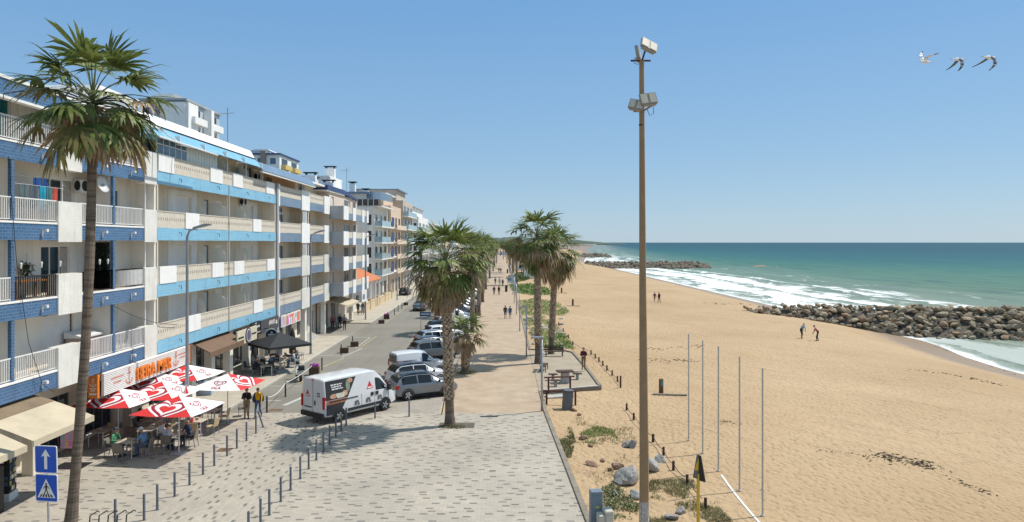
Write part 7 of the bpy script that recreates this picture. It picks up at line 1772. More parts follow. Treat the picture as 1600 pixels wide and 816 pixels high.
# white tape line on the sand
a, c = at_sand(1127, 743), at_sand(1187, 818); mb = MB(); n = 12
for k_ in range(n):
    p0, p1 = a.lerp(c, k_ / n), a.lerp(c, (k_ + 1) / n); w = .045
    p0.z = sand_z(p0.x, p0.y) + .03; p1.z = sand_z(p1.x, p1.y) + .03
    mb.mesh([p0 - Vector((w, 0, 0)), p0 + Vector((w, 0, 0)), p1 + Vector((w, 0, 0)), p1 - Vector((w, 0, 0)), p0 - Vector((w, 0, .03)), p0 + Vector((w, 0, -.03)), p1 + Vector((w, 0, -.03)), p1 - Vector((w, 0, .03))], [(0, 1, 2, 3), (4, 5, 1, 0), (5, 6, 2, 1), (6, 7, 3, 2), (7, 4, 0, 3)])
tag(mb.build('court_tape', M_plate), 'white court tape lying straight across the sand', 'tape')
# beach marker posts
def marker(label, px, py, h, blue, plank):
    q = at_sand(px, py); o = thing('beach_post', label, 'post', q); mb = MB(); mb.bbox(-.14, .14, -.10, .10, -.2, h, 0, .02); mb.build('post', M_wood_d if not blue else mat('brown_post_wood', (.17, .085, .045), .8, .3, 6), o)
    if blue: mb = MB(); mb.box(-.02, .11, -.115, -.101, h * .52, h * .92); mb.build('blue_label', mat('turquoise_label', (.05, .30, .36), .5, .1, 5), o)
    if plank:
        m2 = MB(); m2.bbox(-1.1, 1.1, -.12, .12, 0, .08, 0, .02); pk = m2.build('wooden_plank', mat('grey_driftwood', (.20, .17, .14), .9, .3, 5)); pk.location = (q.x + (.5 if blue else 0), q.y - .5, q.z + .0); pk.rotation_euler = (0, 0, R(-6)); tag(pk, 'long weathered plank lying at the foot of the ' + plank, 'plank')
marker('brown marker post with a turquoise label on the sand right of the mast', 1033, 615, 1.0, True, 'turquoise labelled post')
marker('dark beach post on a plank, nearer of the two by the green dunes', 895, 478, 1.1, False, 'nearer dark beach post'); marker('dark beach post on a plank, farther of the two by the green dunes', 877.5, 458, 1.1, False, 'farther dark beach post')
# stub posts with rope beside the terrace
GPst = 'low wooden stub posts with rope on the sand'; pts = [(531, 275), (555, 297), (577, 318), (599, 340), (623, 368), (653, 397), (684, 432), (702, 467), (737, 597), (778, 654), (889, 782)]
pts = [(780 + x * .27, 480 + y * .27) for x, y in pts] + [(1020.5, 691), (1036.5, 712), (1052, 735), (1073.5, 757), (1102, 795)] + [(895, 540), (888, 529), (880, 519), (873, 509)]
q0 = []; lab_fix = 'low dark wooden stub post in the roped line crossing the sand'
for i, (px, py) in enumerate(pts):
    q = at_sand(px, py); h = .42 if i != 7 else .85; mb = MB(); mb.tube([(0, 0, -.15), (.01, .01, h)], [.07, .06], 7); o = mb.build('stub_post', M_wood_d); o.location = q; q0.append(q)
    tag(o, lab_fix if i != 7 else 'tallest wooden stub post at the corner of the roped line', 'post', GPst if i != 7 else None)
for seq in ((19, 18, 17, 16, 0, 1, 2, 3, 4, 5, 6, 7), (8, 9, 10, 11, 12, 13, 14, 15)):
    mb = MB(); P = []
    for a, c in zip(seq, seq[1:]):
        for k_ in range(6):
            t = k_ / 6; p = q0[a].lerp(q0[c], t); p.z = max(p.z + .30 - .5 * t * (1 - t), sand_z(p.x, p.y) + .03); P.append(p)
    mb.tube(P, .018, 5); tag(mb.build('boundary_rope', M_wood_d), 'dark rope linking the stub posts ' + ('beside the picnic terrace' if seq[0] == 19 else 'near the floodlight mast'), 'rope')
# white hut far on the beach side
o = thing('beach_hut', 'small white beach hut beyond the seaside palms', 'hut', (*at(827, 434).xy, 0)); q = o.location; o.location.z = sand_z(q.x, q.y); mb = MB(); mb.box(-1.5, 1.5, -1.5, 1.5, -.1, 3.2); mb.build('wall', M_white, o); mb = MB(); mb.prism([(-1.7, 3.2), (1.7, 3.2), (1.5, 3.6), (-1.5, 3.6)], 'y', -1.7, 1.7); mb.build('roof', M_rooft, o); mb = MB(); mb.box(-1.53, -1.505, -.5, .5, 0, 2.1); mb.build('door', M_whitem, o); mb = MB(); mb.box(.2, 1.0, -1.53, -1.505, 1, 2); mb.build('window', M_glass, o)
# ================================================================ rocks and groynes
def rock_mat(name, stops, alg=0.0):
    m, nt, b = nt_new(name); oi = nt.nodes.new('ShaderNodeObjectInfo'); p = objc(nt)
    f = noise_n(nt, p, 2.5, 6, .65); f2 = noise_n(nt, p, 11, 4, .7)
    c = ramp(nt, math_n(nt, 'ADD', math_n(nt, 'MULTIPLY', oi.outputs['Random'], .62), math_n(nt, 'MULTIPLY', f, .4)), stops)
    c = mix_c(nt, maprange(nt, f2, .5, .75, 0, .55), c, (.07, .06, .05))
    nt.links.new(c, b.inputs['Base Color']); b.inputs['Roughness'].default_value = .9; b.inputs['Specular IOR Level'].default_value = .2
    bump_n(nt, b, f2, .7, .06); return m
M_rock = rock_mat('groyne_rock', [(.0, (.13, .10, .065)), (.3, (.30, .24, .16)), (.55, (.42, .35, .25)), (.75, (.30, .195, .115)), (1, (.52, .46, .36))])
M_rock_f = rock_mat('far_groyne_rock', [(.0, (.09, .07, .05)), (.5, (.19, .155, .115)), (1, (.28, .24, .185))])
M_rock_g = rock_mat('pale_dune_rock', [(.0, (.26, .24, .22)), (.5, (.38, .36, .33)), (1, (.48, .46, .43))])
M_rock_r = rock_mat('reddish_rubble', [(.0, (.22, .13, .09)), (.5, (.34, .22, .15)), (1, (.40, .31, .24))])
def rock_mesh(seed, sub=2, rough=.32):
    rnd = random.Random(seed); bm = bmesh.new(); bmesh.ops.create_icosphere(bm, subdivisions=sub, radius=1)
    pl = []
    for _ in range(8):
        a, e = rnd.uniform(0, 2 * PI), math.asin(rnd.uniform(-1, 1)); pl.append((Vector((math.cos(a) * math.cos(e), math.sin(a) * math.cos(e), math.sin(e))), rnd.uniform(.36, .74)))
    for v in bm.verts:
        d = v.co.normalized(); r = 1.0
        for n, h in pl:
            k = d.dot(n)
            if k > .01: r = min(r, h / k)
        v.co = d * (r * (1 + rough * .35 * mnoise.noise(d * 2.3 + Vector((seed, 0, 0)))))
        v.co.z *= .78
    me = bpy.data.meshes.new('boulder'); bm.to_mesh(me); bm.free(); return me
RM = [rock_mesh(s) for s in range(10)]
for me in RM: me.materials.append(M_rock)
rnd = random.Random(12)
toe = [(39.5, 110.5), (45, 108.2), (52, 104.8), (57, 101), (62.6, 97.9), (72, 97), (88, 96.5)]
cr = [(39.5, 112.0, -.5), (45, 110.5, .05), (52, 108.5, 0), (57, 107.2, 0), (62.6, 106, .05), (72, 104.2, .1), (88, 103.5, .1)]
def pl_at(P, x):
    for a, c in zip(P, P[1:]):
        if a[0] <= x <= c[0]: return [lerp(u, v, (x - a[0]) / (c[0] - a[0])) for u, v in zip(a, c)]
    return list(P[-1])
def groyne_pt(x, v):                                 # v 0 toe .. 1 crest front .. 1.6 crest back
    t, c = pl_at(toe, x), pl_at(cr, x); zt = max(sand_z(x, t[1], False), SEA_Z - .2)
    if v <= 1: return Vector((x, lerp(t[1], c[1], v), lerp(zt, c[2], v ** .85)))
    return Vector((x, c[1] + (v - 1) * 4.5, c[2] - max(0, v - 1.6) * 3))
mb = MB(); xs = frange(39.5, 88.1, 1.2); vs_ = [0, .2, .4, .6, .8, 1, 1.3, 1.6, 2.4]
for x in xs:
    for v in vs_: p = groyne_pt(x, v); mb.v.append((p.x, p.y, p.z - .55))
n = len(vs_); mb.f = [(i * n + j, i * n + j + 1, i * n + n + j + 1, i * n + n + j) for i in range(len(xs) - 1) for j in range(n - 1)]; mb.m = [0] * len(mb.f)
tag(mb.build('groyne_mound', mat('groyne_gravel', (.10, .085, .065), .95, .3, 3, bump=.5)), kind='structure')
cnt = 0
x = 39.8
while x < 87:
    slope = (Vector(groyne_pt(x, 1)) - Vector(groyne_pt(x, 0))).length; nv = max(2, int((slope + 3.0) / 1.22))
    for j in range(nv):
        v = (j + rnd.uniform(.1, .9)) / nv * 1.55; xx = x + rnd.uniform(-.6, .6); p = groyne_pt(max(39.5, min(88, xx)), v)
        s = rnd.uniform(.40, .86) * (1 if x > 46 else .8)
        if cnt < 298:
            o = bpy.data.objects.new('boulder', rnd.choice(RM)); COL.objects.link(o); o.location = p + Vector((0, 0, -.05)); o.rotation_euler = (rnd.uniform(-.5, .5), rnd.uniform(-.5, .5), rnd.uniform(0, 6.3)); o.scale = (s * rnd.uniform(.9, 1.35), s, s * rnd.uniform(.8, 1.1))
            tag(o, 'rough grey brown boulder piled in the nearest rock groyne', 'boulder', 'boulders of the nearest groyne'); cnt += 1
    x += 1.18
mb = MB(); base = [[(v.co.x, v.co.y, v.co.z) for v in me.vertices] for me in (rock_mesh(90, 1), rock_mesh(91, 1), rock_mesh(92, 1))]; fcs = [tuple(p.vertices) for p in rock_mesh(90, 1).polygons]
for k in range(520):
    x = rnd.uniform(39.5, 88); p = groyne_pt(x, rnd.uniform(0, 1.6)); s = rnd.uniform(.25, .5); a = rnd.uniform(0, 6.3); ca, sa = math.cos(a), math.sin(a)
    mb.mesh([(p.x + (u * ca - v * sa) * s * 1.3, p.y + (u * sa + v * ca) * s, p.z - .5 + w * s) for u, v, w in rnd.choice(base)], fcs)
tag(mb.build('groyne_rubble', M_rock), 'small rubble filling the gaps between boulders of the nearest groyne', 'rubble', None, 'stuff')
def far_groyne(name, label, Y, x0, x1, n, seed, s0, wid):
    rnd = random.Random(seed); mb = MB(); base = [[(v.co.x, v.co.y, v.co.z) for v in me.vertices] for me in (rock_mesh(90, 1), rock_mesh(91, 1), rock_mesh(92, 1))]; fcs = [tuple(p.vertices) for p in rock_mesh(90, 1).polygons]
    for k in range(n):
        x = rnd.uniform(x0, x1); v = rnd.random(); end = sstep(x1, x1 - 8, x)
        zc = lerp(SEA_Z, -.5 * end - 1.8 * (1 - end), v); z = zc + rnd.uniform(-.3, .3); y = Y - wid / 2 + wid * v + rnd.uniform(-1, 1); s = s0 * rnd.uniform(.6, 1.2); a = rnd.uniform(0, 6.3); ca, sa = math.cos(a), math.sin(a)
        mb.mesh([(x + (px * ca - py * sa) * s * 1.2, y + (px * sa + py * ca) * s, z + pz * s) for px, py, pz in rnd.choice(base)], fcs)
    for k in range(8): pass
    mb.prism([(Y - wid / 2 + 1, SEA_Z - 1), (Y + wid * .5, -1.3), (Y + wid, -1.3), (Y + wid * 1.5, SEA_Z - 1)], 'x', x0, x1 - 5)
    tag(mb.build(name, M_rock_f), label, 'groyne', None, 'stuff')
far_groyne('rock_groyne', 'second rock groyne reaching into the surf beyond the bay', 368, 44, 108, 620, 5, 1.5, 9)
far_groyne('rock_groyne', 'third low rock groyne far along the shore', 640, 66, 98, 180, 6, 2.0, 12)
rr = random.Random(9)
for k, (px, py, s) in enumerate(((1187, 417, 1.6), (1196, 417.3, 1.1), (1213, 418, .9))):
    p = at(px, py, SEA_Z); o = bpy.data.objects.new('sea_rock', RM[k]); COL.objects.link(o); o.location = (p.x, p.y, SEA_Z); o.scale = (s * 3, s * 1.6, s); tag(o, ['largest dark rock awash beyond the groyne tip', 'middle dark rock awash beyond the groyne tip', 'small dark rock awash farthest right of the groyne tip'][k], 'rock')
# loose rocks at the foot of the mast and on the dune
RG = [rock_mesh(s + 40, 3, .4) for s in range(5)]; RR = [rock_mesh(s + 60, 2, .5) for s in range(3)]
for me in RG: me.materials.append(M_rock_g)
for me in RR: me.materials.append(M_rock_r)
rocks = [(979, 757, .62, .60, 1, 0, 'big grey boulder standing left of the floodlight mast'), (967, 734, .42, .2, 0.6, 1, 'reddish rubble heap behind the big grey boulder'), (955, 737, .22, .16, .7, 1, 'small reddish rubble left of the heap'), (928, 730, .42, .13, .6, 1, 'flat reddish stone on the open sand'), (942, 722, .22, .1, .7, 1, 'small flat stone above the flat reddish stone'),
         (979, 699, .30, .26, .8, 0, 'dark grey stone nearest the mast on the left'), (990, 701, .3, .28, .8, 0, 'pale stone touching the mast on the left'), (1020, 738, .42, .42, .8, 0, 'pale wedge shaped stone just right of the mast'), (1034, 723, .34, .24, .8, 0, 'grey stone beside the roped stub posts'), (911, 688, .34, .22, .7, 1, 'brown rubble next to the green dune patch'), (924, 699, .22, .10, .7, 1, 'small flat brown stone below the dune patch'),
         (962, 778, .26, .22, .8, 0, 'pale stone in the green bush by the cabinets'), (993, 780, .3, .22, .8, 0, 'pale stone at the mast foot'), (1066, 804, .3, .2, .8, 0, 'pale stone in dry grass left of the yellow post'), (1053, 814, .34, .2, .8, 0, 'flat pale stone at the lower edge by the yellow post'), (896, 643, .3, .16, .7, 1, 'brown rubble beside the large grey bin'), (905, 650, .2, .12, .7, 1, 'small brown stone right of the bin rubble')]
for k, (px, py, sx, sz, _, red, lab) in enumerate(rocks):
    q = at_sand(px, py); o = bpy.data.objects.new('rock', (RR if red else RG)[k % (3 if red else 5)]); COL.objects.link(o); o.location = (q.x, q.y + sx * .4, q.z + sz * .45); o.scale = (sx, sx * .85, sz * 1.25); o.rotation_euler = (rr.uniform(-.3, .3), rr.uniform(-.3, .3), rr.uniform(0, 6)); tag(o, lab, 'rock')
for k in range(46):                                    # pale stones among the green dune plants
    px, py = rr.uniform(808, 880), rr.uniform(496, 545)
    q = at_sand(px, py)
    if q.x < 2.9 or (q.y < 66.5 and q.x < 7): continue
    s = rr.uniform(.15, .42); o = bpy.data.objects.new('rock', RG[k % 5]); COL.objects.link(o); o.location = (q.x, q.y, q.z + s * .2); o.scale = (s * 1.3, s, s * .8); o.rotation_euler = (0, 0, rr.uniform(0, 6)); tag(o, 'pale stone scattered among green dune plants by the seaside palms', 'rock', 'pale stones in the dune plants')

# ================================================================ dune plants
M_ice = leaf_mat('ice_plant_leaves', (.08, .15, .022), (.15, .26, .04), (.26, .35, .07), .2); M_dry = leaf_mat('dry_grass', (.25, .21, .09), (.37, .31, .155), (.48, .42, .25), .2); M_bush = leaf_mat('dark_bush_leaves', (.035, .06, .015), (.07, .11, .025), (.13, .16, .04), .2)
def patch(name, label, poly, n, size, mats, h, seed, kind='leaf', edge=.35):
    """ground cover inside an outline given in photo pixels, grown on the sand where it lies"""
    rnd = random.Random(seed); P = [at_sand(px, py) for px, py in poly]; mb = MB()
    xs = [p.x for p in P]; ysn = [p.y for p in P]
    def inside(x, y):
        c = False; j = len(P) - 1
        for i in range(len(P)):
            if (P[i].y > y) != (P[j].y > y) and x < (P[j].x - P[i].x) * (y - P[i].y) / (P[j].y - P[i].y) + P[i].x: c = not c
            j = i
        return c
    k = 0; tries = 0
    while k < n and tries < n * 12:
        tries += 1
        x, y = rnd.uniform(min(xs), max(xs)), rnd.uniform(min(ysn), max(ysn))
        d = mnoise.noise(Vector((x * .55, y * .45, seed))) + .5 * mnoise.noise(Vector((x * 1.7, y * 1.4, seed + 3)))
        if not inside(x, y) or d < edge - .55 + rnd.uniform(-.15, .15): continue
        z = sand_z(x, y); hh = h * (.4 + max(0, d + .4)) * rnd.uniform(.2, 1)
        a = rnd.uniform(0, 6.28); c = Vector((x, y, z + (hh if kind == 'leaf' else 0)))
        m = 0 if rnd.random() < .75 else 1
        if kind == 'leaf':
            e = rnd.uniform(-.3, 1.0); dv = Vector((math.cos(a) * math.cos(e), math.sin(a) * math.cos(e), math.sin(e))); q = Vector((-math.sin(a), math.cos(a), 0)); L_ = size * rnd.uniform(.5, 1.4)
            mb.mesh([c, c + dv * L_ * .5 + q * L_ * .28, c + dv * L_, c + dv * L_ * .5 - q * L_ * .28], [(0, 1, 2, 3)], m)
        else:
            for b_ in range(3):
                e = rnd.uniform(.5, 1.4); a2 = a + b_ * 2.1; dv = Vector((math.cos(a2) * math.cos(e), math.sin(a2) * math.cos(e), math.sin(e))); q = Vector((-math.sin(a2), math.cos(a2), 0)); L_ = size * rnd.uniform(.5, 1.4)
                mb.mesh([c - q * .012, c + q * .012, c + dv * L_], [(0, 1, 2)], m)
        k += 1
    tag(mb.build(name, mats), label, 'ground cover', None, 'stuff')
patch('dune_plants', 'bright green ice plants spreading behind the seaside palms', [(806, 470), (838, 466), (872, 474), (890, 488), (878, 494), (846, 492), (812, 492)], 5200, .26, [M_ice, M_dry], .10, 1, edge=.22)
patch('dune_plants', 'darker green dune mat farther along by the white hut', [(796, 446), (830, 444), (856, 452), (860, 461), (830, 462), (800, 456)], 3600, .45, [M_ice, M_bush], .12, 2, edge=.1)
patch('dune_plants', 'mixed green dune plants around the palm trunks', [(813, 496), (850, 494), (872, 512), (890, 530), (898, 545), (862, 546), (832, 528), (820, 512)], 4200, .2, [M_ice, M_dry], .09, 3, edge=.40)
patch('dune_plants', 'green plants bordering the picnic terrace bench', [(842, 532), (876, 520), (897, 546), (880, 548), (850, 546)], 2200, .18, [M_ice, M_bush], .1, 4, edge=.25)
patch('dune_plants', 'far green strip under the distant palms', [(792, 436), (812, 428), (830, 428), (826, 437), (800, 442)], 2500, .8, [M_bush, M_ice], .25, 9, edge=.0)
patch('dune_grass', 'sparse green grass tuft on the sand below the picnic terrace', [(905, 678), (930, 666), (958, 672), (966, 688), (940, 696), (915, 692)], 900, .12, [M_ice, M_dry], .06, 5, 'grass', .40)
patch('dune_grass', 'small weeds along the weathered plaza kerb', [(868, 672), (892, 668), (900, 690), (892, 716), (880, 716)], 700, .14, [M_bush, M_dry], .06, 6, 'grass', .5)
patch('dune_bush', 'low dark green bush behind the electrical cabinets', [(941, 764), (958, 758), (985, 778), (1000, 792), (998, 824), (968, 826), (944, 800)], 1700, .10, [M_bush, M_dry], .14, 7, edge=.38)
patch('dry_grass', 'dry yellowish grass around the floodlight mast and yellow post', [(1008, 752), (1060, 748), (1085, 752), (1120, 790), (1150, 822), (1060, 830), (1008, 830)], 2600, .13, [M_dry, M_bush], .05, 8, 'grass', .55)
patch('dry_grass', 'pale dry weeds scattered between the loose rocks', [(900, 650), (990, 660), (1000, 720), (930, 760), (895, 700)], 500, .14, [M_dry, M_bush], .05, 10, 'grass', .75)
patch('tree_pit_weeds', 'weeds in the square pit of the nearest promenade palm', [(683, 661), (735, 661), (742, 668), (683, 670)], 0, .1, [M_bush, M_dry], .1, 11, 'grass', .3)
bpy.data.objects.remove(bpy.data.objects['tree_pit_weeds'])
rnd = random.Random(77); mb = MB(); c = at(716, 667)
for k in range(500):
    x, y = rnd.gauss(c.x - .3, .4), rnd.gauss(c.y - .1, .22); a = rnd.uniform(0, 6.3); q = Vector((-math.sin(a), math.cos(a), 0)) * .012; L_ = rnd.uniform(.05, .2)
    if abs(x - c.x) > 1 or abs(y - c.y) > .55: continue
    p = Vector((x, y, 0)); mb.mesh([p - q, p + q, p + Vector((math.cos(a) * .06, math.sin(a) * .06, L_))], [(0, 1, 2)], 0 if k % 3 else 1)
tag(mb.build('tree_pit_weeds', [M_bush, M_dry]), 'thin weeds in the square pit of the nearest promenade palm', 'weeds', None, 'stuff')
mb = MB(); c = Vector((-2.85, 54.0, 0))
for k in range(900):
    a, r_ = rnd.uniform(0, 6.3), abs(rnd.gauss(0, .45)); p = c + Vector((math.cos(a) * r_ * 1.3, math.sin(a) * r_, 0)); q = Vector((-math.sin(a), math.cos(a), 0)) * .014; L_ = rnd.uniform(.06, .22); mb.mesh([p - q, p + q, p + Vector((math.cos(a) * .08, math.sin(a) * .08, L_))], [(0, 1, 2)], 0 if k % 4 else 1)
tag(mb.build('grass_tuft', [M_ice, M_dry]), 'ring of green grass at the foot of the short young palm', 'grass', None, 'stuff')
# seaweed and driftwood litter on the sand
M_weed = mat('dried_seaweed', (.055, .042, .028), .95, .4, 6)
def wrack(label, pts, n, spread, seed, size=.14):
    rnd = random.Random(seed); Q = [at_sand(*p) for p in pts]; mb = MB()
    for k in range(n):
        t = rnd.random() * (len(Q) - 1); i = int(t); p = Q[i].lerp(Q[min(i + 1, len(Q) - 1)], t - i)
        x, y = p.x + rnd.gauss(0, spread), p.y + rnd.gauss(0, spread * 1.2); z = sand_z(x, y) + .012; a = rnd.gauss(.2, .7); L_ = size * rnd.uniform(.4, 1.6); d = Vector((math.cos(a), math.sin(a), 0)) * L_; q = Vector((-math.sin(a), math.cos(a), 0)) * L_ * .25; c = Vector((x, y, z)); h = Vector((0, 0, L_ * .25))
        mb.mesh([c - d, c - q, c + d, c + q, c + h], [(0, 1, 4), (1, 2, 4), (2, 3, 4), (3, 0, 4)])
    tag(mb.build('seaweed', M_weed), label, 'seaweed', None, 'stuff')
wrack('dark clump and line of dried seaweed on the right hand sand', [(1286, 705), (1310, 706), (1350, 712), (1378, 715)], 30, .18, 1, .08)
wrack('thick dark seaweed heap on the right hand sand', [(1376, 713), (1400, 718), (1432, 724), (1452, 727)], 170, .38, 2, .10)
wrack('thin seaweed trail running right from the dark heap', [(1452, 730), (1490, 748), (1520, 762), (1556, 774)], 60, .14, 3, .08)
wrack('scattered seaweed dots behind the net poles', [(1012, 548), (1040, 545), (1076, 542), (1100, 541)], 60, .5, 4, .13)
wrack('scattered seaweed smudges right of the mast', [(1012, 563), (1060, 564), (1078, 563)], 55, .5, 5, .13)
wrack('seaweed crumbs along the upper beach', [(1090, 473), (1135, 476), (1170, 476)], 30, .5, 6, .22)
wrack('seaweed smear on the sand between the net poles', [(1128, 660), (1150, 661)], 45, .2, 7, .07)
wrack('broken seaweed line along the last tide mark', [(1420, 578), (1470, 583), (1520, 592), (1566, 602)], 70, .4, 8, .12)
wrack('seaweed line below the rock groyne', [(1430, 530), (1465, 543), (1500, 555), (1570, 580), (1600, 592)], 40, .3, 9, .13)

# ================================================================ gulls
M_gw = mat('gull_white', (.80, .80, .80), .6, .04, 8); M_gg = mat('gull_grey', (.16, .165, .18), .7, .15, 8); M_gb = mat('gull_black', (.02, .02, .022), .6, .2, 8); M_beak = mat('gull_beak', (.6, .38, .05), .5, .1, 8)
def gull(label, loc, rz, wings, roll=0):
    g = thing('gull', label, 'gull', loc, rz); g.scale = (.68, .68, .68)
    mb = MB(); prof = [(-.27, .012, 0), (-.20, .045, 0), (-.08, .075, 0), (.05, .078, .0), (.16, .055, .012), (.22, .046, .02), (.27, .043, .024), (.305, .028, .02), (.32, .01, .016)]
    mb.tube([(x, 0, z) for x, r, z in prof], [r for x, r, z in prof], 10); mb.mesh([(-.22, -.03, .0), (-.22, .03, 0), (-.42, .07, .01), (-.42, -.07, .01), (-.22, 0, .03), (-.42, 0, .02)], [(0, 1, 2, 3), (0, 4, 5, 3), (4, 1, 2, 5)]); mb.build('body', M_gw, g, smooth=True)
    mb = MB(); mb.tube([(.31, 0, .016), (.37, 0, .006), (.385, 0, -.006)], [.014, .009, .003], 6); mb.build('beak', M_beak, g)
    mb = MB(); 
    for s in (-1, 1): mb.ball((.275, s * .036, .034), .008, 6)
    for m_ in clusters(mb): m_.build('eye', M_gb, g)
    for s, (e1, e2, sw) in zip((-1, 1), wings):
        mb = MB(); P = [Vector((.02, s * .05, .05))]; a = e1
        st = [(0, .0, .20, 0), (.22, .06, .20, e1), (.42, .02, .17, e1 * .5 + e2 * .5), (.58, -.10, .11, e2), (.72, -.24, .03, e2)]
        y = .05; z = .05; prev = 0; rows = []
        for d, xo, ch, e in st:
            y += (d - prev) * math.cos(e); z += (d - prev) * math.sin(e); prev = d
            rows.append((xo * sw + .06, s * y, z, ch))
        for (x0, y0, z0, c0), (x1, y1, z1, c1), mi in zip(rows, rows[1:], (0, 0, 0, 1)):
            n = 4
            for k in range(n):
                def q(x_, y_, z_, c_, t): return (x_ + .5 * c_ - c_ * t, y_, z_ + .018 * math.sin(PI * t))
                mb.face([q(x0, y0, z0, c0, k / n), q(x0, y0, z0, c0, (k + 1) / n), q(x1, y1, z1, c1, (k + 1) / n), q(x1, y1, z1, c1, k / n)], mi)
        w = mb.build('wing', [M_gg if 'grey' in label or 'dark' in label else M_gw, M_gb], g, smooth=True); so = w.modifiers.new('thickness', 'SOLIDIFY'); so.thickness = .008
    return g
def air(px, py, Y): return ((px - CX) / F * Y, Y, CH - (py - HY) / F * Y)
gull('white gull flapping with raised pale wings, leftmost of three', air(1446, 97, 25), R(186), ((1.15, .95, 1), (.45, .15, 1)))
gull('grey winged gull in the middle of three, wing beating down', air(1497, 93, 24), R(8), ((-1.2, -1.5, 1), (-.5, -.9, 1)))
gull('dark winged gull on the far right with its wing swept down', air(1546, 90, 21), R(14), ((-1.15, -1.5, 1.4), (-.3, -.6, 1)))
# low pale pavilions among the farthest palms on the beach side
for k, (x, y, w, lab) in enumerate(((8.5, 262, 3.2, 'low pale beach pavilion behind the white hut'), (10, 330, 4.5, 'wide low white pavilion among the farthest palms'), (4.5, 560, 9, 'pale low building closing the far end of the promenade'))):
    o = thing('beach_pavilion', lab, 'pavilion', (x, y, sand_z(x, y) - .1)); mb = MB(); mb.box(-w, w, -2.5, 2.5, 0, 3.0); mb.build('wall', M_white, o); mb = MB(); mb.box(-w - .4, w + .4, -3, 3, 3.0, 3.25); mb.build('roof', M_rooft, o)
    for j in (-.6, 0, .6): mb = MB(); mb.box(j * w - .5, j * w + .5, -2.54, -2.505, .9, 2.2); mb.build('window', M_glass, o)
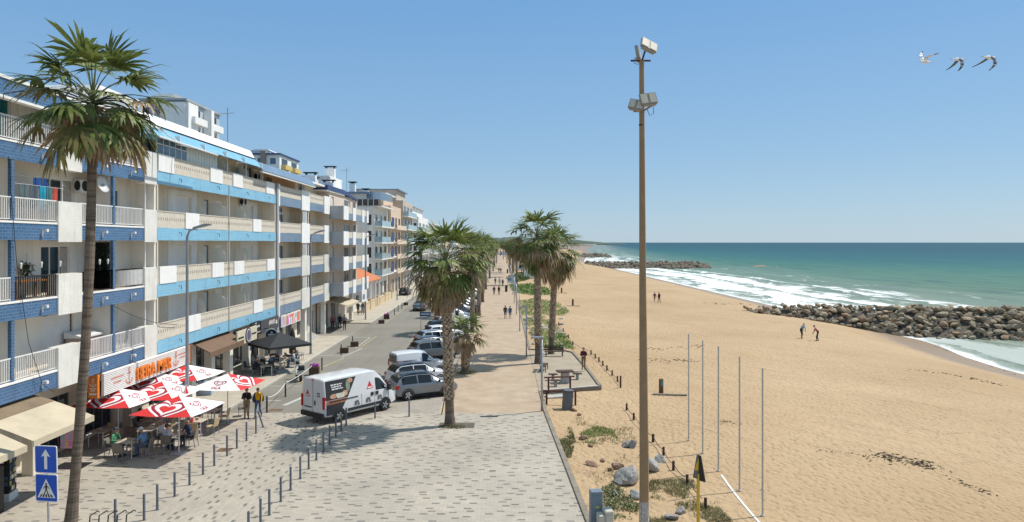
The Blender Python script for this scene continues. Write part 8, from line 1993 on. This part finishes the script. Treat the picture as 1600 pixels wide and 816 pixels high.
# ================================================================ people
ROLE = ['shirt', 'trousers', 'skin', 'shoes', 'forearm', 'calf']
def pose_segments(kind):
    """capsules (p0, p1, r0, r1, role) of a 1.74 m figure facing +x"""
    S_ = []; V3 = Vector
    def limb(a, b_, r0, r1, role): S_.append((V3(a), V3(b_), r0, r1, role))
    hip, sh, lean = .92, 1.42, 0.0
    legs = {-1: [(.0, .45), (.0, .07)], 1: [(.0, .45), (.0, .07)]}          # knee (x,z), ankle (x,z)
    arms = {-1: [(.02, -.24, 1.13), (.08, -.25, .88)], 1: [(.02, .24, 1.13), (.08, .25, .88)]}
    if kind == 'walk': legs = {-1: [(.20, .50), (.30, .10)], 1: [(.02, .47), (-.30, .14)]}; arms = {-1: [(-.10, -.24, 1.15), (-.10, -.26, .90)], 1: [(.12, .24, 1.16), (.26, .24, .95)]}; lean = .03
    if kind == 'stride': legs = {-1: [(-.02, .47), (-.26, .12)], 1: [(.22, .52), (.26, .09)]}; arms = {-1: [(.12, -.24, 1.16), (.24, -.24, .94)], 1: [(-.10, .24, 1.15), (-.12, .26, .90)]}; lean = .03
    if kind == 'phone': legs = {-1: [(.03, .46), (.03, .08)], 1: [(.10, .48), (.02, .08)]}; arms = {-1: [(.03, -.25, 1.14), (.26, -.06, 1.12)], 1: [(.03, .25, 1.14), (.26, .06, 1.12)]}
    if kind == 'bend': lean = .28; legs = {-1: [(.06, .46), (-.04, .08)], 1: [(.16, .47), (.14, .08)]}; arms = {-1: [(.36, -.22, 1.12), (.46, -.18, .86)], 1: [(.36, .22, 1.10), (.50, .18, .90)]}
    sit = kind.startswith('sit')
    if sit:
        hip, sh = .53, 1.04; legs = {-1: [(.43, .50), (.40, .08)], 1: [(.43, .50), (.45, .08)]}
        arms = {-1: [(.10, -.25, .80), (.34, -.14, .78)], 1: [(.10, .25, .80), (.34, .16, .78)]}
        if kind == 'sit_chin': arms[1] = [(.24, .20, .80), (.22, .08, 1.10)]; lean = .10
        if kind == 'sit_lean': lean = .18; arms = {-1: [(.28, -.25, .84), (.48, -.10, .80)], 1: [(.28, .25, .84), (.48, .12, .80)]}
    t = lambda z: lean * max(0, (z - hip) / (sh - hip))
    # pelvis, belly, chest, shoulders, neck, head
    for s in (-1, 1):
        limb((0, s * .075, hip + .02), (0, s * .06, hip + .16), .115, .10, 1)
        limb((t(hip + .12), s * .055, hip + .14), (t(hip + .30), s * .075, hip + .32), .10, .115, 0)
        limb((t(hip + .30), s * .075, hip + .32), (t(sh), s * .115, sh - .06), .115, .085, 0)
        limb((t(sh), s * .03, sh), (t(sh), s * .165, sh - .035), .065, .068, 0)
    hx = t(sh) + .03 + lean * .3; hz = sh + .20
    limb((t(sh), 0, sh), (t(sh) + .02 + lean * .15, 0, sh + .10), .058, .052, 2)
    limb((hx, 0, hz - .03), (hx - .015, 0, hz + .035), .082, .093, 2); limb((hx + .03, 0, hz - .075), (hx + .045, 0, hz - .085), .050, .042, 2)
    limb((hx + .09, 0, hz - .0), (hx + .105, 0, hz - .03), .012, .018, 2)
    for s in (-1, 1): limb((hx - .01, s * .088, hz + .01), (hx - .01, s * .092, hz - .03), .018, .013, 2)
    for s in (-1, 1):
        (kx, kz), (ax, az) = legs[s]; y = s * .095
        limb((0, y, hip), (kx, y, kz), .092, .062, 1); limb((kx, y, kz), (lerp(kx, ax, .35) - .015, y, lerp(kz, az, .35)), .058, .060, 5); limb((lerp(kx, ax, .35) - .015, y, lerp(kz, az, .35)), (ax, y, az), .060, .040, 5)
        tilt = .05 if ax < -.1 else 0
        limb((ax - .04, y, az - .025), (ax + .15, y + s * .02, az - .04 - tilt), .042, .034, 3)
        e, h = Vector(arms[s][0]), Vector(arms[s][1]); sp = Vector((t(sh), s * .185, sh - .045)); e.x += 0 if kind in ('bend', 'sit_lean', 'sit_chin') else t(1.1)
        limb(sp, e, .055, .042, 0); limb(e, h, .042, .030, 4)
        d = (h - e).normalized(); palm = h + d * .06; limb(h, palm, .028, .036, 2)
        sd = d.cross(Vector((0, 1, 0))).normalized() if abs(d.y) < .9 else Vector((0, 0, 1)); cu = Vector((0, -s, 0))
        for k, (o, L_) in enumerate(((-.027, .07), (-.009, .085), (.009, .08), (.027, .062))):
            b0 = palm + sd * o + d * .015; b1 = b0 + d * L_ * .55 + cu * .008; limb(b0, b1, .0105, .0095, 2); limb(b1, b1 + d * L_ * .4 + cu * .022, .0095, .008, 2)
        th = h + d * .02 - sd * .030; limb(th, th + d * .045 - sd * .028 + cu * .01, .013, .010, 2)
    return S_, (hx, hz)
def body_mesh(kind):
    segs, head = pose_segments(kind); mb = MB()
    for a, b_, r0, r1, _ in segs:
        d = (b_ - a); L_ = max(d.length, 1e-4); d = d / L_; pts, rad = [], []
        for k in range(4): q = PI / 2 * (1 - k / 3 * .97); pts.append(a - d * r0 * math.sin(q)); rad.append(max(.002, r0 * math.cos(q)))
        for k in range(4): q = PI / 2 * (.03 + k / 3 * .97); pts.append(b_ + d * r1 * math.sin(q)); rad.append(max(.002, r1 * math.cos(q)))
        mb.tube(pts, rad, 10)
    o = mb.build('body', M_plate); rm = o.modifiers.new('skin', 'REMESH'); rm.mode = 'VOXEL'; rm.voxel_size = .013; rm.use_smooth_shade = True
    sm = o.modifiers.new('soft', 'SMOOTH'); sm.factor = .5; sm.iterations = 3
    dg = bpy.context.evaluated_depsgraph_get(); me = bpy.data.meshes.new_from_object(o.evaluated_get(dg)); bpy.data.objects.remove(o)
    me.materials.clear()
    for r_ in ROLE: me.materials.append(M_plate)
    idx = []
    for p in me.polygons:
        c = p.center; best = 9; bi = 0
        for a, b_, r0, r1, role in segs:
            d = b_ - a; L2 = max(d.length_squared, 1e-9); t = max(0, min(1, (c - a).dot(d) / L2)); q = ((a + d * t) - c).length - lerp(r0, r1, t)
            if q < best: best = q; bi = role
        idx.append(bi)
    me.polygons.foreach_set('material_index', idx); me.polygons.foreach_set('use_smooth', [True] * len(idx))
    return me, head
POSES = {}
def cloth(c): return mat('cloth_%02x%02x%02x' % tuple(int(255 * v) for v in c), c, .85, .18, 9)
M_skins = [mat('skin_tone', (.46, .26, .17), .55, .06, 8), mat('tanned_skin_tone', (.33, .17, .10), .55, .06, 8)]; M_hairs = {'dark': mat('dark_hair', (.025, .016, .012), .7, .3, 20), 'brown': mat('brown_hair', (.09, .05, .03), .7, .3, 20), 'grey': mat('grey_hair', (.35, .34, .33), .7, .2, 20), 'blond': mat('blond_hair', (.35, .24, .11), .7, .2, 20)}
M_face = mat('face_features', (.04, .02, .02), .6, .1, 9); M_lip = mat('lip_colour', (.32, .11, .09), .6, .1, 9)
def person(label, x, y, rz, kind, shirt, trousers, hair='dark', shoes=(.05, .05, .055), sleeves=True, shorts=False, skin=0, h=1.0, long_hair=False, cap=None, z=None, extra=None, group=None):
    if kind not in POSES: POSES[kind] = body_mesh(kind)
    me, (hx, hz) = POSES[kind]
    P = thing('person', label, 'person', (x, y, gz(x, y) if z is None else z), rz, group); P.scale = (h, h, h)
    o = bpy.data.objects.new('body', me); COL.objects.link(o); o.parent = P; sk = M_skins[skin]
    for i, m in enumerate((cloth(shirt), cloth(trousers), sk, cloth(shoes), cloth(shirt) if sleeves else sk, sk if shorts else cloth(trousers))): o.material_slots[i].link = 'OBJECT'; o.material_slots[i].material = m
    mb = MB(); n = 12
    for j in range(5):                                 # hair cap open towards the face
        for k in range(n):
            def q(a, b_):
                th = PI * .5 - a * 1.95; az = b_ * 2 * PI; drop = .5 + .5 * math.cos(az); th2 = PI * .5 - a * lerp(1.95 if not long_hair else 2.5, .75, drop ** 1.5)
                return (hx - .012 + .105 * math.cos(th2) * math.cos(az), .100 * math.cos(th2) * math.sin(az), hz + .018 + .112 * math.sin(th2) * (1.15 if long_hair and th2 < 0 else 1))
            mb.face([q(j / 5, k / n), q(j / 5, (k + 1) / n), q((j + 1) / 5, (k + 1) / n), q((j + 1) / 5, k / n)])
    mb.build('hair', M_hairs[hair], P, smooth=True)
    mb = MB()
    for s in (-1, 1): mb.ball((hx + .083, s * .032, hz + .012), .010, 6, 0, (.6, 1.2, .7)); mb.box(hx + .078, hx + .094, s * .032 - .016, s * .032 + .016, hz + .030, hz + .035)
    mb.build('eyes', M_face, P)
    mb = MB(); mb.ball((hx + .083, 0, hz - .066), .022, 8, 0, (.5, 1, .3)); mb.build('mouth', M_lip, P)
    if cap is not None:
        mb = MB(); mb.lathe([(.108, -.005), (.106, .05), (.075, .095), (.002, .112)], 14, 0, Matrix.Translation((hx - .012, 0, hz + .028))); mb.prism([(hx + .07, -.07), (hx + .18, -.05), (hx + .18, .05), (hx + .07, .07)], 'z', hz + .03, hz + .045); mb.build('cap', cloth(cap), P)
    if extra == 'backpack': mb = MB(); mb.bbox(-.30, -.11, -.15, .15, 1.02, 1.42, 0, .05); mb.build('backpack', cloth((.03, .03, .04)), P)
    if extra == 'jacket':
        mb = MB()
        for s in (-1, 1): mb.prism([(-.10, .90), (.10, .90), (.12, 1.15), (.09, 1.42), (-.09, 1.45), (-.12, 1.15)], 'y', min(s * .13, s * .215), max(s * .13, s * .215))
        mb.box(-.145, -.10, -.2, .2, .92, 1.42); mb.build('jacket', cloth((.04, .055, .075)), P)
        mb = MB()
        for s in (-1, 1):
            a = Vector((.03, s * .185, 1.375)); e = Vector((.0 if s > 0 else .0, s * .245, 1.13)); mb.tube([a, Vector((.12 * -s, s * .245, 1.15)), Vector((.1 if s < 0 else -.1, s * .262, .94))], [.068, .058, .05], 8)
        for m_ in clusters(mb, .0): m_.build('sleeve', cloth((.04, .055, .075)), P)
    if extra == 'phone': mb = MB(); mb.box(.30, .345, -.035, .035, 1.13, 1.20); mb.build('phone_case', M_plate, P)
    return P
FC = R(-90)                                            # facing the camera
def pp(px, py): return at(px, py).xy
x, y = pp(385.5, 653.5); person('man in black sweater and khaki trousers looking at his phone', x, y, R(-80), 'phone', (.02, .02, .025), (.28, .20, .12), 'dark', extra='phone')
x, y = pp(403.5, 652.5); person('woman in yellow top and open dark jacket walking in jeans', x, y, R(-88), 'walk', (.75, .42, .01), (.06, .12, .22), 'brown', h=.98, extra='jacket')
x, y = pp(912, 580); person('man in maroon sweater and tan trousers standing on the terrace kerb', x, y, R(-105), 'phone', (.10, .02, .03), (.22, .14, .08), 'dark', z=.10)
# restaurant guests
sit = [(-18.22, 32.9, 0, 'sit_chin', (.10, .30, .16), (.10, .11, .13), dict(cap=(.05, .06, .08)), 'seated man in green jacket and dark cap resting his chin'), (-16.66, 32.95, 180, 'sit_lean', (.16, .32, .52), (.10, .14, .22), dict(cap=(.62, .66, .72)), 'seated person in light blue jacket and white cap'), (-18.9, 36.7, 0, 'sit', (.015, .015, .018), (.35, .34, .33), dict(sleeves=False), 'seated man in black t-shirt at the back table'),
       (-16.0, 33.55, 90, 'sit', (.56, .57, .60), (.03, .03, .04), {}, 'seated person in white shirt with back to the camera'), (-15.25, 34.45, 175, 'sit_lean', (.025, .035, .075), (.06, .06, .08), dict(sleeves=False), 'seated man in navy t-shirt leaning on the table'), (-16.68, 34.35, 0, 'sit', (.60, .60, .60), (.1, .1, .12), {}, 'seated woman in white behind the white shirt guest')]
for x, y, a, k, s, t, kw, lab in sit: person(lab, x, y, R(a), k, s, t, ('dark', 'brown', 'grey')[len(lab) % 3], **kw)
x, y = pp(299, 684); person('person in white top and bare legs standing beside the folded parasol', x, y, R(200), 'stand', (.62, .58, .58), (.45, .05, .05), 'brown', sleeves=False, shorts=True, shoes=(.3, .28, .26), h=.97)
for k, (x, y, a, s, t, lab) in enumerate(((-17.75, 54.0, 170, (.22, .36, .58), (.05, .06, .08), 'seated cafe guest in pale blue shirt under the black parasol'), (-16.55, 55.8, 180, (.45, .48, .52), (.08, .13, .22), 'seated cafe guest in grey top on the road side of the black parasol'), (-18.35, 52.4, 10, (.02, .02, .03), (.03, .03, .03), 'seated cafe guest in black near the wall side of the black parasol'), (-19.3, 54.4, 0, (.55, .53, .5), (.05, .05, .06), 'seated cafe guest in white closest to the cafe front'), (-17.9, 56.4, 200, (.10, .03, .03), (.05, .05, .06), 'seated cafe guest in dark red behind the parasol pole'))):
    person(lab, x, y, R(a), 'sit', s, t, ('brown', 'blond', 'dark')[k % 3], z=.09)
person('woman standing in the shaded doorway of the light blue block', -20.6, 46.4, R(-40), 'stand', (.04, .04, .05), (.05, .04, .04), 'dark', z=.09)
# people by the far shops and on the side street
for px, py, k, s, t, kw, lab in ((519.5, 516, 'stand', (.30, .12, .14), (.03, .04, .09), {}, 'person in striped red top and navy trousers by the side street'), (525.5, 511, 'stride', (.50, .50, .52), (.25, .22, .2), dict(long_hair=True), 'person in grey white shirt partly behind the side street group'), (531, 514.5, 'walk', (.035, .04, .05), (.025, .025, .03), dict(hair='grey'), 'person in black clothes walking in the side street group'), (538.5, 516, 'stand', (.24, .24, .26), (.035, .035, .035), dict(sleeves=False), 'person in grey vest top at the right of the side street group'),
                                (559.5, 493, 'stride', (.02, .02, .022), (.03, .03, .03), dict(long_hair=True), 'person in black with a bag near the white shop panel'), (566.5, 493, 'walk', (.06, .07, .10), (.16, .25, .42), {}, 'person in light jeans walking away near the white shop panel')):
    x, y = pp(px, py); person(lab, x, y, R(-85 if px < 545 else 95), k, s, t, kw.pop('hair', 'dark'), h=1.02 if px < 545 else 1.0, **kw)
# strollers on the promenade
for px, py, k, s, t, kw, lab, a in ((789.6, 498, 'walk', (.03, .035, .05), (.04, .05, .09), dict(shorts=True, extra='backpack'), 'man in dark clothes and shorts with black backpack walking away', 92), (797, 498, 'stride', (.04, .09, .20), (.05, .09, .18), dict(shorts=True, h=.95), 'woman in blue top and shorts beside the backpack man', 92), (772, 461, 'walk', (.03, .03, .04), (.05, .05, .07), {}, 'left of two dark clothed strollers past the litter bin', -85), (779.5, 461, 'stride', (.06, .02, .03), (.03, .03, .04), {}, 'right of two dark clothed strollers past the litter bin', -85),
                                   (774, 445, 'walk', (.02, .30, .32), (.03, .04, .08), {}, 'stroller in turquoise shirt far along the promenade', 95), (780.5, 446, 'stand', (.62, .62, .62), (.50, .50, .52), {}, 'stroller dressed in white far along the promenade', 90), (785.5, 448, 'walk', (.05, .03, .03), (.03, .03, .035), {}, 'stroller in dark brown near the promenade lamp', -90), (779.5, 426, 'walk', (.30, .03, .04), (.03, .03, .05), {}, 'distant stroller in red top', 90), (782.5, 427, 'stride', (.03, .03, .04), (.03, .03, .04), {}, 'distant stroller in dark clothes beside the red top', 90), (772.5, 417, 'walk', (.4, .2, .18), (.05, .05, .06), {}, 'tiny far stroller in faded pink', 90), (775.5, 413, 'stand', (.04, .06, .10), (.03, .03, .04), {}, 'tiny far stroller in navy blue', 90)):
    x, y = pp(px, py); person(lab, x, y, R(a), k, s, t, 'dark', skin=1 if px < 780 else 0, **kw)
# people on the beach
def pb(px, py): q = at_sand(px, py); return q
for px, py, k, s, t, kw, lab, a in ((1023, 472, 'walk', (.08, .02, .04), (.35, .22, .16), dict(shorts=True), 'beach walker in dark red top, left of the pair', 100), (1030, 473.5, 'stride', (.09, .02, .05), (.10, .03, .05), dict(h=1.08), 'taller beach walker in maroon carrying a bag, right of the pair', 100), (1252, 529, 'bend', (.22, .34, .48), (.03, .03, .05), dict(hair='grey'), 'person in light blue jacket stooping on the beach near the groyne', 20), (1278, 533, 'bend', (.42, .09, .07), (.03, .03, .04), {}, 'person in coral top bending on the beach near the groyne', 160)):
    q = pb(px, py); person(lab, q.x, q.y, R(a), k, s, t, kw.pop('hair', 'dark'), z=q.z, **kw)
